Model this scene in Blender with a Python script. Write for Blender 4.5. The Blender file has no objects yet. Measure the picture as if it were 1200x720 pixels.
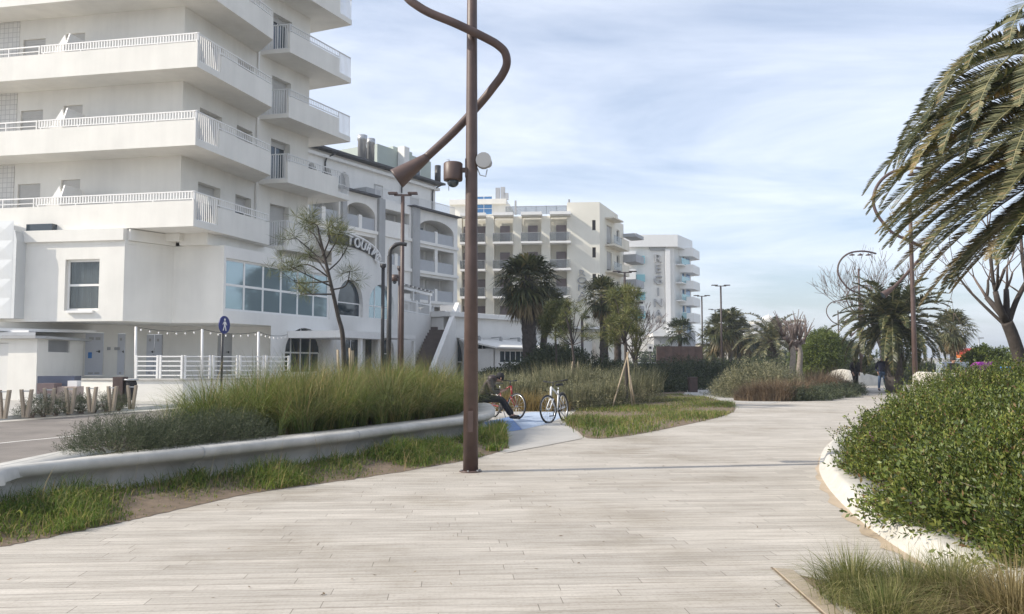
import bpy, math, random
import numpy as np
from mathutils import Vector, Matrix
R = math.radians
rnd = random.Random(7)
rng = np.random.default_rng(11)
scene = bpy.context.scene
COL = scene.collection
# ---------------------------------------------------------------- camera model
EYE, FOC = 1.5, 1000.0
PITCH = math.atan(65 / 1000)
CP, SP = math.cos(PITCH), math.sin(PITCH)
def ray(u, v):
    x, y = (u - 600) / FOC, (360 - v) / FOC
    return (x, CP - y * SP, SP + y * CP)
def G(u, v, z=0.0):
    d = ray(u, v); t = (z - EYE) / d[2]
    return (d[0] * t, d[1] * t)
def PY(u, v, Y):
    d = ray(u, v); t = Y / d[1]
    return (d[0] * t, Y, EYE + d[2] * t)
def XY(u, Y, v=425):
    p = PY(u, v, Y); return (p[0], p[1])
# ---------------------------------------------------------------- materials
def new_mat(name):
    m = bpy.data.materials.new(name); m.use_nodes = True
    nt = m.node_tree
    return m, nt, nt.nodes['Principled BSDF']
def N(nt, kind, **kw):
    n = nt.nodes.new(kind)
    for k, v in kw.items():
        if k.startswith('i_'): n.inputs[k[2:].replace('_', ' ')].default_value = v
        else: setattr(n, k, v)
    return n
def ramp(nt, stops):
    r = N(nt, 'ShaderNodeValToRGB'); e = r.color_ramp.elements
    while len(e) < len(stops): e.new(0.5)
    for el, (p, c) in zip(e, stops):
        el.position = p; el.color = (c[0], c[1], c[2], 1)
    return r
def shade(c, k): return tuple(min(1, x * k) for x in c)
def plain(name, c, rough=0.6, var=0.10, scale=3.0, metal=0.0, bump=0.0, bscale=40, spec=0.5, streak=0.0):
    m, nt, b = new_mat(name); L = nt.links
    tc = N(nt, 'ShaderNodeTexCoord')
    n1 = N(nt, 'ShaderNodeTexNoise', i_Scale=scale, i_Detail=6.0, i_Roughness=0.6)
    L.new(tc.outputs['Object'], n1.inputs['Vector'])
    r = ramp(nt, [(0.3, shade(c, 1 - var)), (0.7, shade(c, 1 + var * 0.6))])
    L.new(n1.outputs['Fac'], r.inputs['Fac'])
    out = r.outputs['Color']
    if streak:
        mp = N(nt, 'ShaderNodeMapping'); mp.inputs['Scale'].default_value = (1.1, 1.1, 0.10)
        L.new(tc.outputs['Object'], mp.inputs['Vector'])
        n2 = N(nt, 'ShaderNodeTexNoise', i_Scale=1.6, i_Detail=8.0, i_Roughness=0.65)
        L.new(mp.outputs['Vector'], n2.inputs['Vector'])
        r2 = ramp(nt, [(0.34, (1 - streak,) * 3), (0.6, (1, 1, 1))])
        L.new(n2.outputs['Fac'], r2.inputs['Fac'])
        mx = N(nt, 'ShaderNodeMix', data_type='RGBA', blend_type='MULTIPLY')
        mx.inputs[0].default_value = 1.0
        L.new(out, mx.inputs[6]); L.new(r2.outputs['Color'], mx.inputs[7]); out = mx.outputs[2]
    L.new(out, b.inputs['Base Color'])
    b.inputs['Roughness'].default_value = rough; b.inputs['Metallic'].default_value = metal
    b.inputs['Specular IOR Level'].default_value = spec
    if bump:
        n3 = N(nt, 'ShaderNodeTexNoise', i_Scale=bscale, i_Detail=4.0)
        L.new(tc.outputs['Object'], n3.inputs['Vector'])
        bp = N(nt, 'ShaderNodeBump', i_Strength=bump, i_Distance=0.02)
        L.new(n3.outputs['Fac'], bp.inputs['Height']); L.new(bp.outputs['Normal'], b.inputs['Normal'])
    return m
def leafmat(name, stops, rough=0.5, trans=0.25, spec=0.4):
    """leaf colours vary from leaf to leaf; light passes through thin leaves"""
    m, nt, b = new_mat(name); L = nt.links
    g = N(nt, 'ShaderNodeNewGeometry')
    r = ramp(nt, stops)
    L.new(g.outputs['Random Per Island'], r.inputs['Fac'])
    tc = N(nt, 'ShaderNodeTexCoord')
    n1 = N(nt, 'ShaderNodeTexNoise', i_Scale=1.3, i_Detail=3.0)
    L.new(tc.outputs['Object'], n1.inputs['Vector'])
    r2 = ramp(nt, [(0.35, (0.72, 0.76, 0.7)), (0.65, (1.25, 1.2, 1.0))])
    L.new(n1.outputs['Fac'], r2.inputs['Fac'])
    mx = N(nt, 'ShaderNodeMix', data_type='RGBA', blend_type='MULTIPLY'); mx.inputs[0].default_value = 1.0
    L.new(r.outputs['Color'], mx.inputs[6]); L.new(r2.outputs['Color'], mx.inputs[7])
    L.new(mx.outputs[2], b.inputs['Base Color'])
    b.inputs['Roughness'].default_value = rough; b.inputs['Specular IOR Level'].default_value = spec
    t = N(nt, 'ShaderNodeBsdfTranslucent'); L.new(mx.outputs[2], t.inputs['Color'])
    ms = N(nt, 'ShaderNodeMixShader'); ms.inputs[0].default_value = trans
    L.new(b.outputs[0], ms.inputs[1]); L.new(t.outputs[0], ms.inputs[2])
    L.new(ms.outputs[0], nt.nodes['Material Output'].inputs['Surface'])
    return m
def glassmat(name, c, mix=0.0, rough=0.04, metal=0.0):
    m, nt, b = new_mat(name); L = nt.links
    b.inputs['Base Color'].default_value = (*c, 1); b.inputs['Roughness'].default_value = rough
    b.inputs['Metallic'].default_value = metal; b.inputs['Specular IOR Level'].default_value = 0.8
    tc = N(nt, 'ShaderNodeTexCoord')
    n1 = N(nt, 'ShaderNodeTexNoise', i_Scale=0.8, i_Detail=2.0)
    L.new(tc.outputs['Object'], n1.inputs['Vector'])
    bp = N(nt, 'ShaderNodeBump', i_Strength=0.03, i_Distance=0.05)
    L.new(n1.outputs['Fac'], bp.inputs['Height']); L.new(bp.outputs['Normal'], b.inputs['Normal'])
    if mix:
        t = N(nt, 'ShaderNodeBsdfTransparent'); ms = N(nt, 'ShaderNodeMixShader'); ms.inputs[0].default_value = mix
        L.new(b.outputs[0], ms.inputs[1]); L.new(t.outputs[0], ms.inputs[2])
        L.new(ms.outputs[0], nt.nodes['Material Output'].inputs['Surface'])
    return m
M = {}
M['plaster'] = plain('white_plaster', (0.77, 0.75, 0.70), 0.85, 0.08, 0.5, bump=0.12, bscale=60, streak=0.06)
M['plaster_b'] = plain('cool_white_plaster', (0.78, 0.765, 0.73), 0.85, 0.05, 0.7, bump=0.1, bscale=60, streak=0.05)
M['plaster_in'] = plain('soffit_paint', (0.70, 0.69, 0.66), 0.9, 0.05, 0.9, streak=0.05)
M['cream'] = plain('cream_plaster', (0.80, 0.765, 0.665), 0.85, 0.05, 0.5, bump=0.1, streak=0.04)
M['cream_pale'] = plain('pale_cream_plaster', (0.74, 0.69, 0.58), 0.85, 0.06, 0.5, streak=0.08)
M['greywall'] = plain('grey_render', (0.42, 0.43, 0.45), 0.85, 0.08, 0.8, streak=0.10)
M['pier'] = plain('grey_pier_render', (0.38, 0.385, 0.39), 0.85, 0.08, 0.8, streak=0.10)
M['white'] = plain('white_paint', (0.80, 0.79, 0.77), 0.45, 0.04, 4)
M['rail'] = plain('painted_rail', (0.70, 0.70, 0.69), 0.45, 0.05, 4)
M['shutter'] = plain('roller_shutter', (0.50, 0.49, 0.47), 0.6, 0.06, 2)
M['lilac'] = plain('mauve_shutter', (0.20, 0.165, 0.17), 0.6, 0.08, 2)
M['glass'] = glassmat('dark_window_glass', (0.03, 0.045, 0.06))
M['glass_sky_tint'] = glassmat('sky_tinted_window_glass', (0.33, 0.43, 0.47), 0.0, 0.05, 0.5)  # pale blue base colour stands in for sky reflected in the panes
M['glass_blue'] = glassmat('blue_balcony_glass', (0.06, 0.20, 0.42), 0.0, 0.08, 0.2)
M['glass_aqua'] = glassmat('aqua_balustrade_glass', (0.22, 0.50, 0.56), 0.25, 0.08, 0.1)
M['glass_clear'] = glassmat('clear_glass', (0.16, 0.18, 0.19), 0.62, 0.03, 0.1)
M['frost'] = plain('frosted_panel', (0.36, 0.37, 0.39), 0.35, 0.05, 2)
M['curtain'] = plain('blue_curtain', (0.16, 0.24, 0.30), 0.9, 0.3, 5)
M['dark'] = plain('dark_interior', (0.035, 0.035, 0.04), 0.7, 0.2, 2)
M['roof'] = plain('dark_roof_edge', (0.05, 0.05, 0.055), 0.6, 0.2, 2)
M['metal'] = plain('galvanised_metal', (0.45, 0.46, 0.47), 0.4, 0.12, 3, metal=0.7)
M['silver'] = plain('silver_cladding', (0.62, 0.63, 0.63), 0.42, 0.06, 1.2, metal=0.35)
M['corten'] = plain('brown_painted_steel', (0.088, 0.056, 0.048), 0.48, 0.28, 4, bump=0.05, bscale=200)
M['corten_red'] = plain('rusty_steel', (0.075, 0.048, 0.042), 0.7, 0.3, 4, bump=0.1)
M['black'] = plain('black_steel', (0.025, 0.024, 0.026), 0.45, 0.2, 4)
M['pole_brown'] = plain('dark_brown_steel', (0.055, 0.040, 0.040), 0.5, 0.2, 4)
M['stairstone'] = plain('brown_stair_tread', (0.13, 0.105, 0.095), 0.8, 0.2, 3)
M['bench'] = plain('cast_concrete', (0.51, 0.495, 0.46), 0.8, 0.22, 2.6, bump=0.25, bscale=90, streak=0.16)
M['kerb'] = plain('white_concrete', (0.50, 0.478, 0.43), 0.75, 0.20, 2.8, bump=0.15, bscale=90)
M['stonebeige'] = plain('beige_stone', (0.36, 0.30, 0.23), 0.8, 0.16, 3, bump=0.2)
M['wood'] = plain('weathered_wood', (0.26, 0.20, 0.145), 0.8, 0.2, 6, bump=0.2)
M['stake'] = plain('pale_wood_stake', (0.33, 0.265, 0.185), 0.8, 0.15, 6)
M['bark'] = plain('grey_bark', (0.055, 0.045, 0.040), 0.9, 0.35, 9, bump=0.6, bscale=35)
M['bark_pale'] = plain('pale_bark', (0.25, 0.215, 0.18), 0.9, 0.25, 9, bump=0.5, bscale=35)
M['palmbark'] = plain('palm_bark', (0.075, 0.062, 0.055), 0.95, 0.4, 8, bump=0.8, bscale=22)
M['twig'] = plain('bare_twig', (0.17, 0.13, 0.115), 0.9, 0.2, 5)
M['soil'] = plain('dry_soil', (0.17, 0.125, 0.085), 0.95, 0.3, 6, bump=0.5, bscale=50)
M['asphalt'] = plain('worn_asphalt', (0.20, 0.178, 0.16), 0.9, 0.28, 0.9, bump=0.3, bscale=160)
M['pathgrey'] = plain('grey_path', (0.40, 0.385, 0.36), 0.9, 0.12, 1.1, bump=0.2, bscale=140, streak=0.0)
M['ground'] = plain('ground_earth', (0.17, 0.15, 0.11), 0.95, 0.2, 0.4)
M['linepaint'] = plain('road_paint', (0.62, 0.60, 0.56), 0.8, 0.2, 3)
M['mural_blue'] = plain('blue_floor_paint', (0.15, 0.245, 0.46), 0.85, 0.22, 1.5)
M['mural_pale'] = plain('pale_blue_floor_paint', (0.38, 0.455, 0.57), 0.85, 0.20, 1.5)
M['blue_sign'] = plain('blue_sign_face', (0.012, 0.022, 0.16), 0.35, 0.05, 2)
M['door'] = plain('grey_blue_door', (0.52, 0.54, 0.59), 0.5, 0.04, 2)
M['red'] = plain('red_dome', (0.55, 0.03, 0.02), 0.4, 0.1, 3)
M['orange'] = plain('orange_band', (0.65, 0.18, 0.04), 0.5, 0.1, 3)
M['purple'] = plain('purple_paint', (0.25, 0.02, 0.26), 0.45, 0.08, 2)
M['bluebox'] = plain('bright_blue_paint', (0.02, 0.17, 0.50), 0.5, 0.08, 2)
M['steelblue'] = plain('grey_blue_planks', (0.30, 0.34, 0.40), 0.6, 0.12, 2)
M['rubber'] = plain('black_rubber', (0.018, 0.018, 0.02), 0.75, 0.2, 9)
M['bikered'] = plain('red_enamel', (0.24, 0.02, 0.02), 0.3, 0.06, 4)
M['bikewhite'] = plain('white_enamel', (0.78, 0.78, 0.78), 0.3, 0.04, 4)
M['chrome'] = plain('bright_steel', (0.55, 0.55, 0.56), 0.25, 0.1, 6, metal=0.9)
M['skin'] = plain('skin', (0.42, 0.24, 0.17), 0.55, 0.08, 9)
M['cloth_black'] = plain('black_cloth', (0.018, 0.017, 0.020), 0.9, 0.3, 9, bump=0.3, bscale=60)
M['cloth_brown'] = plain('dark_brown_leather', (0.035, 0.022, 0.022), 0.5, 0.3, 9, bump=0.3, bscale=30)
M['cloth_navy'] = plain('navy_cloth', (0.014, 0.018, 0.045), 0.9, 0.25, 9, bump=0.3, bscale=60)
M['jeans'] = plain('blue_jeans', (0.10, 0.16, 0.27), 0.9, 0.2, 9)
M['hair'] = plain('dark_hair', (0.018, 0.014, 0.012), 0.7, 0.3, 30)
M['hair_grey'] = plain('grey_hair', (0.42, 0.40, 0.38), 0.7, 0.2, 30)
M['carpaint'] = plain('white_car_paint', (0.75, 0.75, 0.76), 0.2, 0.02, 2)
M['umbrella'] = plain('canvas', (0.50, 0.44, 0.36), 0.9, 0.1, 4)
# plants
M['bushleaf'] = leafmat('glossy_bush_leaves', [(0.0, (0.022, 0.038, 0.012)), (0.3, (0.075, 0.112, 0.020)), (0.7, (0.138, 0.175, 0.030)), (0.90, (0.20, 0.215, 0.05)), (1.0, (0.17, 0.085, 0.055))], 0.5, 0.22, 0.5)
M['bushflower'] = leafmat('purple_flower', [(0, (0.12, 0.03, 0.11)), (1, (0.24, 0.07, 0.21))], 0.6, 0.3)
M['rosemary'] = leafmat('rosemary_leaves', [(0, (0.035, 0.050, 0.030)), (0.6, (0.075, 0.095, 0.055)), (1, (0.13, 0.14, 0.10))], 0.7, 0.2)
M['tallgrass'] = leafmat('ornamental_grass', [(0, (0.060, 0.090, 0.022)), (0.4, (0.135, 0.155, 0.040)), (0.75, (0.24, 0.215, 0.08)), (1, (0.38, 0.30, 0.15))], 0.7, 0.3)
M['lawn'] = leafmat('meadow_grass', [(0, (0.065, 0.125, 0.022)), (0.5, (0.135, 0.21, 0.036)), (0.8, (0.23, 0.24, 0.07)), (1, (0.36, 0.29, 0.15))], 0.7, 0.42)
M['drygrass'] = leafmat('dry_grass', [(0, (0.15, 0.12, 0.055)), (0.5, (0.27, 0.21, 0.11)), (1, (0.42, 0.34, 0.20))], 0.8, 0.3)
M['tallgrass_green'] = leafmat('green_ornamental_grass', [(0, (0.055, 0.095, 0.022)), (0.5, (0.125, 0.175, 0.040)), (0.9, (0.22, 0.235, 0.08)), (1, (0.34, 0.29, 0.14))], 0.7, 0.3)
M['tallgrass_straw'] = leafmat('straw_ornamental_grass', [(0, (0.10, 0.10, 0.035)), (0.5, (0.24, 0.21, 0.085)), (1, (0.42, 0.34, 0.18))], 0.7, 0.3)
M['tuft'] = leafmat('feather_grass', [(0, (0.08, 0.115, 0.028)), (0.45, (0.18, 0.195, 0.065)), (1, (0.40, 0.35, 0.19))], 0.7, 0.3)
M['orangegrass'] = leafmat('rust_grass', [(0, (0.15, 0.12, 0.045)), (0.5, (0.27, 0.19, 0.075)), (1, (0.40, 0.31, 0.16))], 0.8, 0.3)
M['redbrush'] = leafmat('russet_stems', [(0, (0.10, 0.070, 0.052)), (0.6, (0.19, 0.132, 0.098)), (1, (0.31, 0.24, 0.175))], 0.85, 0.2)
M['greyleaf'] = leafmat('silver_grey_leaves', [(0, (0.08, 0.09, 0.05)), (0.5, (0.19, 0.19, 0.12)), (1, (0.36, 0.33, 0.23))], 0.8, 0.2)
M['darkleaf'] = leafmat('dark_hedge_leaves', [(0, (0.022, 0.032, 0.018)), (0.6, (0.045, 0.062, 0.032)), (1, (0.085, 0.105, 0.055))], 0.6, 0.2)
M['treeleaf'] = leafmat('bright_tree_leaves', [(0, (0.05, 0.08, 0.018)), (0.5, (0.11, 0.15, 0.035)), (1, (0.19, 0.22, 0.06))], 0.6, 0.3)
M['pine'] = leafmat('pine_needles', [(0, (0.045, 0.065, 0.022)), (0.6, (0.12, 0.14, 0.052)), (1, (0.26, 0.24, 0.11))], 0.7, 0.2)
M['palm'] = leafmat('palm_fronds', [(0, (0.035, 0.046, 0.024)), (0.5, (0.075, 0.090, 0.042)), (0.9, (0.15, 0.15, 0.075)), (1, (0.24, 0.19, 0.10))], 0.42, 0.3, 0.5)
M['palm_grey'] = leafmat('grey_palm_fronds', [(0, (0.055, 0.065, 0.040)), (0.5, (0.135, 0.145, 0.090)), (0.9, (0.23, 0.225, 0.145)), (1, (0.29, 0.23, 0.15))], 0.42, 0.32, 0.5)
M['palm_yellow'] = leafmat('yellowing_frond', [(0, (0.12, 0.11, 0.04)), (0.5, (0.24, 0.20, 0.075)), (1, (0.32, 0.22, 0.11))], 0.5, 0.25, 0.5)
M['palm_dead'] = leafmat('dead_frond', [(0, (0.13, 0.10, 0.06)), (0.5, (0.24, 0.19, 0.125)), (1, (0.36, 0.29, 0.20))], 0.8, 0.2)
M['rachis'] = plain('frond_rib', (0.24, 0.22, 0.11), 0.5, 0.15, 4)
# ---------------------------------------------------------------- mesh helpers
def org(p):
    v = Vector((0, 0, 0))
    while p is not None: v = v + p.location; p = p.parent
    return v
def tag(o, label=None, cat=None, group=None, kind=None):
    if label: o['label'] = label
    if cat: o['category'] = cat
    if group: o['group'] = group
    if kind: o['kind'] = kind
    return o
def thing(name, label, cat, loc=(0, 0, 0), group=None, rotz=0):
    o = bpy.data.objects.new(name, None); COL.objects.link(o)
    o.location = loc; o.rotation_euler = (0, 0, rotz); o.empty_display_size = 0.2
    return tag(o, label, cat, group)
def link_mesh(name, me, mat, parent=None):
    me.materials.append(mat)
    o = bpy.data.objects.new(name, me); COL.objects.link(o)
    if parent is not None: o.parent = parent
    return o
def copy_tree(o, parent=None):
    c = o.copy(); COL.objects.link(c); c.parent = parent
    for ch in list(o.children): copy_tree(ch, c)
    return c
class MB:
    def __init__(s): s.v = []; s.f = []; s.sm = []
    def add(s, vs, fs, sm=False):
        b = len(s.v); s.v.extend(vs)
        for f in fs: s.f.append(tuple(i + b for i in f)); s.sm.append(sm)
        return s
    def hexa(s, p):     # 4 bottom ccw, 4 top
        return s.add(p, [(3, 2, 1, 0), (4, 5, 6, 7), (0, 1, 5, 4), (1, 2, 6, 5), (2, 3, 7, 6), (3, 0, 4, 7)])
    def box(s, x0, x1, y0, y1, z0, z1):
        return s.hexa([(x0, y0, z0), (x1, y0, z0), (x1, y1, z0), (x0, y1, z0), (x0, y0, z1), (x1, y0, z1), (x1, y1, z1), (x0, y1, z1)])
    def obox(s, c, ax, ay, hx, hy, z0, z1):   # box about xy centre c with unit axis ax
        P = []
        for z in (z0, z1):
            for i, j in ((-1, -1), (1, -1), (1, 1), (-1, 1)):
                P.append((c[0] + ax[0] * hx * i + ay[0] * hy * j, c[1] + ax[1] * hx * i + ay[1] * hy * j, z))
        return s.hexa(P)
    def prism(s, poly, z0, z1):
        n = len(poly)
        vs = [(p[0], p[1], z0) for p in poly] + [(p[0], p[1], z1) for p in poly]
        fs = [tuple(reversed(range(n))), tuple(range(n, 2 * n))] + [(i, (i + 1) % n, n + (i + 1) % n, n + i) for i in range(n)]
        return s.add(vs, fs)
    def sheet(s, poly, z):
        n = len(poly); return s.add([(p[0], p[1], z) for p in poly], [tuple(range(n))])
    def quad(s, a, b, c, d): return s.add([a, b, c, d], [(0, 1, 2, 3)])
    def tube(s, pts, rad, n=8, cap=True, sm=True):
        pts = [Vector(p) for p in pts]
        if not hasattr(rad, '__len__'): rad = [rad] * len(pts)
        t0 = (pts[1] - pts[0]).normalized()
        up = Vector((0, 0, 1)) if abs(t0.z) < 0.9 else Vector((1, 0, 0))
        x = t0.cross(up).normalized()
        vs = []
        for i, p in enumerate(pts):
            if i == 0: t = pts[1] - pts[0]
            elif i == len(pts) - 1: t = pts[-1] - pts[-2]
            else: t = (pts[i + 1] - pts[i]).normalized() + (pts[i] - pts[i - 1]).normalized()
            t.normalize(); x = (x - t * x.dot(t))
            x = x.normalized() if x.length > 1e-6 else t.orthogonal().normalized()
            y = t.cross(x)
            for k in range(n):
                a = 2 * math.pi * k / n
                q = p + (x * math.cos(a) + y * math.sin(a)) * rad[i]
                vs.append((q.x, q.y, q.z))
        fs = []
        for i in range(len(pts) - 1):
            for k in range(n):
                k2 = (k + 1) % n
                fs.append((i * n + k, i * n + k2, (i + 1) * n + k2, (i + 1) * n + k))
        s.add(vs, fs, sm)
        if cap:
            b = len(s.v) - len(vs); e = len(s.v) - n
            s.f.append(tuple(b + k for k in reversed(range(n)))); s.sm.append(False)
            s.f.append(tuple(e + k for k in range(n))); s.sm.append(False)
        return s
    def lathe(s, prof, c=(0, 0, 0), n=16, sm=True):   # prof (r,z)
        vs = []; fs = []
        for r, z in prof:
            for k in range(n):
                a = 2 * math.pi * k / n; vs.append((c[0] + r * math.cos(a), c[1] + r * math.sin(a), c[2] + z))
        for i in range(len(prof) - 1):
            for k in range(n):
                k2 = (k + 1) % n; fs.append((i * n + k, i * n + k2, (i + 1) * n + k2, (i + 1) * n + k))
        fs.append(tuple(reversed(range(n)))); fs.append(tuple(range((len(prof) - 1) * n, len(prof) * n)))
        return s.add(vs, fs, sm)
    def ball(s, c, rx, ry, rz, n=12, m=8):
        return s.lathe_e(c, rx, ry, rz, n, m)
    def lathe_e(s, c, rx, ry, rz, n, m):
        vs = []; fs = []
        for i in range(m + 1):
            th = math.pi * (0.02 + 0.96 * i / m)
            for k in range(n):
                a = 2 * math.pi * k / n
                vs.append((c[0] + rx * math.sin(th) * math.cos(a), c[1] + ry * math.sin(th) * math.sin(a), c[2] - rz * math.cos(th)))
        for i in range(m):
            for k in range(n):
                k2 = (k + 1) % n; fs.append((i * n + k, i * n + k2, (i + 1) * n + k2, (i + 1) * n + k))
        fs.append(tuple(reversed(range(n)))); fs.append(tuple(range(m * n, (m + 1) * n)))
        return s.add(vs, fs, True)
    def build(s, name, mat, parent=None, bevel=0.0, label=None):
        me = bpy.data.meshes.new(name)
        o = org(parent)
        me.from_pydata([(a - o.x, b - o.y, c - o.z) for a, b, c in s.v], [], s.f)
        me.polygons.foreach_set('use_smooth', s.sm)
        me.update()
        ob = link_mesh(name, me, M[mat] if isinstance(mat, str) else mat, parent)
        if bevel:
            bv = ob.modifiers.new('edge', 'BEVEL'); bv.width = bevel; bv.segments = 2; bv.limit_method = 'ANGLE'
        if label: ob['label'] = label
        return ob
def np_mesh(name, V, F, mat, parent=None, smooth=False):
    """V (n,3) float array, F list of (m,k) int arrays (mixed face sizes)"""
    if not isinstance(F, list): F = [F]
    F = [f for f in F if len(f)]
    me = bpy.data.meshes.new(name)
    o = org(parent); V = np.asarray(V, dtype=np.float32) - np.array([o.x, o.y, o.z], dtype=np.float32)
    me.vertices.add(len(V)); me.vertices.foreach_set('co', V.ravel())
    loops = np.concatenate([f.ravel() for f in F]).astype(np.int32)
    tot = np.concatenate([np.full(len(f), f.shape[1]) for f in F]).astype(np.int32)
    st = np.concatenate([[0], np.cumsum(tot)[:-1]]).astype(np.int32)
    me.loops.add(len(loops)); me.loops.foreach_set('vertex_index', loops)
    me.polygons.add(len(tot)); me.polygons.foreach_set('loop_start', st); me.polygons.foreach_set('loop_total', tot)
    if smooth: me.polygons.foreach_set('use_smooth', np.ones(len(tot), dtype=bool))
    me.update(calc_edges=True)
    return link_mesh(name, me, M[mat] if isinstance(mat, str) else mat, parent)
def arc(cx, cy, r, a0, a1, n): return [(cx + r * math.cos(a0 + (a1 - a0) * i / n), cy + r * math.sin(a0 + (a1 - a0) * i / n)) for i in range(n + 1)]
def smooth_path(P, k=6, closed=False):
    """Catmull-Rom through 2-D or 3-D points"""
    P = [np.array(p, float) for p in P]; n = len(P); out = []
    rngi = range(n if closed else n - 1)
    for i in rngi:
        if closed: a, b, c, d = P[(i - 1) % n], P[i], P[(i + 1) % n], P[(i + 2) % n]
        else: a, b, c, d = P[max(i - 1, 0)], P[i], P[i + 1], P[min(i + 2, n - 1)]
        for j in range(k):
            t = j / k
            out.append(tuple(0.5 * (2 * b + (c - a) * t + (2 * a - 5 * b + 4 * c - d) * t * t + (3 * b - a - 3 * c + d) * t ** 3)))
    if not closed: out.append(tuple(P[-1]))
    return out
def path_normals(P, closed):
    n = len(P); out = []
    for i in range(n):
        a = P[(i - 1) % n] if closed or i > 0 else P[i]; b = P[(i + 1) % n] if closed or i < n - 1 else P[i]
        dx, dy = b[0] - a[0], b[1] - a[1]; l = math.hypot(dx, dy) or 1
        out.append((dy / l, -dx / l))
    return out
def sweep(mb, P, prof, closed=False, sm=True, inner=None):
    """prof: (offset to the right of travel, z) list"""
    Nn = path_normals(P, closed); k = len(prof); vs = []; fs = []
    for i_, (p, nn) in enumerate(zip(P, Nn)):
        for o, z in prof:
            if inner and o < -.12: o = -.12 + (o + .12) * inner[i_]
            vs.append((p[0] + nn[0] * o, p[1] + nn[1] * o, z))
    n = len(P)
    for i in range(n if closed else n - 1):
        j = (i + 1) % n
        for q in range(k - 1): fs.append((i * k + q, j * k + q, j * k + q + 1, i * k + q + 1))
    if not closed: fs.append(tuple(range(k))); fs.append(tuple((n - 1) * k + q for q in reversed(range(k))))
    mb.add(vs, fs, sm); return mb
def in_poly(X, Y, poly):
    ins = np.zeros(X.shape, bool); n = len(poly); j = n - 1
    for i in range(n):
        xi, yi = poly[i]; xj, yj = poly[j]
        c = ((yi > Y) != (yj > Y)) & (X < (xj - xi) * (Y - yi) / (yj - yi + 1e-12) + xi)
        ins ^= c; j = i
    return ins
def scatter(poly, n):
    xs = [p[0] for p in poly]; ys = [p[1] for p in poly]; outx = []; outy = []; c = 0
    while c < n:
        X = rng.uniform(min(xs), max(xs), n * 2); Y = rng.uniform(min(ys), max(ys), n * 2)
        k = in_poly(X, Y, poly); outx.append(X[k]); outy.append(Y[k]); c += k.sum()
        if k.sum() == 0: break
    return np.concatenate(outx)[:n], np.concatenate(outy)[:n]
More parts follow.
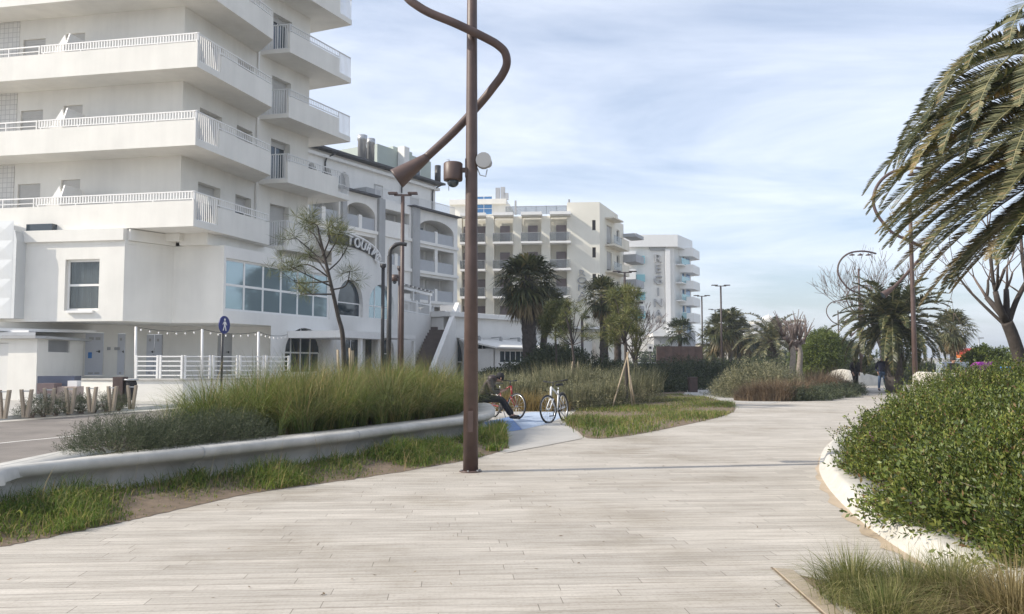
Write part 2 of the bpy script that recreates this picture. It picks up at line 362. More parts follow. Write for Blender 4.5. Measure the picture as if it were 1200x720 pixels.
# ---------------------------------------------------------------- facade frame
class Fr:
    def __init__(s, o, d, flip=False):
        s.o = (o[0], o[1]); l = math.hypot(d[0], d[1]); s.d = (d[0] / l, d[1] / l)
        n = (s.d[1], -s.d[0])
        if n[0] * s.o[0] + n[1] * s.o[1] > 0: n = (-n[0], -n[1])
        if flip: n = (-n[0], -n[1])
        s.n = n
    def hit(s, u, v, off=0.0):
        d = ray(u, v); ox, oy = s.o[0] + s.n[0] * off, s.o[1] + s.n[1] * off
        t = (s.n[0] * ox + s.n[1] * oy) / (s.n[0] * d[0] + s.n[1] * d[1])
        x, y = d[0] * t, d[1] * t
        return ((x - ox) * s.d[0] + (y - oy) * s.d[1], EYE + d[2] * t)
    def S(s, u, v=400, off=0.0): return s.hit(u, v, off)[0]
    def Z(s, u, v, off=0.0): return s.hit(u, v, off)[1]
    def p(s, a, o, z): return (s.o[0] + s.d[0] * a + s.n[0] * o, s.o[1] + s.d[1] * a + s.n[1] * o, z)
    def xy(s, a, o=0.0): return s.p(a, o, 0)[:2]
    def box(s, mb, s0, s1, o0, o1, z0, z1):
        return mb.hexa([s.p(s0, o1, z0), s.p(s1, o1, z0), s.p(s1, o0, z0), s.p(s0, o0, z0), s.p(s0, o1, z1), s.p(s1, o1, z1), s.p(s1, o0, z1), s.p(s0, o0, z1)])
    def poly(s, mb, pts, o0, o1):
        n = len(pts); vs = [s.p(a, o1, z) for a, z in pts] + [s.p(a, o0, z) for a, z in pts]
        fs = [tuple(range(n)), tuple(reversed(range(n, 2 * n)))] + [(i, n + i, n + (i + 1) % n, (i + 1) % n) for i in range(n)]
        return mb.add(vs, fs)
    def wall(s, mb, s0, s1, z0, z1, holes=(), dep=0.25, o=0.0, thick=0.0):
        """holes: (s0,s1,z0,z1[,rise]); rise = height of an arched head inside the hole"""
        if s0 > s1: s0, s1 = s1, s0
        hs = []
        for h in holes:
            a, b = sorted(h[:2]); a = max(a, s0 + .01); b = min(b, s1 - .01)
            if b - a > 0.05: hs.append((a, b, max(h[2], z0), min(h[3], z1), h[4] if len(h) > 4 else 0))
        ss = sorted({s0, s1, *[h[0] for h in hs], *[h[1] for h in hs]}); zs = sorted({z0, z1, *[h[2] for h in hs], *[h[3] for h in hs]})
        for i in range(len(ss) - 1):
            for j in range(len(zs) - 1):
                cs, cz = (ss[i] + ss[i + 1]) / 2, (zs[j] + zs[j + 1]) / 2
                if any(h[0] < cs < h[1] and h[2] < cz < h[3] for h in hs): continue
                mb.quad(s.p(ss[i], o, zs[j]), s.p(ss[i + 1], o, zs[j]), s.p(ss[i + 1], o, zs[j + 1]), s.p(ss[i], o, zs[j + 1]))
        for a, b, c, d, r in hs:
            i_ = o - dep
            e = d - r
            mb.quad(s.p(a, o, c), s.p(a, i_, c), s.p(a, i_, e), s.p(a, o, e)); mb.quad(s.p(b, o, c), s.p(b, o, e), s.p(b, i_, e), s.p(b, i_, c))
            if c > z0 + .01: mb.quad(s.p(a, o, c), s.p(b, o, c), s.p(b, i_, c), s.p(a, i_, c))
            if r == 0:
                mb.quad(s.p(a, o, d), s.p(a, i_, d), s.p(b, i_, d), s.p(b, o, d))
            else:
                m = (a + b) / 2; w = (b - a) / 2; n = 12
                A = [(m - w * math.cos(math.pi * k / n), e + r * math.sin(math.pi * k / n)) for k in range(n + 1)]
                for (p0, q0), (p1, q1) in zip(A, A[1:]):
                    mb.quad(s.p(p0, o, q0), s.p(p1, o, q1), s.p(p1, o, d), s.p(p0, o, d))
                    mb.quad(s.p(p0, o, q0), s.p(p0, i_, q0), s.p(p1, i_, q1), s.p(p1, o, q1))
        if thick:   # plain closed back, ends and top
            t = o - thick
            mb.quad(s.p(s0, o, z0), s.p(s0, o, z1), s.p(s0, t, z1), s.p(s0, t, z0)); mb.quad(s.p(s1, o, z0), s.p(s1, t, z0), s.p(s1, t, z1), s.p(s1, o, z1))
            mb.quad(s.p(s0, o, z1), s.p(s1, o, z1), s.p(s1, t, z1), s.p(s0, t, z1))
            mb.quad(s.p(s0, o, z0), s.p(s0, t, z0), s.p(s1, t, z0), s.p(s1, o, z0))
        return mb
    def bars(s, mb, s0, s1, o, z0, z1, step=0.12, w=0.03, rail=0.045, low=True):
        if s0 > s1: s0, s1 = s1, s0
        n = max(1, int((s1 - s0) / step))
        for i in range(n + 1):
            c = s0 + (s1 - s0) * i / n
            s.box(mb, c - w / 2, c + w / 2, o - w / 2, o + w / 2, z0, z1 - rail)
        s.box(mb, s0 - w, s1 + w, o - 0.03, o + 0.03, z1 - rail, z1)
        if low: s.box(mb, s0, s1, o - 0.022, o + 0.022, z0 + 0.002, z0 + 0.04)
        return mb
    def window(s, parent, s0, s1, z0, z1, o=-0.2, nx=1, nz=1, fw=0.06, frame='white', pane='glass', shut=0.0, arch=0.0, name='window', shutmat='shutter'):
        """frame with its pane and (shut 0..1) a roller shutter lowered from the top"""
        if s0 > s1: s0, s1 = s1, s0
        mb = MB(); e = z1 - arch
        s.box(mb, s0, s0 + fw, o - .05, o, z0, e); s.box(mb, s1 - fw, s1, o - .05, o, z0, e)
        s.box(mb, s0 + fw, s1 - fw, o - .05, o, z0, z0 + fw)
        if not arch: s.box(mb, s0 + fw, s1 - fw, o - .05, o, z1 - fw, z1)
        for i in range(1, nx):
            c = s0 + (s1 - s0) * i / nx
            zt = z1 - fw if not arch else e + arch * math.sqrt(max(0, 1 - ((c - (s0 + s1) / 2) / ((s1 - s0) / 2)) ** 2))
            s.box(mb, c - fw / 2, c + fw / 2, o - .05, o - .003, z0 + fw, zt)
        for j in range(1, nz):
            c = z0 + (e - z0) * j / nz; s.box(mb, s0 + fw, s1 - fw, o - .05, o - .006, c - fw / 2, c + fw / 2)
        if arch: s.box(mb, s0 + fw, s1 - fw, o - .05, o - .008, e - fw / 2, e + fw / 2)
        w = mb.build(name, frame, parent)
        g = MB()
        if arch:
            m, h = (s0 + s1) / 2, (s1 - s0) / 2
            s.poly(g, [(s0, z0), (s1, z0)] + [(m + h * math.cos(math.pi * k / 12), e + arch * math.sin(math.pi * k / 12)) for k in range(13)], o - .04, o - .025)
        else: s.box(g, s0 + .01, s1 - .01, o - .04, o - .025, z0 + .01, z1 - .01)
        g.build('pane', pane, w)
        if shut > 0:
            h = MB(); zb = z1 - (z1 - z0) * shut; k = max(2, int((z1 - zb) / 0.11))
            for i in range(k):
                a = zb + (z1 - zb) * i / k; b = zb + (z1 - zb) * (i + 1) / k
                s.box(h, s0 + .02, s1 - .02, o + .006, o + .02, a, b - .012)
            s.box(h, s0 + .02, s1 - .02, o + .002, o + .008, zb, z1)
            h.build('shutter', shutmat, w)
        return w
def base_of(fr, s_, z=0): return fr.p(s_, 0, z)
# ================================================================ apartment tower on the left
def build_tower():
    C = PY(229.5, 140, 34)[:2]
    Fd, Rd, Rd2 = (-0.98, 0.199), (0.255, 0.967), (0.41, 0.912)
    FB, RB = Fr(C, Fd), Fr(C, Rd)
    W0 = (C[0] - 1.4 * FB.n[0] - 1.58 * RB.n[0], C[1] - 1.4 * FB.n[1] - 1.58 * RB.n[1])
    FW, RW = Fr(W0, Fd), Fr(W0, Rd)
    sB = RW.S(299, 200); B0 = RW.xy(sB)                       # the wing turns a little here
    R2 = Fr(B0, Rd2); sE = R2.S(361, 200)
    E0 = R2.xy(sE)
    root = thing('apartment_tower', 'tall white apartment tower with stacked wraparound balconies at the left edge', 'apartment block', (W0[0], W0[1], 0))
    levels = [FB.Z(229.5, 265), FB.Z(229.5, 170), FB.Z(229.5, 78.3)]
    st = (levels[2] - levels[0]) / 2
    levels += [levels[2] + st, levels[2] + 2 * st]
    TOP = levels[-1] + st
    # openings
    def right_holes():
        h = []
        for zb in levels:
            f = zb + 0.2
            h.append((RW.S(236, 60), RW.S(262, 60), f, f + 2.25)); h.append((RW.S(279.5, 60), RW.S(298, 60), f + 0.75, f + 2.25))
        return h
    def r2_holes(): return [(R2.S(319, 100), R2.S(341, 100), zb + 0.2, zb + 2.5) for zb in levels]
    def front_holes():
        h = []
        for zb in levels:
            f = zb + 0.2
            h.append((FW.S(27, 60), FW.S(53, 60), f, f + 2.2)); h.append((FW.S(77, 60), FW.S(99, 60), f, f + 2.3))
            h.append((12.2, 13.2, f, f + 2.2))
        return h
    wz0, wz1 = levels[0] - 0.02, TOP
    mb = MB()
    fh, rh, r2 = front_holes(), right_holes(), r2_holes()
    FW.wall(mb, 0, 17, wz0, wz1, fh, 0.18); RW.wall(mb, 0, sB, wz0, wz1, rh, 0.45); R2.wall(mb, 0, sE, wz0, wz1, r2, 0.4)
    # back and end walls, closing the volume
    bk = [W0, B0, E0, (E0[0] - 12 * .98, E0[1] + 12 * .2), (FW.xy(17)[0] + 3, FW.xy(17)[1] + 10), FW.xy(17)]
    for a, b in zip(bk[2:], bk[3:]): mb.quad((*a, wz0), (*b, wz0), (*b, wz1), (*a, wz1))
    mb.prism(bk, wz1, wz1 + 0.3)
    mb.build('wall', 'plaster', root)
    d = MB(); d.tube([(*RW.xy(sB, .08), levels[0] + .2), (*RW.xy(sB, .08), TOP)], 0.05, 8); d.build('downpipe', 'white', root)
    for i, zb in enumerate(levels):
        k = 0.85 if i in (0,) else 1.0
        h = rh[2 * i]; RW.window(root, *h, o=-0.35, shut=0.35 if i == 0 else 0.97, name='balcony_door', nx=2)
        h = rh[2 * i + 1]; RW.window(root, *h, o=-0.35, shut=0.45 if i < 2 else 0.6)
        h = r2[i]; R2.window(root, *h, o=-0.32, shut=[0.97, 0.12, 0.97, 0.12, 0.97][i], name='balcony_door', nx=2)
        FW.window(root, *fh[3 * i], o=-0.1, shut=0.97, name='balcony_door'); FW.window(root, *fh[3 * i + 1], o=-0.1, nx=2, shut=0.55, pane='glass')
        FW.window(root, *fh[3 * i + 2], o=-0.1, shut=0.97, name='balcony_door')
    # pale mosaic panel of tiles between the doors
    m = plain('mosaic_tiles', (0.66, 0.65, 0.62), 0.5, 0.05, 4)
    nt = m.node_tree; bt = N(nt, 'ShaderNodeTexBrick', offset=0.0); tc = N(nt, 'ShaderNodeTexCoord')
    bt.inputs['Scale'].default_value = 1.0; bt.inputs['Brick Width'].default_value = .22; bt.inputs['Row Height'].default_value = .22; bt.inputs['Mortar Size'].default_value = .012
    bt.inputs['Color1'].default_value = (.66, .65, .62, 1); bt.inputs['Color2'].default_value = (.60, .59, .57, 1); bt.inputs['Mortar'].default_value = (.42, .41, .40, 1)
    mp = N(nt, 'ShaderNodeMapping'); mp.inputs['Rotation'].default_value = (R(90), 0, 0)
    nt.links.new(tc.outputs['Object'], mp.inputs['Vector']); nt.links.new(mp.outputs['Vector'], bt.inputs['Vector']); nt.links.new(bt.outputs['Color'], nt.nodes['Principled BSDF'].inputs['Base Color'])
    for zb in levels:
        t = MB(); FW.box(t, FW.S(26, 60) + 0.15, 12.0, 0.002, 0.03, zb + .22, zb + st - .02); t.build('tile_panel', m, root)
    # balconies
    s45 = FB.S(45, 140); sR = RB.S(317.5, 180)
    P2 = PY(338.5, 130, 41.2)[:2]
    B2 = Fr(P2, Rd2); s2 = B2.S(411, 130)
    A0 = R2.S(303, 200)
    for i, zb in enumerate(levels):
        zt, zr = zb + 1.05, zb + 1.45
        bal = MB()
        bal.prism([C, RB.xy(sR), RW.xy(sR - 0.02), W0, FW.xy(16), FB.xy(16)][::-1], zb, zb + 0.2)
        FB.box(bal, 0, 16, -0.14, 0, zb + 0.2, zt); RB.box(bal, 0.14, 1.66, -0.14, 0, zb + 0.2, zb + 0.28)
        RB.box(bal, 1.66, sR, -0.14, 0, zb + 0.2, zt)
        RB.box(bal, sR - .14, sR, -1.5, -.14, zb + 0.2, zt)
        b = bal.build('balcony', 'plaster', root)
        r = MB(); FB.bars(r, 0.03, s45, -0.07, zt + .06, zr, 0.13, 0.05); 
        for q in range(0, int(s45 / 1.8) + 1): FB.box(r, .05 + q * 1.8, .1 + q * 1.8, -.1, -.05, zt, zt + .06)
        FB.box(r, s45 + .1, 16, -.09, -.05, zr - .05, zr); FB.box(r, s45 + .1, 16, -.09, -.05, zt + .14, zt + .17)
        for q in range(6): FB.box(r, s45 + .12 + q * 1.5, s45 + .16 + q * 1.5, -.09, -.05, zt, zr - .05)
        RB.bars(r, 0.05, 1.64, -0.07, zb + .28, zr, 0.13, 0.035)
        RB.bars(r, 1.7, sR - .04, -0.07, zt + .08, zr, 0.14, 0.022, 0.04)
        r.build('railing', 'white', b)
        # triangular divider between two flats
        tv = MB(); a = FB.S(72, 140); 
        vs = [FB.p(a, -1.38, zb + .2), FB.p(a, -.1, zb + .2), FB.p(a, -.1, zb + 1.35), FB.p(a, -.35, zb + 2.0), FB.p(a, -1.38, zb + 2.0)]
        n = len(vs); dx, dy = FB.d[0] * .06, FB.d[1] * .06
        tv.add(vs + [(x + dx, y + dy, z) for x, y, z in vs], [tuple(range(n)), tuple(reversed(range(n, 2 * n)))] + [(j, n + j, n + (j + 1) % n, (j + 1) % n) for j in range(n)])
        tv.build('divider_panel', 'white', b)
        # awning cheek: sloping white blade beside the divider
        tw = MB(); FB.poly(tw, [(a + .15, zb + 1.1), (a + 1.0, zb + 1.1), (a + .35, zb + 2.0)], -.5, -.44); tw.build('slanted_screen', 'white', b)
        # second balcony, set round the far corner
        b2 = MB()
        sq = sum((B2.xy(s2)[k] - R2.o[k]) * R2.d[k] for k in (0, 1)); b2.prism([P2, B2.xy(s2), R2.xy(sq, -3), R2.xy(sE - .1, -3), R2.xy(sE - .1, -.02), R2.xy(A0, -.02)], zb, zb + 0.2)
        s1 = s2 - 1.05
        B2.box(b2, 0, s1, -.14, 0, zb + .2, zt)
        B2.box(b2, s1, s2, -.14, 0, zb + .2, zb + .28)
        bb = b2.build('balcony', 'plaster', root)
        r = MB(); B2.bars(r, .03, s1, -.07, zt + .08, zr, .14, .022, .04); B2.bars(r, s1 + .05, s2, -.07, zb + .28, zr, .11, .025)
        SD = Fr(P2, (R2.xy(A0)[0] - P2[0], R2.xy(A0)[1] - P2[1])); ll = math.hypot(R2.xy(A0)[0] - P2[0], R2.xy(A0)[1] - P2[1])
        SD.bars(r, .03, ll, -.04, zb + .2, zr, .12, .03)
        r.build('railing', 'rail', bb)
    # ------------------------------------------------ first-floor mass with window, and podium along the side
    zc0, zc1, zcor = 3.3, PY(145, 286, 34.5)[2], PY(145, 268, 34.5)[2]
    a = PY(145, 330, 34.5)[:2]; b = PY(203, 330, 36.4)[:2]; c = PY(262, 330, 36.0)[:2]
    FA = Fr(a, (-0.985, 0.17)); l0 = FA.S(38, 330)
    win = (FA.S(76, 330), FA.S(116, 330), FA.Z(96, 364), FA.Z(96, 304))
    mb = MB(); FA.wall(mb, 0, 16, zc0, zc1, [win], 0.3)
    ab = Fr(a, (b[0] - a[0], b[1] - a[1])); lab = math.hypot(b[0] - a[0], b[1] - a[1]); ab.wall(mb, 0, lab, zc0, zc1)
    bc = Fr(b, (c[0] - b[0], c[1] - b[1])); lbc = math.hypot(c[0] - b[0], c[1] - b[1]); bc.wall(mb, 0, lbc, zc0, zc1)
    back = [a, b, c, (c[0] + 1.5, c[1] + 5), (c[0] - 4, c[1] + 8), FA.xy(16, -8), FA.xy(16)]
    mb.prism(back, zc0 - .12, zc0 - .003); mb.prism(back, zc1 + .003, zc1 + .15)
    # cornice
    FA.box(mb, 0, 16, -.4, .12, zc1 + .15, zcor); ab.box(mb, 0.15, lab, -.3, .12, zc1 + .16, zcor - .01)
    # neck between cornice and first balcony
    nk = [(FW.p(0, 0, 0)[0], FW.p(0, 0, 0)[1]), RW.xy(sB), RW.xy(sB, -4), FW.xy(16, -4), FW.xy(16)]
    mb.prism(nk, zcor - .3, levels[0] - .003)
    RW.box(mb, 0.3, sB + .2, -.2, 1.15, zc1 + .155, levels[0] - .004); R2.box(mb, .25, sE, -.5, .9, zc1 + .155, levels[0] - .004)
    mb.build('first_floor_wall', 'plaster', root)
    w = FA.window(root, *win, o=-.18, nx=1, nz=2, fw=.09, pane='glass_clear')
    cu = MB(); s0, s1 = win[0], win[1]; n = 60
    pts = [(s0 + (s1 - s0) * i / n, -.34 - .04 * math.sin(i * 1.3) - .02 * math.sin(i * 3.1)) for i in range(n + 1)]
    for (x0, o0), (x1, o1) in zip(pts, pts[1:]): cu.add([FA.p(x0, o0, win[2]), FA.p(x1, o1, win[2]), FA.p(x1, o1, win[3]), FA.p(x0, o0, win[3])], [(0, 1, 2, 3)], True)
    cu.build('curtain', 'curtain', w)
    sl = MB(); FA.box(sl, win[0] - .18, win[1] + .18, -.18, .12, win[2] - .1, win[2] - .003); sl.build('sill', 'white', w)
    # silver cladding of folded panels round an arched opening at the left edge
    zt = FA.Z(20, 263)
    prof = [(l0 + .35, zc0), (l0 + .35, zc1 + .2)] + [(l0 + 1.0 - .65 * math.cos(t), zc1 + .2 + (zt - zc1 - .2) * math.sin(t)) for t in (0.5, 1.0, 1.57)] + [(15, zt), (15, zc0)]
    cl = MB(); FA.poly(cl, prof, -1.5, .55)
    for q in range(5):
        z = zc0 + (zt - zc0) * q / 5
        for p_ in range(3):
            x = l0 + .5 + p_ * 1.2
            cl.add([FA.p(x, .553, z), FA.p(x + 1.1, .553, z), FA.p(x + .4, .575, z + .5), FA.p(x + 1.1, .553, z + .85), FA.p(x, .553, z + .85)], [(0, 1, 2), (1, 3, 2), (3, 4, 2), (4, 0, 2)])
    cl.build('metal_cladding', 'silver', root)
    gp = MB(); FA.box(gp, l0 - .9, l0 + .3, -.9, .1, zcor, FA.Z(50, 263)); gp.build('glass_screen', 'glass', root)
    # ground floor: recessed wall, doors, ceiling
    gl = MB()
    g0 = PY(98, 420, 37.2)[:2]; g1 = PY(148, 420, 38.3)[:2]; g2 = PY(198, 420, 39.5)[:2]
    gz = zc0 - .125
    G1 = Fr(g0, (g1[0] - g0[0], g1[1] - g0[1])); lg = math.hypot(g1[0] - g0[0], g1[1] - g0[1])
    d1 = (G1.S(98.5), G1.S(122), .93, G1.Z(110, 390)); d2 = (G1.S(138), G1.S(148.5), .93, G1.Z(143, 391))
    d1 = (0.05, d1[1], d1[2], d1[3])
    G1.wall(gl, -8, lg, 0, gz, [d1, (d2[0], lg - .05, d2[2], d2[3])], .08)
    G2 = Fr(g1, (g2[0] - g1[0], g2[1] - g1[1])); lg2 = math.hypot(g2[0] - g1[0], g2[1] - g1[1])
    d3 = (G2.S(172), G2.S(191), .93, G2.Z(180, 392))
    G2.wall(gl, 0, lg2, 0, gz, [d3], .1)
    g3 = PY(317, 420, 40.0)[:2]
    G3 = Fr(g2, (g3[0] - g2[0], g3[1] - g2[1])); lg3 = math.hypot(g3[0] - g2[0], g3[1] - g2[1])
    d4 = (G3.S(255), G3.S(272), .93, G3.Z(262, 391))
    G3.wall(gl, 0, lg3, 0, gz, [d4], .12)
    gl.build('ground_floor_wall', 'plaster', root)
    def leafdoor(fr, d, leaves, o, mat='door'):
        mb = MB(); a_, b_ = sorted(d[:2]); w_ = (b_ - a_) / leaves
        for i in range(leaves): fr.box(mb, a_ + i * w_ + .012, a_ + (i + 1) * w_ - .012, o - .05, o, d[2] + .01, d[3] - .01)
        dr = mb.build('service_door', mat, root)
        for i in range(leaves):
            for q in (0.2, 0.55) if w_ > .7 else (.3,):
                for z0, z1 in ((d[3] - .32, d[3] - .2), (d[2] + .06, d[2] + .14)):
                    g = MB(); fr.box(g, a_ + i * w_ + w_ * q, a_ + i * w_ + w_ * (q + .26), o + .002, o + .012, z0, z1); g.build('vent_grille', 'pier', dr)
        h = MB(); fr.box(h, a_ + w_ * .72, a_ + w_ * .8, o, o + .05, d[2] + 1.0, d[2] + 1.1); fr.box(h, a_ + w_ * .60, a_ + w_ * .8, o + .03, o + .05, d[2] + 1.04, d[2] + 1.07); h.build('handle', 'black', dr)
        return dr
    dd = leafdoor(G1, d1, 1, -.05); leafdoor(G1, (d2[0], lg - .05, d2[2], d2[3]), 1, -.05); leafdoor(G2, d3, 2, -.06); leafdoor(G3, d4, 1, -.07, 'pier')
    st_ = MB(); G1.box(st_, G1.S(104), G1.S(108.5), -.048, -.043, G1.Z(106, 420), G1.Z(106, 413)); st_.build('blue_notice', 'bluebox', dd)
    sw = MB(); 
    for u in (126, 134.5, 137): G1.box(sw, G1.S(u), G1.S(u) + .12, 0.001, .06, 2.05, 2.18)
    sw.build('switch_box', 'pier', root)
    # small canopy over the hut side
    cn = MB(); G1.box(cn, -6, .25, .05, 1.0, G1.Z(97, 391), G1.Z(97, 391) + .12); cn.build('canopy', 'white', root)
    # ------------------------------------------------ podium facade running away to the right
    e = PY(388, 350, 43.5)[:2]; f = PY(470, 350, 50.3)[:2]
    p1 = Fr(c, (e[0] - c[0], e[1] - c[1])); l1 = math.hypot(e[0] - c[0], e[1] - c[1])
    p2 = Fr(e, (f[0] - e[0], f[1] - e[1])); l2 = math.hypot(f[0] - e[0], f[1] - e[1])
    ptop = zc1 + .15
    w1 = (p1.S(264.5, 340), l1 - .1, p1.Z(300, 367), p1.Z(300, 308))
    ga = p1.S(317, 410)
    ar = (p1.S(334, 410), p1.S(379, 410), .95, p1.Z(356, 389), 1.15)
    mb = MB(); p1.wall(mb, 0.001, l1, zc0 - .12, ptop, [w1], .22)
    p1.wall(mb, ga, l1, 0, zc0 - .12, [(ar[0], ar[1], .95, zc0 - .125, 1.2)], .35)
    # gable wall with the arched lettering
    hz = [p2.Z(410, 371), p2.Z(410, 327.5)]; k1 = p2.Z(447, 373); k2 = p2.Z(447, 333)
    hs = [(p2.S(396, 350), p2.S(425.5, 350), hz[0], hz[1], 1.25), (p2.S(432.5, 350), p2.S(462, 350), hz[0], hz[1], 1.25)]
    zg = p2.Z(440, 306)
    gd = [(p2.S(405, 410), p2.S(424, 410), .3, 2.9), (p2.S(428, 410), p2.S(440, 410), .3, 2.9), (p2.S(447, 410), p2.S(462, 410), .3, 2.9, .9)]
    p2.wall(mb, 0, l2, 0, zg, hs + gd, .3)
    mb.build('podium_wall', 'plaster_b', root)
    # curved pediment that carries the sign (its centre is behind the balcony)
    sc = p2.S(405, 280); zc_ = p2.Z(444, 312); rad = p2.S(444, 312) - sc; hh = p2.Z(408, 277) - zg
    pd = MB(); pts = [(sc + rad * math.cos(math.pi * k / 20), zg + .003 + max(0.02, hh) * math.sin(math.pi * k / 20)) for k in range(21)]
    pts = [(max(a_, -.5), z_) for a_, z_ in pts]
    p2.poly(pd, pts, -.35, .0); pd.build('pediment', 'plaster_b', root)
    p1.window(root, *w1, o=-.1, nx=6, nz=2, fw=.1, pane='glass_sky_tint')
    p1.window(root, ar[0], ar[1], .97, zc0 - .13, o=-.25, nx=4, nz=1, fw=.08, pane='glass', arch=1.2)
    p2.window(root, *hs[0][:4], o=-.2, nx=1, fw=.06, pane='glass', arch=1.25); p2.window(root, *hs[1][:4], o=-.2, nx=3, fw=.06, pane='glass_sky_tint', arch=1.25)
    p2.window(root, *gd[0], o=-.2, nx=2, pane='glass'); p2.window(root, *gd[1], o=-.2, pane='glass'); p2.window(root, *gd[2][:4], o=-.2, pane='glass', arch=.9)
    # arch lettering, seven free-standing letters following the curve
    sg = MB(); word = 'TOURING'
    th0, th1 = R(82), R(26)
    return root, p1, p2, (sc, rad, zg, hh), c, zc0
TOWER, PF1, PF2, PED, PC, ZC0 = build_tower()

def text_obj(name, s, size, mat, depth=0.04, parent=None, align='CENTER'):
    cu = bpy.data.curves.new(name, 'FONT'); cu.body = s; cu.size = size; cu.extrude = depth; cu.align_x = align; cu.align_y = 'CENTER'
    o = bpy.data.objects.new(name, cu); COL.objects.link(o)
    dg = bpy.context.evaluated_depsgraph_get(); me = bpy.data.meshes.new_from_object(o.evaluated_get(dg))
    bpy.data.objects.remove(o); bpy.data.curves.remove(cu)
    return me
def text_to(mb, fr, s, sc, zc, size, o, ang=0.0, bold=1.0, depth=0.05):
    """letters of s, standing on facade fr, centred at (sc, zc), turned by ang"""
    me = text_obj('t', s, size, None, depth)
    ca, sa = math.cos(ang), math.sin(ang)
    # reading direction: d if it points to the right of the picture
    sg = 1 if fr.d[0] * 1.0 + 0.0 * fr.d[1] > 0 else -1
    vs = []
    for v in me.vertices:
        x, y = v.co.x * bold, v.co.y
        x, y = x * ca - y * sa, x * sa + y * ca
        vs.append(fr.p(sc + sg * x, o + v.co.z, zc + y))
    mb.add(vs, [tuple(p.vertices) for p in me.polygons]); bpy.data.meshes.remove(me)
def arch_sign():
    sc, rad, zg, hh = PED
    root = thing('lettering_sign', 'black and white arched hotel name lettering on the curved pediment behind the young pine', 'sign', PF2.p(sc, 0, zg))
    back = MB(); n = 24
    pts = [(R(165) + (R(12) - R(165)) * i / n) for i in range(n + 1)]
    for t0, t1 in zip(pts, pts[1:]):
        q = [(sc + (rad + k) * math.cos(t), zg + (hh + k) * math.sin(t)) for k, t in ((-.54, t0), (-.54, t1), (.02, t1), (.02, t0))]
        if min(a for a, z in q) < -.6: continue
        PF2.poly(back, q, .02, .07)
    back.build('backing_band', 'black', root)
    lt = MB(); word = 'TOURING'
    for i, ch in enumerate(word):
        t = R(85 - i * 12.3)
        text_to(lt, PF2, ch, sc + (rad - .26) * math.cos(t), zg + (hh - .26) * math.sin(t), 0.74, .12, -(math.pi / 2 - t) * .8, 1.0, .04)
    lt.build('letters', 'white', root)
    rim = MB(); rim.tube([PF2.p(sc + (rad + .12) * math.cos(t), .1, zg + (hh + .12) * math.sin(t)) for t in pts if sc + (rad + .12) * math.cos(t) > -.4], .06, 6); rim.build('rim', 'white', root)
arch_sign()
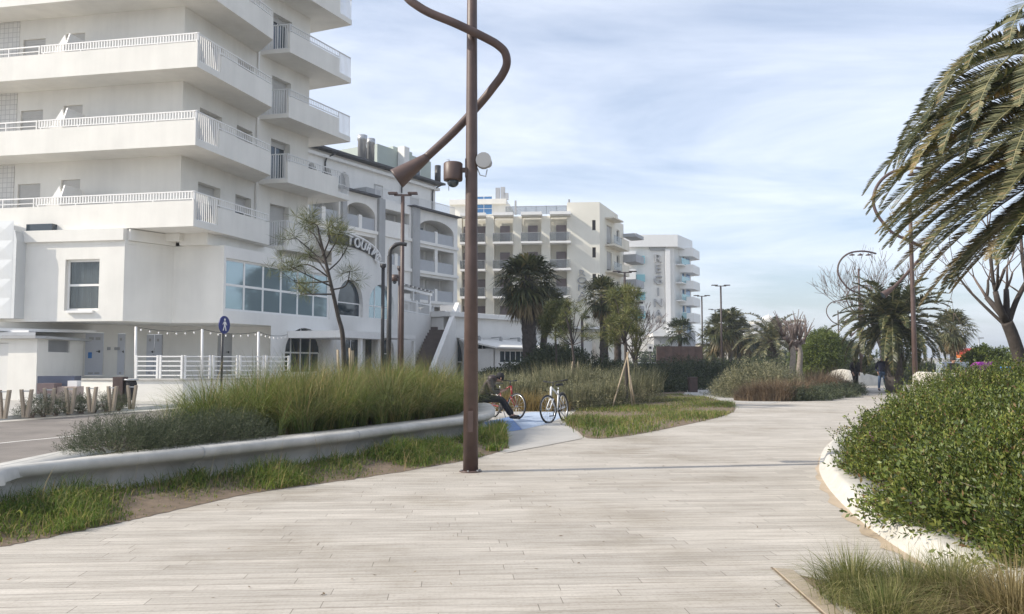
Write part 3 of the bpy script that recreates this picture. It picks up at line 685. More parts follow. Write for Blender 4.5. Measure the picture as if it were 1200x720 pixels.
# ================================================================ curved loggia hotel behind the podium
def build_loggia_hotel():
    r_end = PY(536, 290, 80)[:2]; dr = (0.51, 0.86)
    T0 = Fr(r_end, (-dr[0], -dr[1]))
    s_left = T0.S(352, 260)
    T = Fr(T0.xy(s_left), dr); S1 = s_left
    root = thing('loggia_hotel', 'white hotel with arched loggia balconies, grey piers and a dark roof edge', 'hotel', (*T.xy(0), 0))
    zr = [T.Z(510, 287), T.Z(510, 321), T.Z(510, 354.5), T.Z(510, 388)]
    H = zr[0] - zr[1]
    top = T.Z(510, 250); eave = T.Z(515, 207)
    bays = [(T.S(362, 250), T.S(397, 250)), (T.S(405, 250), T.S(440, 250)), (T.S(450, 250), T.S(480, 250)), (T.S(491, 250), T.S(532, 250))]
    holes = []; arched = {(1, 0), (3, 0), (2, 1)}
    for i, zb in enumerate(zr):
        for j, (a, b) in enumerate(bays):
            ht = zb + H - .45
            if (j, i) in ((2, 1), (2, 2)): a, b = a + 1.0, b - 1.0
            holes.append((a, b, zb + .12, ht, 1.0 if (j, i) in arched else 0, j, i))
    mb = MB(); T.wall(mb, 0, S1, 0, top, [h[:5] for h in holes], 1.5)
    T.box(mb, 0, S1, -14, -1.5, 0, top)                              # body behind the loggias
    mb.build('wall', 'plaster_b', root)
    for j, (a, b) in enumerate(((T.S(398, 250) + .1, T.S(404, 250)), (T.S(441, 250) + .1, T.S(449, 250)), (T.S(481, 250) + .1, T.S(490, 250)))):
        p = MB(); T.box(p, a, b, .002, .25, 0, top); p.build('pier', 'pier', root)
    bands = MB()
    for zb in zr: T.box(bands, 0, S1, .002, .16, zb - .16, zb + .1)
    bands.build('floor_band', 'plaster_b', root)
    for a, b, c, d, r, j, i in holes:
        p = MB(); m = (a + b) / 2
        if j == 2 and i == 0: T.box(p, a + .02, b - .02, -.2, -.06, c, c + 1.15); mt = 'plaster_b'
        else:
            T.box(p, a + .02, m - .2, -.12, -.08, c + .02, c + .98); T.box(p, m + .2, b - .02, -.12, -.08, c + .02, c + .98); mt = 'frost'
        p.build('parapet_panel', mt, root)
        if mt == 'frost':
            q = MB(); T.box(q, m - .2, m + .2, -.2, -.04, c, c + 1.1 if j != 3 or i == 0 else d - .01 if i == 1 else c + 1.1); q.build('post', 'plaster_b', root)
        T.window(root, a + .35, m - .1, c + .05, c + 2.1, o=-1.42, shut=.9 if (i + j) % 3 else .3, name='balcony_door', shutmat='shutter')
        T.window(root, m + .3, b - .4, c + .05, c + 2.1, o=-1.42, shut=.5, pane='glass', name='balcony_door')
    # dark tiled edge above the middle bays
    for a, b in ((T.S(358, 240), T.S(441, 250)), (T.S(480, 250), S1)):
        e = MB(); T.box(e, a, b, -.3, .5, top + .003, top + .13); e.build('roof_edge', 'roof', root)
    # attic set back
    o = -2.6
    at = MB(); ah = []
    for u in (365, 383, 403): ah.append((T.S(u - 6, 195, o), T.S(u + 7, 195, o), top + .5, top + 2.3, 1.0))
    wn = [(T.S(438, 212, o), T.S(449, 212, o), top + .6, top + 2.0), (T.S(480, 225, o), T.S(491, 225, o), top + .3, top + 1.7)]
    T.wall(at, 0, S1, top, eave, ah + wn, .6, o); T.box(at, .1, S1 - .1, -14, o - .6, top, eave - .01)
    at.build('attic_wall', 'plaster_b', root)
    for h in ah: T.window(root, *h[:4], o=o - .4, nx=2, pane='glass', arch=1.0)
    for h in wn: T.window(root, *h, o=o - .1, shut=.95)
    cor = MB(); T.box(cor, -.3, S1 + .3, o, o + .35, eave - .55, eave - .3); cor.build('cornice', 'plaster_b', root)
    ef = MB(); T.box(ef, -.5, S1 + .6, -14.3, o + .8, eave + .003, eave + .18); ef.build('roof', 'roof', root)
    tw = MB(); T.box(tw, T.S(423, 200, o) - .9, T.S(423, 200, o) + .9, o, o + 1.4, top + .01, top + 1.1); tw.build('terrace_box', 'pier', root)
    for u in (380, 470, 506):
        dp = MB(); s_ = T.S(u, 200, o); dp.tube([T.p(s_ + .7, o + .8, eave), T.p(s_ + .1, o + .15, eave - .5), T.p(s_, o + .1, eave - .9), T.p(s_, o + .1, top + .3)], .07, 6); dp.build('downpipe', 'black', root)
    ra = MB(); T.bars(ra, T.S(442, 235), S1 - .2, -.2, top + .24, top + 1.05, .16, .03); ra.build('terrace_railing', 'rail', root)
    # chimneys, tank, penthouse, aerial
    for u, v, rad in ((424.5, 163, .38), (434.5, 167, .34)):
        s_, zt = T.hit(u, v, -3.2); c = MB(); c.lathe([(rad, 0), (rad, zt - eave - .5), (rad * 1.15, zt - eave - .45), (rad * 1.15, zt - eave)], T.p(s_, -3.2, eave + .3), 14); c.build('flue', 'metal', root)
    s_, zt = T.hit(430, 176, -4); c = MB(); c.lathe([(.6, 0), (.62, zt - eave - .4), (.3, zt - eave - .2)], T.p(s_, -4, eave + .3), 14); c.build('water_tank', 'black', root)
    ph = MB(); a, b = T.S(442, 190, -6), T.S(505, 200, -6); T.box(ph, a, b, -12, -6, eave, T.Z(470, 178, -6)); T.box(ph, a + 3, b - 2.5, -11.5, -6.5, T.Z(470, 178, -6), T.Z(470, 178, -6) + .5); ph.build('penthouse', plain('green_grey_render', (.42, .47, .43), .85, .06, .5), root)
    c = MB(); s_ = T.S(473, 180, -5.5); T.box(c, s_ - .4, s_ + .4, -5.9, -5.1, eave, T.Z(473, 173, -5.5)); c.build('chimney', 'plaster_b', root)
    T.window(root, T.S(483, 190, -6), T.S(492, 190, -6), T.Z(487, 206, -6), T.Z(487, 195, -6), o=-5.93)
    ae = MB(); s_ = T.S(526, 200, -3); ae.tube([T.p(s_, -3, eave), T.p(s_, -3, eave + 3.2)], .04, 5)
    for k in range(4): T.box(ae, s_ - .7 + .1 * k, s_ + .5 - .1 * k, -3.02, -2.98, eave + 2.3 + .25 * k, eave + 2.34 + .25 * k)
    ae.build('aerial', 'metal', root)
    cs = MB(); s_ = T.S(513, 200, -3.4); cs.lathe([(.3, 0), (.3, 2.0)], T.p(s_, -3.4, eave + .3), 10); cs.build('flue', 'black', root)
    return T, S1
TH, TH_END = build_loggia_hotel()
# ================================================================ lower terrace with pergola, stair and veranda
def build_terrace_wing():
    a = PY(470, 380, 50.5)[:2]; b = PY(524.5, 380, 60)[:2]
    T = Fr(a, (b[0] - a[0], b[1] - a[1])); L = math.hypot(b[0] - a[0], b[1] - a[1])
    root = thing('terrace_wing', 'low white terrace wing with round corner, pergola and brown outdoor stair', 'building', (*a, 0))
    zt = T.Z(500, 370)
    K_ = .60
    plan = [T.xy(0), T.xy(L * K_)] + [T.xy(L * K_ + L * .24 * math.sin(t), -L * .24 * (1 - math.cos(t))) for t in (R(20), R(40), R(60), R(80))] + [T.xy(L * .84, -8), T.xy(0, -8)]
    m = MB(); m.prism(plan[::-1], 0, zt); m.build('wall', 'plaster_b', root)
    rail = MB(); P = plan[:6]
    for z0, z1 in ((zt + .03, zt + .12), (zt + .68, zt + .76)):
        for p, q in zip(P, P[1:]):
            f = Fr(p, (q[0] - p[0], q[1] - p[1])); f.box(rail, 0, math.hypot(q[0] - p[0], q[1] - p[1]), -.12, -.06, z0, z1)
    for p, q in zip(P, P[1:]):
        f = Fr(p, (q[0] - p[0], q[1] - p[1])); l = math.hypot(q[0] - p[0], q[1] - p[1]); k = max(2, int(l / .25))
        for i in range(k): f.box(rail, l * i / k, l * i / k + .06, -.11, -.07, zt + .005, zt + .68)
    rail.build('railing', 'rail', root)
    for s_ in (0.3, L * .32, L * .6):
        p = MB(); T.box(p, s_ - .18, s_ + .18, -.4, -.04, zt + .002, zt + .85); p.build('railing_post', 'plaster_b', root)
    pg = MB(); zp = T.Z(490, 341)
    for s_ in (0.5, L * .36, L * .72):
        T.box(pg, s_ - .07, s_ + .07, -.55, -.41, zt, zp); T.box(pg, s_ - .07, s_ + .07, -4, -3.86, zt, zp)
    T.box(pg, .3, L * .76, -.56, -.4, zp, zp + .16)
    for k in range(9): s_ = .4 + k * (L * .7) / 8.3; T.box(pg, s_ - .05, s_ + .05, -4.2, -.2, zp + .162, zp + .26)
    pg.build('pergola', 'white', root)
    aw = MB(); T.box(aw, .2, L * .76, -4.1, -.3, zp + .265, zp + .30); aw.build('shade_roof', 'roof', root)
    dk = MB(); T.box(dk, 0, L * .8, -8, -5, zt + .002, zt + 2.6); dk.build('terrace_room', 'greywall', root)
    for k in range(4):
        T.window(root, .4 + k * 2.2, 2.2 + k * 2.2, zt + .1, zt + 2.2, o=-4.93, nx=2, pane='glass')
    # stair
    s0 = T.p(L + .3, -1, 0); 
    Q0 = PY(506, 430, 49.5)[:2]; Q1 = PY(533, 370, 57.5)[:2]
    ST = Fr(Q0, (Q1[0] - Q0[0], Q1[1] - Q0[1])); LS = math.hypot(Q1[0] - Q0[0], Q1[1] - Q0[1]); zs = zt - .1; n = 22
    sm = MB()
    for i in range(n): ST.box(sm, LS * i / n, LS * (i + 1) / n, -1.5, 0, 0, zs * (i + 1) / n)
    sm.build('stair', 'stairstone', root)
    bal = MB(); zz = lambda k: zs * k
    ST.poly(bal, [(-1.2, 0), (LS, 0), (LS, zs + 1.1), (-1.2, 1.0)], .02, .3); bal.build('stair_wall', 'plaster_b', root)
    bw = MB(); ST.box(bw, LS, LS + 3, -1.5, -.0, 0, zs + .02); ST.box(bw, LS + 2.6, LS + 2.8, -1.5, -.02, zs + .023, zs + 1.1); bw.build('landing', 'greywall', root)
    # entrance canopy in front of the arches
    cn = MB(); PF2.box(cn, PF2.S(401, 392, 3), PF2.S(449, 392, 3), 0.01, 3.0, PF2.Z(430, 397, 3), PF2.Z(430, 389, 3)); cn.build('entrance_canopy', 'white', root)
    c2 = MB(); PF2.box(c2, PF2.S(456, 392, 2), PF2.S(487, 392, 2), -.3, 2.0, PF2.Z(470, 397, 2), PF2.Z(470, 392, 2)); c2.build('side_canopy', 'white', root)
    for u, o in ((404, 2.9), (424, 2.9), (447, 2.9), (458, 1.9), (486, 1.9)):
        c = MB(); s_ = PF2.S(u, 400, o); PF2.box(c, s_ - .08, s_ + .08, o - .16, o, 0, PF2.Z(440, 397, 2.5)); c.build('canopy_post', 'white', root)
build_terrace_wing()
def build_veranda():
    a = PY(531, 400, 56)[:2]; b = PY(654, 400, 66)[:2]
    V = Fr(a, (b[0] - a[0], b[1] - a[1])); L = math.hypot(b[0] - a[0], b[1] - a[1])
    root = thing('veranda', 'long low white veranda with arched glass doors between the lamp pole and the tall palm', 'building', (*a, 0))
    zt = V.Z(600, 376)
    hs = [(V.S(527, 410), V.S(546, 410), .1, V.Z(540, 396), 1.6), (V.S(559, 410), V.S(574.5, 410), .1, V.Z(567, 397), 1.6), (V.S(577, 410), V.S(590, 410), .1, V.Z(583, 398), 1.4)]
    m = MB(); V.wall(m, -0.5, L, 0, zt, hs, .4); V.box(m, -.5, L, -7, -.4, 0, zt - .02); m.build('wall', 'plaster_b', root)
    for h in hs: V.window(root, *h[:4], o=-.3, nx=3, fw=.07, arch=h[4], pane='glass', name='glass_door')
    rf = MB(); V.box(rf, -.7, L + .3, -7.2, .35, zt + .003, zt + .3); V.box(rf, -.7, L + .3, -7.4, -.1, zt + .31, V.Z(600, 370)); rf.build('roof', 'plaster_b', root)
    for u in (550, 575.5, 597):
        s_ = V.S(u, 400); la = MB(); la.tube([V.p(s_, .05, zt - 1.3), V.p(s_, .9, zt - 1.25)], .04, 5); V.box(la, s_ - .06, s_ + .06, .75, .95, zt - 1.7, zt - 1.28); la.build('wall_lamp', 'pier', root)
    aw = MB(); V.box(aw, V.S(548, 400), V.S(604, 400), .02, .1, zt - 1.55, zt - 1.48); aw.build('awning_bar', 'pier', root)
    # glazed dehors
    K = thing('garden_pavilion', 'small white glazed pavilion with canvas roof at the foot of the tall palms', 'kiosk', V.p(V.S(600), 2, 0))
    s0, s1 = V.S(580, 410, 3), V.S(652, 410, 3); z1 = V.Z(600, 409, 3)
    m = MB(); h = (V.S(586, 415, 3), V.S(617, 415, 3), V.Z(600, 425.5, 3), V.Z(600, 411, 3)); V.wall(m, s0, s1, 0, z1, [h], .12, 3.0); V.box(m, s0, s1, .4, 2.88, 0, z1 - .01); m.build('wall', 'plaster_b', K)
    V.window(K, *h, o=2.95, nx=5, pane='glass')
    r = MB(); r.add([V.p(s0 - .3, 3.3, z1), V.p(s1 + .3, 3.3, z1), V.p(s1 + .3, .3, z1 + .55), V.p(s0 - .3, .3, z1 + .55), V.p(s0 - .3, 3.3, z1 + .1), V.p(s1 + .3, 3.3, z1 + .1), V.p(s1 + .3, .3, z1 + .68), V.p(s0 - .3, .3, z1 + .68)], [(3, 2, 1, 0), (4, 5, 6, 7), (0, 1, 5, 4), (1, 2, 6, 5), (2, 3, 7, 6), (3, 0, 4, 7)]); r.build('canvas_roof', 'plaster_in', K)
build_veranda()
# ================================================================ cream hotel with recessed balconies
def build_cream_hotel():
    c = PY(703, 300, 94)[:2]
    A = Fr(c, (-1, 0.10)); B = Fr(c, (0.41, 0.91))
    root = thing('cream_hotel', 'cream hotel with recessed balconies and mauve shutters, a roof terrace and vertical name letters', 'hotel', (*c, 0))
    zf = [A.Z(650, v) for v in (253, 284.5, 316, 348, 380)]
    ztop = A.Z(690, 237)
    cols = [(A.S(u1, 300), A.S(u0, 300)) for u0, u1 in ((541, 552), (557, 569), (579, 601), (611.5, 634.5), (645, 668))]
    cols.append((A.S(518, 300), A.S(508, 300)))
    hs = []
    for i in range(4):
        for a, b in cols: hs.append((a, b, zf[i + 1] + .02, zf[i] - .05))
    sw = [(A.S(698, 265), A.S(694, 265), A.Z(696, v1), A.Z(696, v0)) for v0, v1 in ((258, 270), (290, 302), (321, 334))]
    Lf = A.S(495, 300)
    m = MB(); A.wall(m, 0, A.S(664, 300) - .05, zf[4], ztop, sw, .35); A.wall(m, A.S(664, 300) - .05, Lf, zf[4], zf[0], hs, 1.0)
    A.wall(m, 0, Lf, 0, zf[4])
    s2 = B.S(731, 300)
    Bd = [(B.S(711, 280), B.S(717, 280), zf[i + 1] + .1, zf[i + 1] + 2.3) for i in range(4)]
    Bw = [(B.S(722.5, 280), B.S(726, 280), zf[i + 1] + .9, zf[i + 1] + 2.3) for i in range(4)]
    zb1 = B.Z(727, 247)
    B.wall(m, 0, s2, 0, ztop - 1.2, Bd + Bw, .25)
    # sloping parapet of the side wall and body
    B.poly(m, [(0, ztop - 1.199), (s2 * .75, ztop - 1.199), (s2 * .75, ztop - .4), (0, ztop - .02)], -.3, 0)
    e = B.xy(s2)
    m.prism([A.xy(.3, -1.2), A.xy(Lf, -1.2), A.xy(Lf, -14), (e[0] - 1, e[1] + 2), B.xy(s2 - .1, -.3)], 0, zf[0] - .02)
    A.box(m, .02, A.S(664, 300) - .07, -6, -.36, zf[0] - .01, ztop - .003)
    # curved shaded corner at the end of the side wall
    last = e; d = B.d
    for k in range(4):
        an = math.atan2(d[1], d[0]) + R(17) * (k + 1); nx = (last[0] + 1.6 * math.cos(an), last[1] + 1.6 * math.sin(an))
        m.quad((*last, 0), (*nx, 0), (*nx, ztop - 1.5 - k * .3), (*last, ztop - 1.5 - k * .3)); last = nx
    m.build('wall', 'cream', root)
    for h in sw: A.window(root, *h, o=-.2, pane='dark', frame='corten_red')
    for h in Bd: B.window(root, *h, o=-.15, shut=.9, name='balcony_door')
    for h in Bw: B.window(root, *h, o=-.15, pane='glass')
    for i in range(4):
        for a, b in cols:
            m_ = (a + b) / 2
            A.window(root, m_ - .65, m_ + .5, zf[i + 1] + .05, zf[i + 1] + 2.1, o=-.9, shut=.97, name='balcony_door', shutmat='lilac')
            bl = MB(); A.box(bl, a - .12, b, -.0, 1.25, zf[i + 1] - .2, zf[i + 1] + .02); bo = bl.build('balcony', 'white', root)
            rl = MB(); A.box(rl, a, b, 1.18, 1.2, zf[i + 1] + .08, zf[i + 1] + .95); A.box(rl, a - .1, a - .08, 0.02, 1.16, zf[i + 1] + .08, zf[i + 1] + .95); A.box(rl, b - .04, b - .02, 0.02, 1.16, zf[i + 1] + .08, zf[i + 1] + .95); rl.build('glass_rail', 'glass_clear', bo)
            hr = MB(); A.box(hr, a - .1, b, 1.17, 1.21, zf[i + 1] + .955, zf[i + 1] + 1.0)
            for q in (a - .1, b - .03): A.box(hr, q, q + .04, 1.16, 1.215, zf[i + 1] + .021, zf[i + 1] + .95)
            hr.build('handrail', 'pier', bo)
    for a, b in cols:
        tp = MB(); A.box(tp, a - .12, b, -.02, 1.25, zf[0] - .05, zf[0] + .28); tp.build('roof_slab', 'white', root)
    for i in range(4):
        bl = MB(); s0, s1 = B.S(709, 280), B.S(727, 280); B.box(bl, s0, s1, 0.002, 1.1, zf[i + 1] - .2, zf[i + 1]); bo = bl.build('balcony', 'cream_pale', root)
        rl = MB(); B.box(rl, s0, s1 * .62, 1.05, 1.07, zf[i + 1] + .08, zf[i + 1] + 1.0); rl.build('glass_rail', 'glass_clear', bo)
        pr = MB(); B.box(pr, s1 * .62, s1, 1.02, 1.08, zf[i + 1] + .02, zf[i + 1] + 1.0); pr.build('solid_rail', 'cream_pale', bo)
        if i < 4:
            ob = MB(); B.box(ob, s2 - .3, s2 + 3.2, 0.004, 1.6, zf[i] - 1.3, zf[i] - .4 if i else zf[i] - .9); ob.build('rear_balcony', 'greywall', root)
    tb = MB(); s0, s1 = B.S(709, 250), B.S(720, 250); B.box(tb, s0, s1, .002, 1.1, zf[0] - .1, zf[0] + .05); tb.build('hood', 'cream_pale', root)
    # roof terrace: glass balustrade, posts, stair tower
    gr = MB(); a, b = A.S(664, 250), A.S(592, 250); A.box(gr, a, b, -.6, -.57, zf[0] + .3, A.Z(630, 241)); g = gr.build('roof_balustrade', 'glass_clear', root)
    pr = MB()
    for k in range(7): q = a + (b - a) * k / 6; A.box(pr, q - .03, q + .03, -.64, -.605, zf[0] + .28, A.Z(630, 241))
    A.box(pr, a, b, -.65, -.55, A.Z(630, 241) + .002, A.Z(630, 241) + .06); pr.build('rail_post', 'metal', g)
    for u, v in ((604, 235), (667, 233.5)):
        p = MB(); q = A.S(u, 250); A.box(p, q - .1, q + .1, -.3, -.1, zf[0] + .25, A.Z(u, v)); p.build('flagpole', 'pier', root)
    tw = MB(); a, b = A.S(593, 240), A.S(520, 240); zt = A.Z(575, 226); A.box(tw, a, b, -9, -4, zf[0] - .1, zt - .6); A.box(tw, a + .4, b, -9.2, -3.6, zt - .6, zt); tw.build('stair_tower', 'plaster', root)
    A.window(root, A.S(577, 240, -3.9), A.S(557, 240, -3.9), A.Z(567, 252, -3.9), A.Z(567, 230, -3.9), o=-3.93, nx=2, nz=3, pane='glass_blue')
    for u, v in ((583, 220), (589, 219), (593, 226)):
        p = MB(); q = A.S(u, 240, -4); A.box(p, q - .25, q + .25, -4.5, -4.1, zt, A.Z(u, v, -4)); p.build('chimney', 'greywall', root)
    # name letters down the wall
    sg = thing('vertical_sign', 'dark vertical letters and two stars on the cream hotel wall', 'sign', A.p(A.S(682), .1, zf[3]))
    for i, ch in enumerate('ROMA'):
        mb = MB(); u = 682.0; text_to(mb, A, ch, A.S(u, 320), A.Z(u, 320.5 + i * 8.6), 1.0, .12, 0, 1.35, .07); mb.build('letter', 'pier', sg)
    for u in (678.5, 685.5):
        mb = MB(); s_, z_ = A.S(u, 352), A.Z(u, 352.5); A.poly(mb, [(s_ + (.3 if k % 2 == 0 else .13) * math.sin(k * math.pi / 5), z_ + (.3 if k % 2 == 0 else .13) * math.cos(k * math.pi / 5)) for k in range(10)], .02, .12); mb.build('star', 'pier', sg)
    # low cream building at its foot
    lo = thing('low_building', 'low cream building with long white cornice behind the dark hedge', 'building', (*XY(655, 80), 0))
    D = Fr(XY(618, 80), (1, 0.02)); l = D.S(703, 405)
    m = MB(); D.wall(m, 0, l, 0, D.Z(650, 389), [(D.S(660, 405), D.S(694, 405), D.Z(660, 419), D.Z(660, 397))], .12, thick=8); m.build('wall', 'cream_pale', lo)
    pn = MB(); D.box(pn, D.S(660, 405), D.S(694, 405), -.1, -.06, D.Z(660, 419), D.Z(660, 397)); pn.build('panel', 'plaster', lo)
    for z0, z1, o in ((389, 386.5, .3), (386, 383, .6)):
        k = MB(); D.box(k, -.2, l + .3, -8, o, D.Z(650, z0) + .003, D.Z(650, z1)); k.build('cornice', 'plaster_in' if o < .5 else 'white', lo)
    dk = MB(); D.box(dk, -.2, l + .2, -.05, .62, D.Z(650, 386.4), D.Z(650, 385.9) - .003); dk.build('gutter', 'pier', lo)
    um = thing('closed_parasol', 'closed beige parasol standing before the low cream building', 'parasol', (*XY(696.5, 78), 0))
    p = MB(); p.tube([(*XY(696.5, 78), 0), (*XY(696.5, 78), 3.4)], .05, 6); p.build('pole', 'pier', um)
    p = MB(); p.lathe([(.05, 1.7), (.28, 1.9), (.22, 2.6), (.06, 3.35)], (*XY(696.5, 78), 0), 10); p.build('canopy', 'umbrella', um)
build_cream_hotel()
# ================================================================ blue and white hotel further along
def build_blue_hotel():
    c = PY(790, 330, 160)[:2]
    A = Fr(c, (-1, .02)); B = Fr(c, (.45, .89))
    root = thing('blue_balcony_hotel', 'white hotel with blue glass balconies to the right of the cream hotel', 'hotel', (*c, 0))
    zt, zk = A.Z(770, 276), A.Z(770, 290)
    L = A.S(700, 330); zl = A.Z(760, 392)
    m = MB(); A.wall(m, 0, L, 0, zk); B.wall(m, 0, 12, 0, zk); A.box(m, .3, L, -14, -.3, 0, zk - .01); m.build('wall', 'plaster_b', root)
    f = MB(); f.prism([A.xy(-.6, .9), A.xy(L, .9), A.xy(L, -14), (B.xy(13)[0], B.xy(13)[1]), B.xy(9, 1.2)][::-1], zk + .003, zt); f.build('roof_fascia', 'white', root)
    st = MB(); A.box(st, A.S(785, 330), A.S(779.5, 330), .02, .7, zl, A.Z(770, 293)); st.build('vertical_fin', 'white', root)
    zz = [A.Z(770, v) for v in (309, 330.5, 351.5, 373)]
    for z in zz:
        b = MB(); A.box(b, A.S(744, 330), A.S(728, 330), .01, 1.6, z - .2, z + 2.2); b.build('balcony', 'white', root)
        g = MB(); A.box(g, A.S(755, 330), A.S(745, 330), .01, 1.2, z - .1, z + 1.3); g.build('glass_rail', 'glass_aqua', root)
    # side balconies in pale glass
    for z in zz:
        g = MB(); B.box(g, 1.2, 6.5, .01, 1.2, z - .2, z + .02); g.build('balcony', 'white', root)
        g = MB(); B.box(g, 1.2, 6.5, 1.15, 1.2, z + .03, z + 1.2); g.build('glass_rail', 'glass_aqua', root)
        B.window(root, 1.6, 4.0, z + .1, z + 2.4, o=-.02, pane='glass')
    # stepped balcony wing
    W = Fr(PY(794, 330, 163)[:2], (1, 0.03)); e = W.S(812.5, 330)
    wl = MB(); W.box(wl, -1.5, e - 1.5, -12, -2.2, 0, W.Z(800, 293)); wl.build('wing_wall', 'plaster_b', root)
    for i, (v0, v1) in enumerate(((290.5, 300.5), (310, 319.5), (329, 338.5), (348, 358), (367, 377.5))):
        b = MB(); z1, z0 = W.Z(800, v0), W.Z(800, v1); xr = W.xy(e, 0)
        b.prism([W.xy(0), W.xy(e), (xr[0] + 2.6, xr[1] + 6), (xr[0] - 2, xr[1] + 11), W.xy(0, -10)], z0, z1); b.build('balcony_band', 'white', root)
        zb = W.Z(800, v1 + 9.5) if i < 4 else W.Z(800, 390)
        g = MB(); g.prism([W.xy(.3, -2.0), W.xy(e - 1.2, -2.0), (xr[0] + .4, xr[1] + 5), (xr[0] - 3, xr[1] + 9), W.xy(.3, -9)], zb, z0 - .003); g.build('glazing', 'glass_blue', root)
        cl = MB(); W.box(cl, .7, 1.1, -1.2, -.8, zb, z0); W.box(cl, e * .55, e * .55 + .3, -1.8, -1.5, zb, z0); cl.build('column', 'white', root)
    b = MB(); W.box(b, -5.5, e, -8, 1, 0, W.Z(800, 390)); b.build('ground_floor', 'greywall', root)
    lo = MB(); A.box(lo, A.S(792, 400), A.S(757, 400), .7, 9, A.Z(775, 396), A.Z(775, 392.5)); lo.build('entrance_canopy', 'white', root)
    lo = MB(); A.box(lo, A.S(790, 400), A.S(759, 400), .7, 8, 0, A.Z(775, 396) - .003); lo.build('entrance_room', 'pier', root)
    sg = thing('vertical_sign', 'grey crown, vertical letters and three stars on the blue and white hotel', 'sign', A.p(A.S(772), .3, 10))
    for ch, v in zip('REGINA', (304, 316, 329, 343, 356, 369)):
        mb = MB(); text_to(mb, A, ch, A.S(771, 330), A.Z(771, v), 2.3, .35, 0, 1.1, .3); mb.build('letter', 'pier', sg)
    cr = MB(); s_, z_ = A.S(770, 290), A.Z(770, 294); sgn = -1
    A.poly(cr, [(s_ - 1.3, z_), (s_ + 1.3, z_), (s_ + 1.9, z_ + 1.4), (s_ + .9, z_ + .7), (s_, z_ + 1.6), (s_ - .9, z_ + .7), (s_ - 1.9, z_ + 1.4)], .05, .3); cr.build('crown_emblem', 'pier', sg)
    for u in (770, 774, 778):
        mb = MB(); s_, z_ = A.S(u, 377), A.Z(u, 377); A.poly(mb, [(s_ + (.38 if k % 2 == 0 else .16) * math.sin(k * math.pi / 5), z_ + (.38 if k % 2 == 0 else .16) * math.cos(k * math.pi / 5)) for k in range(10)], .02, .2); mb.build('star', 'pier', sg)
build_blue_hotel()
def build_far():
    A = Fr(XY(945, 330), (-1, .05))
    root = thing('grand_hotel', 'far pale grand hotel with small turrets on its roof beyond the trees', 'hotel', (*XY(905, 330), 0))
    S = lambda u: A.S(u, 400); Z = lambda v: A.Z(905, v)
    m = MB(); hs = []
    rows = [(384.5, 387.5), (391.5, 396.5), (400, 404)]
    for v0, v1 in rows:
        for k in range(8): hs.append((S(884 + k * 7.1), S(888.6 + k * 7.1), Z(v1), Z(v0)))
    A.wall(m, S(945), S(881), 0, Z(381), hs, 1.0); A.box(m, S(945), S(881), -12, -1.0, 0, Z(381) - .05); A.box(m, S(940), S(885), -10, -1.5, Z(381), Z(376.5)); A.box(m, S(881), S(872), -8, -.5, 0, Z(386)); m.build('wall', 'plaster', root)
    for h in hs: 
        g = MB(); A.box(g, h[0] + .02, h[1] - .02, -.9, -.8, h[2], h[3]); g.build('window', 'glass', root)
    r = MB(); A.box(r, S(946), S(880.5), -1, 1.0, Z(381) + .01, Z(380)); A.box(r, S(940), S(884), -10, -.5, Z(376.5) + .01, Z(375.6)); r.build('roof_slab', 'white', root)
    for u, v in ((904, 369), (942, 374)):
        t = MB(); p = A.p(S(u), -4, Z(378)); h = Z(v) - Z(378); t.lathe([(2.2, 0), (2.2, h * .5), (2.5, h * .52), (2.3, h * .7), (1.3, h * .92), (.2, h), (.1, h * 1.2)], p, 12); t.build('turret', 'plaster', root)
    # long low roofs seen between the trees
    for u0, u1, v, Y, lab, mt in ((820, 872, 404, 240, 'long low far building with pale roofline behind the palm cluster', 'cream_pale'), (945, 990, 409, 260, 'low far building half hidden behind the round tree', 'plaster_b')):
        b = thing('far_building', lab, 'building', (*XY((u0 + u1) / 2, Y), 0)); F = Fr(XY(u1, Y), (-1, .04)); m = MB()
        a, c = F.S(u1), F.S(u0); zz = F.Z(u0, v); hs = [(a + 1.5 + k * 3.2, a + 3.1 + k * 3.2, zz - 2.4, zz - .9) for k in range(int((c - a - 3) / 3.2))]
        F.wall(m, a, c, 0, zz, hs, .2, thick=9); m.build('wall', mt, b)
        g = MB(); F.box(g, a + 1, c - 1, -.19, -.15, zz - 2.5, zz - .8); g.build('window_strip', 'glass', b)
        r = MB(); F.box(r, a - .3, c + .3, -9.4, .5, zz + .003, zz + .35); r.build('roof', 'corten_red' if u0 < 900 else 'white', b)
build_far()
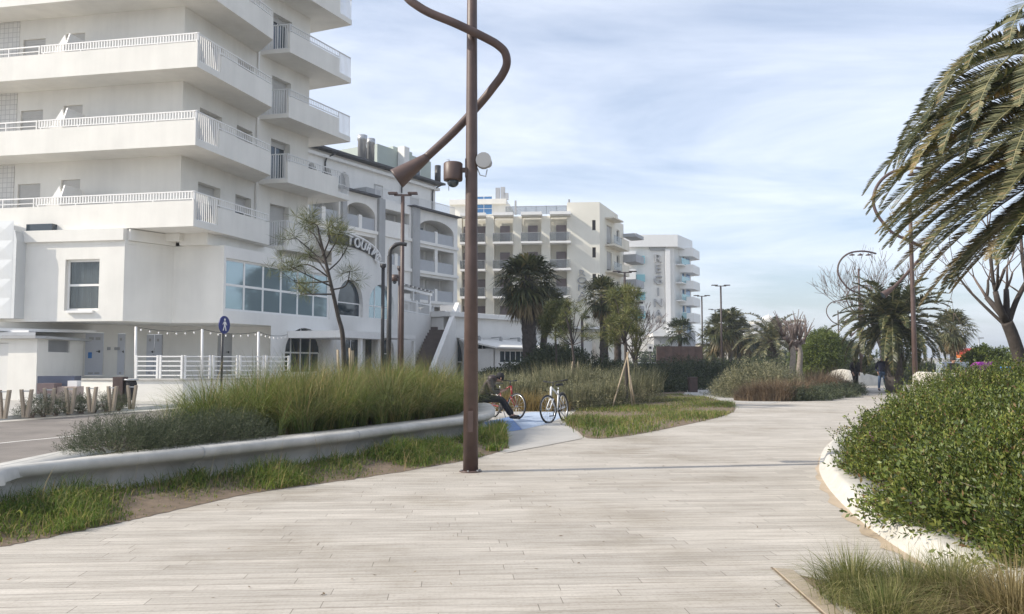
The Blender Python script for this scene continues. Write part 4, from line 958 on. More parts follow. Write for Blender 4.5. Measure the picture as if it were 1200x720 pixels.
# ================================================================ ground, paving, planters
def sheet(name, poly, z, mat):
    o = MB().sheet(poly, z).build(name, mat); return tag(o, kind='structure')
def paving_mat():
    m, nt, b = new_mat('travertine_planks'); L = nt.links
    tc = N(nt, 'ShaderNodeTexCoord'); mp = N(nt, 'ShaderNodeMapping'); mp.inputs['Rotation'].default_value = (0, 0, R(-4))
    L.new(tc.outputs['Object'], mp.inputs['Vector'])
    sx = N(nt, 'ShaderNodeSeparateXYZ'); L.new(mp.outputs['Vector'], sx.inputs[0])
    dv = N(nt, 'ShaderNodeMath', operation='DIVIDE'); dv.inputs[1].default_value = 0.15; L.new(sx.outputs['Y'], dv.inputs[0])
    fl = N(nt, 'ShaderNodeMath', operation='FLOOR'); L.new(dv.outputs[0], fl.inputs[0])
    wn = N(nt, 'ShaderNodeTexWhiteNoise', noise_dimensions='1D'); L.new(fl.outputs[0], wn.inputs['W'])
    sh = N(nt, 'ShaderNodeMath', operation='MULTIPLY_ADD'); sh.inputs[1].default_value = 7.3; L.new(wn.outputs['Value'], sh.inputs[0]); L.new(sx.outputs['X'], sh.inputs[2])
    cx = N(nt, 'ShaderNodeCombineXYZ'); L.new(sh.outputs[0], cx.inputs[0]); L.new(sx.outputs['Y'], cx.inputs[1])
    bt = N(nt, 'ShaderNodeTexBrick', offset=0.0)
    for k, v in (('Scale', 1.0), ('Brick Width', 1.5), ('Row Height', 0.15), ('Mortar Size', 0.0036), ('Mortar Smooth', 0.3), ('Bias', 0.0)): bt.inputs[k].default_value = v
    bt.inputs['Color1'].default_value = (.505, .475, .432, 1); bt.inputs['Color2'].default_value = (.405, .38, .343, 1); bt.inputs['Mortar'].default_value = (.22, .20, .175, 1)
    L.new(cx.outputs[0], bt.inputs['Vector'])
    # long streaks in the stone
    m2 = N(nt, 'ShaderNodeMapping'); m2.inputs['Scale'].default_value = (0.8, 13.0, 1)
    L.new(cx.outputs[0], m2.inputs['Vector'])
    n1 = N(nt, 'ShaderNodeTexNoise', i_Scale=1.5, i_Detail=9.0, i_Roughness=0.72); L.new(m2.outputs['Vector'], n1.inputs['Vector'])
    r1 = ramp(nt, [(0.28, (0.64, 0.60, 0.55)), (0.48, (0.96, 0.95, 0.93)), (0.7, (1.22, 1.21, 1.18))]); L.new(n1.outputs['Fac'], r1.inputs['Fac'])
    n2 = N(nt, 'ShaderNodeTexNoise', i_Scale=0.45, i_Detail=6.0, i_Roughness=0.65); L.new(mp.outputs['Vector'], n2.inputs['Vector'])
    r2 = ramp(nt, [(0.32, (0.70, 0.67, 0.62)), (0.5, (.97, .96, .95)), (0.7, (1.1, 1.1, 1.1))]); L.new(n2.outputs['Fac'], r2.inputs['Fac'])
    n4 = N(nt, 'ShaderNodeTexNoise', i_Scale=38.0, i_Detail=3.0); L.new(m2.outputs['Vector'], n4.inputs['Vector'])
    r4 = ramp(nt, [(0.33, (0.55, 0.5, 0.45)), (0.45, (1, 1, 1))]); L.new(n4.outputs['Fac'], r4.inputs['Fac'])
    a = bt.outputs['Color']
    for r_ in (r1, r2, r4):
        mx = N(nt, 'ShaderNodeMix', data_type='RGBA', blend_type='MULTIPLY'); mx.inputs[0].default_value = 1.0
        L.new(a, mx.inputs[6]); L.new(r_.outputs['Color'], mx.inputs[7]); a = mx.outputs[2]
    L.new(a, b.inputs['Base Color']); b.inputs['Roughness'].default_value = 0.78
    bp = N(nt, 'ShaderNodeBump', i_Strength=0.35, i_Distance=0.01); n3 = N(nt, 'ShaderNodeTexNoise', i_Scale=30.0, i_Detail=5.0); L.new(m2.outputs['Vector'], n3.inputs['Vector'])
    L.new(n3.outputs['Fac'], bp.inputs['Height']); L.new(bp.outputs['Normal'], b.inputs['Normal'])
    return m
M['paving'] = paving_mat()
M['stain'] = plain('rust_stained_stone', (0.45, 0.36, 0.26), 0.85, 0.2, 2.5, bump=0.2)
sheet('ground', [(-1500, -60), (1500, -60), (1500, 3000), (-1500, 3000)], -0.03, 'ground')
sheet('promenade_paving', [(-7, -6), (16, -6), (20, 20), (30, 45), (60, 130), (40, 130), (14, 75), (4, 48), (-3, 40), (-5, 24), (-8, 16), (-8, 5)], 0.0, 'paving')
road_r = smooth_path([(-10.5, -8), (-8.2, 4), (-6.9, 10), (-6.3, 16), (-5.2, 22), (-4.2, 30), (-3, 45), (0, 70), (10, 130)], 4)
road_l = smooth_path([(-21, -8), (-17.5, 8), (-14.2, 20), (-11.9, 27), (-10.0, 35), (-8.6, 45), (-6, 70), (2, 130)], 4)
sheet('road', road_r + road_l[::-1], 0.004, 'asphalt')
pv = MB(); pv.prism([(-120, -8)] + road_l[::1] + [(-10, 180), (-120, 180)], -0.02, 0.09); tag(pv.build('pavement', 'pathgrey'), kind='structure')
kb = MB(); sweep(kb, [(x, y) for x, y in road_l], [(-.02, .0), (-.02, .105), (.22, .11), (.24, .0)]); tag(kb.build('kerb', 'kerb'), kind='structure')
def strip(P, w, z, mb):
    Nn = path_normals(P, False)
    for (p, a), (q, b) in zip(zip(P, Nn), zip(P[1:], Nn[1:])): mb.quad((p[0] - a[0] * w, p[1] - a[1] * w, z), (p[0] + a[0] * w, p[1] + a[1] * w, z), (q[0] + b[0] * w, q[1] + b[1] * w, z), (q[0] - b[0] * w, q[1] - b[1] * w, z))
ln = MB(); strip(smooth_path([G(-60, 527), G(0, 520), G(165, 502), (-7.0, 32), (-5.5, 45)], 5), .05, .008, ln); tag(ln.build('road_line', 'linepaint'), kind='structure')
gt = MB(); strip([(x + .55, y) for x, y in road_l], .32, .008, gt); tag(gt.build('gutter_strip', plain('pale_gutter_stone', (.46, .44, .40), .85, .12, 2)), kind='structure')
# plaza with its painted floor
plaza = [G(594, 531), G(640, 523), G(682, 514.5), G(664, 497), G(668, 484), G(640, 478), (-2.5, 27), (-4.5, 25), (-2, 20), (-.5, 17)]
sheet('plaza_paving', plaza, 0.004, 'pathgrey')
sheet('blue_floor_paint', [G(566, 496), G(598, 488.5), G(612, 504), G(586, 508), G(572, 506.5)], 0.008, 'mural_blue')
sheet('pale_floor_paint', [G(598.5, 488.5), G(622, 483.5), G(652, 483), G(658, 490), G(640, 497.5), G(612.5, 504)], 0.008, 'mural_pale')
sheet('side_path', [G(806, 463), G(842, 471), G(900, 474), G(960, 463), G(880, 455), G(806, 455)], 0.004, 'pathgrey')
# joint line across the promenade
jt = MB(); 
for a, b in ((G(590, 532), G(682, 514.5)), (G(904, 666), G(985, 740)), (G(911, 668), G(1010, 697))):
    strip([a, b], .008, .0075, jt)
tag(jt.build('paving_joint', 'soil'), kind='structure')
# ---- soil strips
left_edge = [G(-160, 672), G(0, 641), G(150, 611), G(300, 578), G(430, 559.5), G(550, 539), G(596, 526)]
front_top = [G(u, v, .5) for u, v in ((-60, 556), (0, 548), (100, 537.5), (200, 528), (300, 518), (400, 507.5), (500, 495), (560, 487.5))]
planter = front_top + [G(579, 482.5, .5), (-.45, 20.6), (-.75, 21.8), (-1.6, 22.6), (-3.2, 22.0), (-4.6, 19.8), (-5.6, 16.5)] + [G(u, v, .5) for u, v in ((170, 506.5), (100, 521.5), (30, 538))]
PL = smooth_path(planter, 5, True)
jr = random.Random(3)
fray = [(x + jr.gauss(0, .012), y + jr.gauss(0, .02)) for x, y in smooth_path(left_edge, 24)]
strip_poly = fray + [(-.2, 18.3)] + [(x + .12, y + .1) for x, y in front_top[::-1]] + [(-7.5, 8.0)]
def resample(P, n):
    d = [0]
    for a, b in zip(P, P[1:]): d.append(d[-1] + math.dist(a, b))
    out = []; j = 0
    for i in range(n):
        t = d[-1] * i / (n - 1)
        while j < len(P) - 2 and d[j + 1] < t: j += 1
        f = (t - d[j]) / max(1e-9, d[j + 1] - d[j]); out.append((P[j][0] + (P[j + 1][0] - P[j][0]) * f, P[j][1] + (P[j + 1][1] - P[j][1]) * f))
    return out
BERM = .14
ea, eb = resample(fray, 160), resample(smooth_path([(-7.3, 7.2)] + front_top + [(-.3, 19.0)], 8), 160); vs_ = []; fs_ = []
for p, q in zip(ea, eb):
    for k in range(6): t = k / 5; vs_.append((p[0] + (q[0] - p[0]) * t, p[1] + (q[1] - p[1]) * t, .004 + BERM * t * t * (3 - 2 * t)))
for i in range(159):
    for k in range(5): fs_.append((i * 6 + k, (i + 1) * 6 + k, (i + 1) * 6 + k + 1, i * 6 + k + 1))
tag(MB().add(vs_, fs_, True).build('verge_soil', 'soil'), kind='structure')
bed2 = smooth_path([G(664, 492), G(676, 505), G(700, 514.5), G(780, 503), G(860, 483), G(846, 470), G(800, 463), G(740, 466), G(690, 475)], 4, True)
sheet('lawn_soil', bed2, 0.006, 'soil')
bed_far = [G(655, 480), G(700, 474), G(800, 463), G(806, 456), (9, 62), (2, 62), (-5, 45), (-3.5, 28)]
sheet('shrub_bed_soil', bed_far, 0.012, 'soil')
bed_mid = smooth_path([G(862, 462), G(898, 469), G(950, 468), G(993, 463), G(985, 455), G(900, 452)], 4, True)
sheet('round_bed_soil', bed_mid, 0.012, 'soil')
corner_bed = [(2.05, 5.9), G(915, 670), G(950, 672), G(1012, 688), G(1085, 704), (3.5, 5.6), (4.5, 4.0), (2.5, 4.0)]
sheet('corner_bed_soil', [(2.15, 4.0), G(925, 672), G(1006, 691), (3.3, 5.75), (3.6, 4.0)], 0.006, 'soil')
bs = thing('border_beam', 'flat brown stone border slab along the dry grass bed in the near right corner', 'border', (2.1, 5.6, 0))
mb = MB(); P = [G(907, 667.5), G(930, 670), G(988, 722), G(1020, 750), G(1000, 750), G(968, 722)]; mb.prism(P, .0, .014); mb.build('slab', 'stonebeige', bs, bevel=.003)
# ---- curved concrete bench planter
def half_width(i):
    p, n = PL[i], path_normals(PL, True)[i]; b = 9
    for q in PL:
        v = (q[0] - p[0], q[1] - p[1]); l = math.hypot(*v); c = -(v[0] * n[0] + v[1] * n[1])
        if l > .3 and c > 0: b = min(b, l * l / (2 * c))
    return b
INN = [min(1, max(.15, .85 * half_width(i) / .75)) for i in range(len(PL))]
bench = thing('bench_planter', 'long curved pale concrete bench that walls the ornamental grass bed', 'planter', (-3, 13, 0))
mb = MB(); sweep(mb, PL, [(-.72, .38), (-.68, .475), (-.10, .50), (-.03, .488), (0, .455), (-.005, .40), (-.05, .365), (-.17, .33), (-.235, .27), (-.25, .18), (-.235, .09), (-.19, .03), (-.16, .0)], True, inner=INN)
mb.build('seat', 'bench', bench)
np_ = len(PL); tip = min(range(np_), key=lambda i: PL[i][1]); a_ = b_ = 0
while INN[(tip + a_ + 1) % np_] < .999: a_ += 1
while INN[(tip - b_ - 1) % np_] < .999: b_ += 1
rngi = [(tip + k) % np_ for k in range(-b_ - 2, a_ + 3)]; N0 = path_normals(PL, True)
MB().prism([(PL[i][0] - N0[i][0] * .10, PL[i][1] - N0[i][1] * .10) for i in rngi], .30, .503).build('seat_end', 'bench', bench, bevel=.01)
jm = MB()
Nn = path_normals(PL, True)
for i in (4, 17, 26, 34, 41):
    p, n = PL[i], Nn[i]; pr = [(-.12, .503), (-.10, .5045), (-.028, .493), (.0045, .456), (-.0005, .40), (-.047, .36), (-.165, .326), (-.23, .268), (-.245, .18), (-.23, .09), (-.185, .03)]
    t = (-n[1], n[0]); w = .009
    for (o0, z0), (o1, z1) in zip(pr, pr[1:]):
        jm.quad((p[0] + n[0] * o0 - t[0] * w, p[1] + n[1] * o0 - t[1] * w, z0), (p[0] + n[0] * o0 + t[0] * w, p[1] + n[1] * o0 + t[1] * w, z0), (p[0] + n[0] * o1 + t[0] * w, p[1] + n[1] * o1 + t[1] * w, z1), (p[0] + n[0] * o1 - t[0] * w, p[1] + n[1] * o1 - t[1] * w, z1))
jm.build('joint', 'pier', bench)
INS = [(p[0] - n[0] * (.12 + .56 * k), p[1] - n[1] * (.12 + .56 * k)) for p, n, k in zip(PL, Nn, INN) if k > .99]
tag(MB().sheet(INS, .46).build('planter_soil', 'soil'), kind='structure')
ls = thing('low_step', 'low pale concrete slab in the grass at the left edge before the bench', 'slab', (*G(10, 572), 0))
mb = MB(); mb.prism([G(-60, 588), G(18, 584), G(46, 577), G(30, 566), G(-60, 570)], 0, .12); mb.build('slab', 'bench', ls, bevel=.02)
# ---- right planter kerb
KP = smooth_path([(3.25, 3.2), (3.14, 5.0), (3.13, 6.2), (3.18, 7.0), (3.40, 8.4), G(975, 570), G(965, 546), G(974, 523), G(1005, 507), (9.5, 19.6), (13, 20.6), (17, 20), (17, 3.2)], 7)[::-1]
kr = thing('curved_kerb', 'white curved concrete kerb round the big green bush', 'kerb', (5, 10, 0))
mb = MB(); sweep(mb, KP, [(.06, .0), (.05, .035), (0, .04), (-.045, .125), (-.065, .145), (-.10, .155), (-.38, .145), (-.42, .08)]); mb.build('kerb_stone', 'kerb', kr)
RN = path_normals(KP, False)
RBED = [(p[0] - n[0] * .38, p[1] - n[1] * .38) for p, n in zip(KP, RN)]
tag(MB().sheet(RBED, .10).build('bush_bed_soil', 'soil'), kind='structure')
st = MB(); seg = KP[-46:-6]; sn = RN[-46:-6]
for i in range(len(seg) - 1):
    k = .07 + (.09 + .05 * math.sin(i * 1.9)) * math.sin(math.pi * i / len(seg)) ; a, b, na, nb = seg[i], seg[i + 1], sn[i], sn[i + 1]
    k2 = .07 + (.09 + .05 * math.sin((i + 1) * 1.9)) * math.sin(math.pi * (i + 1) / len(seg))
    st.quad((a[0] + na[0] * .055, a[1] + na[1] * .055, .004), (a[0] + na[0] * k, a[1] + na[1] * k, .004), (b[0] + nb[0] * k2, b[1] + nb[1] * k2, .004), (b[0] + nb[0] * .055, b[1] + nb[1] * .055, .004))
tag(st.build('rust_stain', 'stain'), kind='structure')
# ---- white rounded walls in the distance on the right
w = thing('curved_white_wall', 'smooth white rounded wall that slopes down behind the two walkers', 'wall', (*G(985, 452), 0))
P = smooth_path([XY(968, 57), XY(985, 55.5), XY(1000, 55), XY(1030, 56), XY(1060, 58)], 5); k = len(P); hs = [1.0 * max(.25, math.sin(.5 + 2.6 * (i / (k - 1)) ** .8)) for i in range(k)]
mb = MB(); vs = []; fs = []
for i, (p, h) in enumerate(zip(P, hs)): vs += [(p[0], p[1], 0), (p[0], p[1] + .1, h * 1.05), (p[0], p[1] + .5, h * 1.08), (p[0], p[1] + .6, 0)]
for i in range(k - 1):
    for q in range(3): fs.append((i * 4 + q, (i + 1) * 4 + q, (i + 1) * 4 + q + 1, i * 4 + q + 1))
fs += [(0, 1, 2, 3), tuple((k - 1) * 4 + q for q in (3, 2, 1, 0))]; mb.add(vs, fs, True); mb.build('wall', 'kerb', w)
w = thing('low_cream_wall', 'long low cream wall sloping behind the big green bush', 'wall', (*XY(1150, 26), 0))
F = Fr(XY(1066, 30), (XY(1230, 21)[0] - XY(1066, 30)[0], -9)); l = F.S(1240, 440)
mb = MB(); F.poly(mb, [(0, 0), (l, 0), (l, F.Z(1230, 458)), (F.S(1120, 440), F.Z(1120, 438)), (.6, F.Z(1085, 436)), (.2, F.Z(1080, 440))], -.25, 0); mb.build('wall', 'kerb', w, bevel=.03)
w = thing('beach_wall', 'long pale wall on the horizon behind the walkers and date palm', 'wall', (*XY(1090, 95), 0))
F = Fr(XY(985, 100), (1, -.05)); mb = MB(); F.box(mb, 0, F.S(1260), -.4, 0, 0, F.Z(1090, 421)); F.box(mb, 0, F.S(1260), -.45, .06, F.Z(1090, 421) + .003, F.Z(1090, 420)); mb.build('wall', 'plaster_in', w)
w = thing('corten_screen', 'dark brown steel screen wall below the blue hotel', 'wall', (*XY(796, 62), 0))
F = Fr(XY(770, 62), (1, .03)); mb = MB(); F.box(mb, 0, F.S(823), -.2, 0, 0, F.Z(796, 406)); 
for k in range(1, 6): F.box(mb, F.S(823) * k / 6 - .02, F.S(823) * k / 6 + .02, .002, .02, 0, F.Z(796, 406) - .05)
mb.build('screen', 'corten_red', w)
cb = thing('corten_cabinet', 'small dark brown steel box at the end of the hedge beside the path', 'cabinet', (*G(813, 462), 0)); mb = MB(); c = G(813, 460); mb.box(c[0] - .2, c[0] + .2, c[1], c[1] + .5, 0, .72); mb.box(c[0] - .22, c[0] + .22, c[1] - .02, c[1] + .52, .723, .76); mb.build('body', 'corten_red', cb)
# ================================================================ hut, deck, fittings on the left
def build_hut():
    a = XY(43, 32.2); b = XY(97, 36.4); r = thing('utility_hut', 'small white flat-roofed utility hut with a grey wall grille at the left edge', 'hut', (*a, 0))
    L_ = Fr(a, (-1, .16)); Q = Fr(a, (b[0] - a[0], b[1] - a[1])); lq = math.hypot(b[0] - a[0], b[1] - a[1]); z = L_.Z(43, 397)
    m = MB(); dh = (L_.S(9, 430), L_.S(-8, 430), .09, L_.Z(5, 402)); L_.wall(m, 0, 9, 0, z, [dh], .1)
    gh = (Q.S(56.5, 406), Q.S(82, 406), Q.Z(70, 413), Q.Z(70, 399)); Q.wall(m, 0, lq, 0, z, [gh], .15); m.prism([Q.xy(.3, -.3), L_.xy(9, -.4), L_.xy(9, -5), Q.xy(lq - .05, -.3)], 0, z - .01); m.build('wall', 'plaster', r)
    d = MB(); L_.box(d, dh[0] + .02, dh[1] - .02, -.09, -.05, .1, dh[3] - .02); d.build('door', 'plaster_in', r)
    g = MB(); n = 10
    for i in range(n): Q.box(g, gh[0] + .01, gh[1] - .01, -.13, -.06, gh[2] + (gh[3] - gh[2]) * i / n, gh[2] + (gh[3] - gh[2]) * (i + .6) / n)
    Q.box(g, gh[0] + .01, gh[1] - .01, -.145, -.131, gh[2] + .01, gh[3] - .01); g.build('wall_grille', 'pier', r)
    f = MB(); f.prism([L_.xy(-.1, .25), L_.xy(9, .25), L_.xy(9, -5), Q.xy(lq + .1, .3), Q.xy(0, .3)], z + .003, z + .10); f.build('roof', 'pier', r)
    gr = MB(); gr.prism([L_.xy(1.2, -1.4), L_.xy(9, -1.4), L_.xy(9, -4), Q.xy(lq - .8, -1.6)], z + .163, z + .3); gr.build('roof_kerb', 'greywall', r)
    up = MB(); up.prism([L_.xy(1.9, -1.9), L_.xy(9, -1.9), L_.xy(9, -3.5), Q.xy(lq - 1, -2.1)], z + .303, z + .4); up.build('roof_panel', 'white', r)
build_hut()
def build_deck():
    poly = [XY(86, 32.6), XY(150, 31.7), XY(215, 31.4), XY(345, 34), XY(345, 39.9), XY(198, 39.4), XY(148, 38.2), XY(97, 37.1)]
    zd = .84
    r = thing('terrace_deck', 'raised pale terrace platform in front of the white tower', 'terrace', (*poly[1], 0))
    m = MB(); m.prism(poly, 0, zd); m.build('platform', 'plaster', r); c = MB(); Q = [(p[0], p[1] - .06) for p in poly[:4]] + [(p[0], p[1] + .5) for p in poly[3::-1]]; c.prism(Q, zd + .003, zd + .06); c.build('edge_slab', 'bench', r)
    rl = thing('terrace_railing', 'white railing of five horizontal bars along the edge of the terrace', 'railing', (*XY(158, 31.9), zd))
    pts = [XY(158, 31.9), XY(215, 31.7), XY(340, 34.1)]; bars = MB(); posts = []
    for p, q in zip(pts, pts[1:]):
        F = Fr(p, (q[0] - p[0], q[1] - p[1])); l = math.hypot(q[0] - p[0], q[1] - p[1]); n = max(1, round(l / 1.0))
        for i in range(n):
            a, b = l * i / n + .06, l * (i + 1) / n - .06
            for k in range(5): F.box(bars, a, b, -.025, .025, zd + .16 + k * .175, zd + .205 + k * .175)
            for e in (a, b): F.box(bars, e - .035, e + .035, -.035, .035, zd + .065, zd + .93)
    bars.build('bar_panel', 'white', rl)
    zs = []
    lt = thing('string_lights', 'string of small bulbs sagging between white posts over the terrace railing', 'string lights', (*XY(236, 31.8), zd))
    tops = []
    for u, y, v in ((159, 31.95, 383), (237, 32.0, 386), (303, 33.4, 389)):
        p = MB(); x, yy = XY(u, y); zt = PY(u, v, y)[2]; p.tube([(x, yy, zd + .06), (x - .03, yy, zt)], .045, 8); p.build('post', 'white', lt); tops.append((x, yy, zt))
    tops.append((*XY(338, 37.5), tops[-1][2] + .05)); wire = MB(); wp = []
    for a, b in zip(tops, tops[1:]):
        for i in range(15): t = i / 15; wp.append((a[0] + (b[0] - a[0]) * t, a[1] + (b[1] - a[1]) * t, a[2] + (b[2] - a[2]) * t - .5 * t * (1 - t)))
    wire.tube(wp, .01, 4); wire.build('wire', 'black', lt)
    bm = MB(); bm.ball((0, 0, 0), .032, .032, .042, 8, 5); b0 = bm.build('bulb', 'white', lt); b0.location = Vector(wp[1]) - lt.location - Vector((0, 0, .09))
    b0.data.transform(Matrix.Translation(org(lt)))
    for p in wp[3::2]: b = b0.copy(); COL.objects.link(b); b.parent = lt; b.location = Vector(p) - lt.location - Vector((0, 0, .09))
    # low wall and box planters
    lw = thing('box_planter', 'dark blue and brown box planter on the pavement before the hut', 'planter', (*XY(65, 29.5), .09))
    m = MB(); c = XY(66, 30.2); m.box(c[0] - .65, c[0] + .65, c[1], c[1] + .5, .62, 1.02); m.build('blue_box', plain('dark_blue_box', (.06, .075, .12), .5, .1, 3), lw)
    m = MB(); c = XY(61, 29.6); m.box(c[0] - .5, c[0] + .1, c[1], c[1] + .5, .42, .78); m.build('brown_box', plain('mauve_box', (.16, .115, .115), .6, .1, 3), lw)
    m = MB(); c = XY(74, 29.8); m.box(c[0] - .4, c[0] + .5, c[1], c[1] + .5, .40, .66); m.box(c[0] - .4, c[0] + .5, c[1], c[1] + .5, .09, .398); m.build('pale_box', plain('pink_stone', (.42, .34, .30), .7, .1, 3), lw)
    m = MB(); c = XY(85, 30); m.box(c[0] - .15, c[0] + .18, c[1], c[1] + .3, .663, .86); m.build('white_box', 'white', lw)
build_deck()
def build_bollards():
    m = MB(); lean = .12
    r = thing('bollard', 'beige bollard', 'bollard')
    for s_ in (-1, 1):
        g = MB(); x0, x1 = s_ * .04, s_ * .125
        g.hexa([(x0 - .036, -.05, 0), (x0 + .036, -.05, 0), (x0 + .036, .05, 0), (x0 - .036, .05, 0), (x1 - .036, -.05, .72), (x1 + .036, -.05, .72), (x1 + .036, .05, .72), (x1 - .036, .05, .72)]); g.build('leg', 'stonebeige', r, bevel=.006)
    g = MB(); g.box(-.085, .085, -.02, .02, .66, .69); g.build('crossbar', 'metal', r)
    spots = [(4, 491), (30, 489.5), (57, 486.5), (82, 485), (107, 483.5), (131, 482), (154, 480)]
    labs = ['leftmost V-shaped stone bollard, cut by the left edge', 'second V-shaped stone bollard from the left edge', 'V-shaped stone bollard in front of the brown and blue box planter', 'V-shaped stone bollard just right of the box planter', 'fifth V-shaped stone bollard from the left, third from the bin', 'V-shaped stone bollard second nearest to the brown bin', 'V-shaped stone bollard right beside the brown litter bin']
    for i, ((u, v), lb) in enumerate(zip(spots, labs)):
        o = r if i == 0 else copy_tree(r); x, y = G(u, v, .09); o.location = (x, y, .09); o.rotation_euler.z = R(8 * math.sin(i)); tag(o, lb, 'bollard', 'V-shaped bollards along the road')
    b = thing('litter_bin', 'rusty brown litter bin with a dark bag behind the last bollard', 'bin', (*XY(147, 28.6), .09)); c = XY(147, 28.6)
    m = MB(); m.box(c[0] - .32, c[0] + .02, c[1] - .2, c[1] + .2, .09, 1.02); m.build('body', 'corten_red', b, bevel=.01)
    m = MB(); m.lathe([(.14, .25), (.2, .45), (.2, .8), (.16, .9)], (c[0] + .2, c[1], 0), 10); m.build('bag', 'cloth_black', b)
    m = MB(); m.lathe([(.23, .90), (.24, .94), (.22, .95)], (c[0] + .2, c[1], 0), 14); m.build('rim', 'metal', b)
    # pedestrian sign
    x, y = XY(260, 29.5); s = thing('pedestrian_sign', 'round blue sign with a white walking figure on a dark post', 'sign', (x, y, 0)); zc = PY(260, 381, 29.5)[2]
    m = MB(); m.tube([(x, y, 0), (x, y, zc + .25)], .04, 8); m.build('post', 'black', s)
    F = Fr((x, y), (.28, .96))
    m = MB(); F.poly(m, [(.31 * math.cos(t * math.pi / 14), zc + .31 * math.sin(t * math.pi / 14)) for t in range(28)], .05, .08); d = m.build('disc', 'blue_sign', s)
    g = MB(); z = zc; pg = lambda pts: F.poly(g, [(a * .9, z + b * .9) for a, b in pts], .082, .088)
    pg([(.05 * math.cos(t * math.pi / 6), .2 + .05 * math.sin(t * math.pi / 6)) for t in range(12)])
    pg([(-.06, .13), (-.05, -.02), (.05, -.02), (.06, .13)]); pg([(-.045, -.022), (-.12, -.22), (-.07, -.22), (.01, -.022)]); pg([(.0, -.024), (.06, -.23), (.11, -.22), (.05, -.024)])
    pg([(.062, .12), (.14, .0), (.12, -.02), (.062, .06)]); pg([(-.062, .12), (-.14, .02), (-.12, -.0), (-.062, .06)]); g.build('walking_figure', 'white', d)
    x, y = XY(762, 58); s = thing('square_sign', 'small white square sign with a black mark before the brown screen', 'sign', (x, y, 0)); z0, z1 = PY(762, 412, 58)[2], PY(762, 403.5, 58)[2]
    m = MB(); m.tube([(x, y, 0), (x, y, z1)], .04, 6); m.build('post', 'black', s); m = MB(); m.box(x - .19, x + .19, y - .08, y - .05, z0, z1); m.build('plate', 'white', s); m = MB(); m.box(x - .08, x + .08, y - .087, y - .081, z0 + .17, z0 + .33); m.build('mark', 'black', s)
build_bollards()
# ================================================================ lamps
def curly_lamp(loc, label, group='spiral lamp posts along the promenade', extras=False, rotz=0.0):
    r = thing('spiral_lamp', label, 'street lamp', (0, 0, 0), group)
    b = MB(); b.tube([(0, 0, 0), (0, 0, 3), (0, 0, 6), (0, 0, 7.9)], [.105, .09, .075, .065], 16); b.build('pole', 'corten', r)
    f = MB(); f.lathe([(.155, 0), (.155, .014), (.108, .022)], (0, 0, 0), 22); f.build('base_flange', 'corten', r)
    for k in range(6): q = MB(); q.lathe([(.014, .012), (.014, .034)], (.132 * math.cos(k * 1.047 + .3), .132 * math.sin(k * 1.047 + .3), 0), 6, False); q.build('bolt', 'metal', r)
    q = MB(); q.box(-.035, .035, -.109, -.09, .55, .84); q.build('service_hatch', 'corten', r)
    K = 0.0127
    px = [(498, 196, .17), (530, 165, .19), (560, 132, .19), (576, 113, .14), (585, 102, .08), (590, 91, .02), (588, 80, -.04), (580, 73, -.09), (570, 68, -.13), (550, 59, -.17), (530, 50.5, -.20), (505, 40, -.2), (490, 31, -.2), (480, 22, -.18), (464, 0, -.12), (447, -30, -.05), (439, -65, 0), (446, -105, .02), (470, -140, .02), (508, -164, .0), (560, -173, 0), (600, -171, 0), (648, -160, 0)]
    P = [((u - 551) * K, y, EYE + (425 - v) * K) for u, v, y in px]
    t = MB(); t.tube(smooth_path(P, 5), .060, 12); t.build('spiral_tube', 'corten', r)
    a = Vector(P[0]); e = Vector(((466 - 551) * K, .17, EYE + (425 - 219) * K)); c = MB(); d = e - a
    c.tube([a - d * .08, a, a + d * .45, a + d * .95, e], [.062, .068, .105, .150, .154], 18); h = c.build('lamp_head', 'corten', r)
    g = MB(); g.tube([e + d * .004, e + d * .012], [.138, .138], 18); g.build('lens', 'glass', h)
    for u in (518, 562, 606):
        s = MB(); x, z = (u - 551) * K, EYE + (425 + 166) * K; s.lathe([(.03, -.10), (.03, -.04)], (x, 0, z), 8); s.lathe([(.18, -.20), (.19, -.16), (.1, -.11), (.04, -.10)], (x, 0, z), 14); s.build('spotlight', 'corten', r)
    if extras:
        z = EYE + (425 - 213) * K; s = MB(); s.lathe([(.13, -.14), (.135, -.12), (.135, .1), (.12, .115)], (-.26, 0, z), 16); s.box(-.14, -.08, -.03, .03, z - .02, z + .04); c = s.build('camera_housing', 'corten', r)
        s = MB(); s.ball((-.26, 0, z - .16), .085, .085, .075, 12, 8); s.build('camera_dome', 'glass', c)
        z = EYE + (425 - 202) * K; s = MB(); s.box(.07, .14, -.02, .02, z - .02, z + .02); s.tube([(.17, .04, z), (.17, -.08, z)], .11, 14); s.tube([(.23, .04, z - .03), (.23, -.06, z - .03)], .06, 10); s.tube([(.08, 0, z - .1), (.12, 0, z - .2), (.2, 0, z - .22), (.22, 0, z - .12)], .008, 5); s.build('loudspeaker', 'pier', r)
        s = MB(); s.box(-.09, -.05, -.05, .05, EYE + (425 - 220) * K, EYE + (425 - 200) * K); s.build('bracket', 'corten', r)
    r.location = loc; r.rotation_euler.z = rotz
    return r
lb = G(551.5, 553)
LAMP = curly_lamp((lb[0], lb[1], 0), 'nearest brown spiral lamp post with camera and loudspeaker on its pole', extras=True)
LAMPB = curly_lamp((*XY(1072, 33), 0), 'spiral lamp post half hidden behind the big palm fronds')
for (u, y), lab in zip(((1009, 58), (1011, 84), (983.5, 105)), ('spiral lamp post over the two walkers, larger of the two overlapping rings', 'spiral lamp post whose ring sits inside the larger ring before it', 'small farthest spiral lamp post beside the round green tree')):
    o = copy_tree(LAMPB); o.location = (*XY(u, y), 0); tag(o, lab, 'street lamp', 'spiral lamp posts along the promenade')
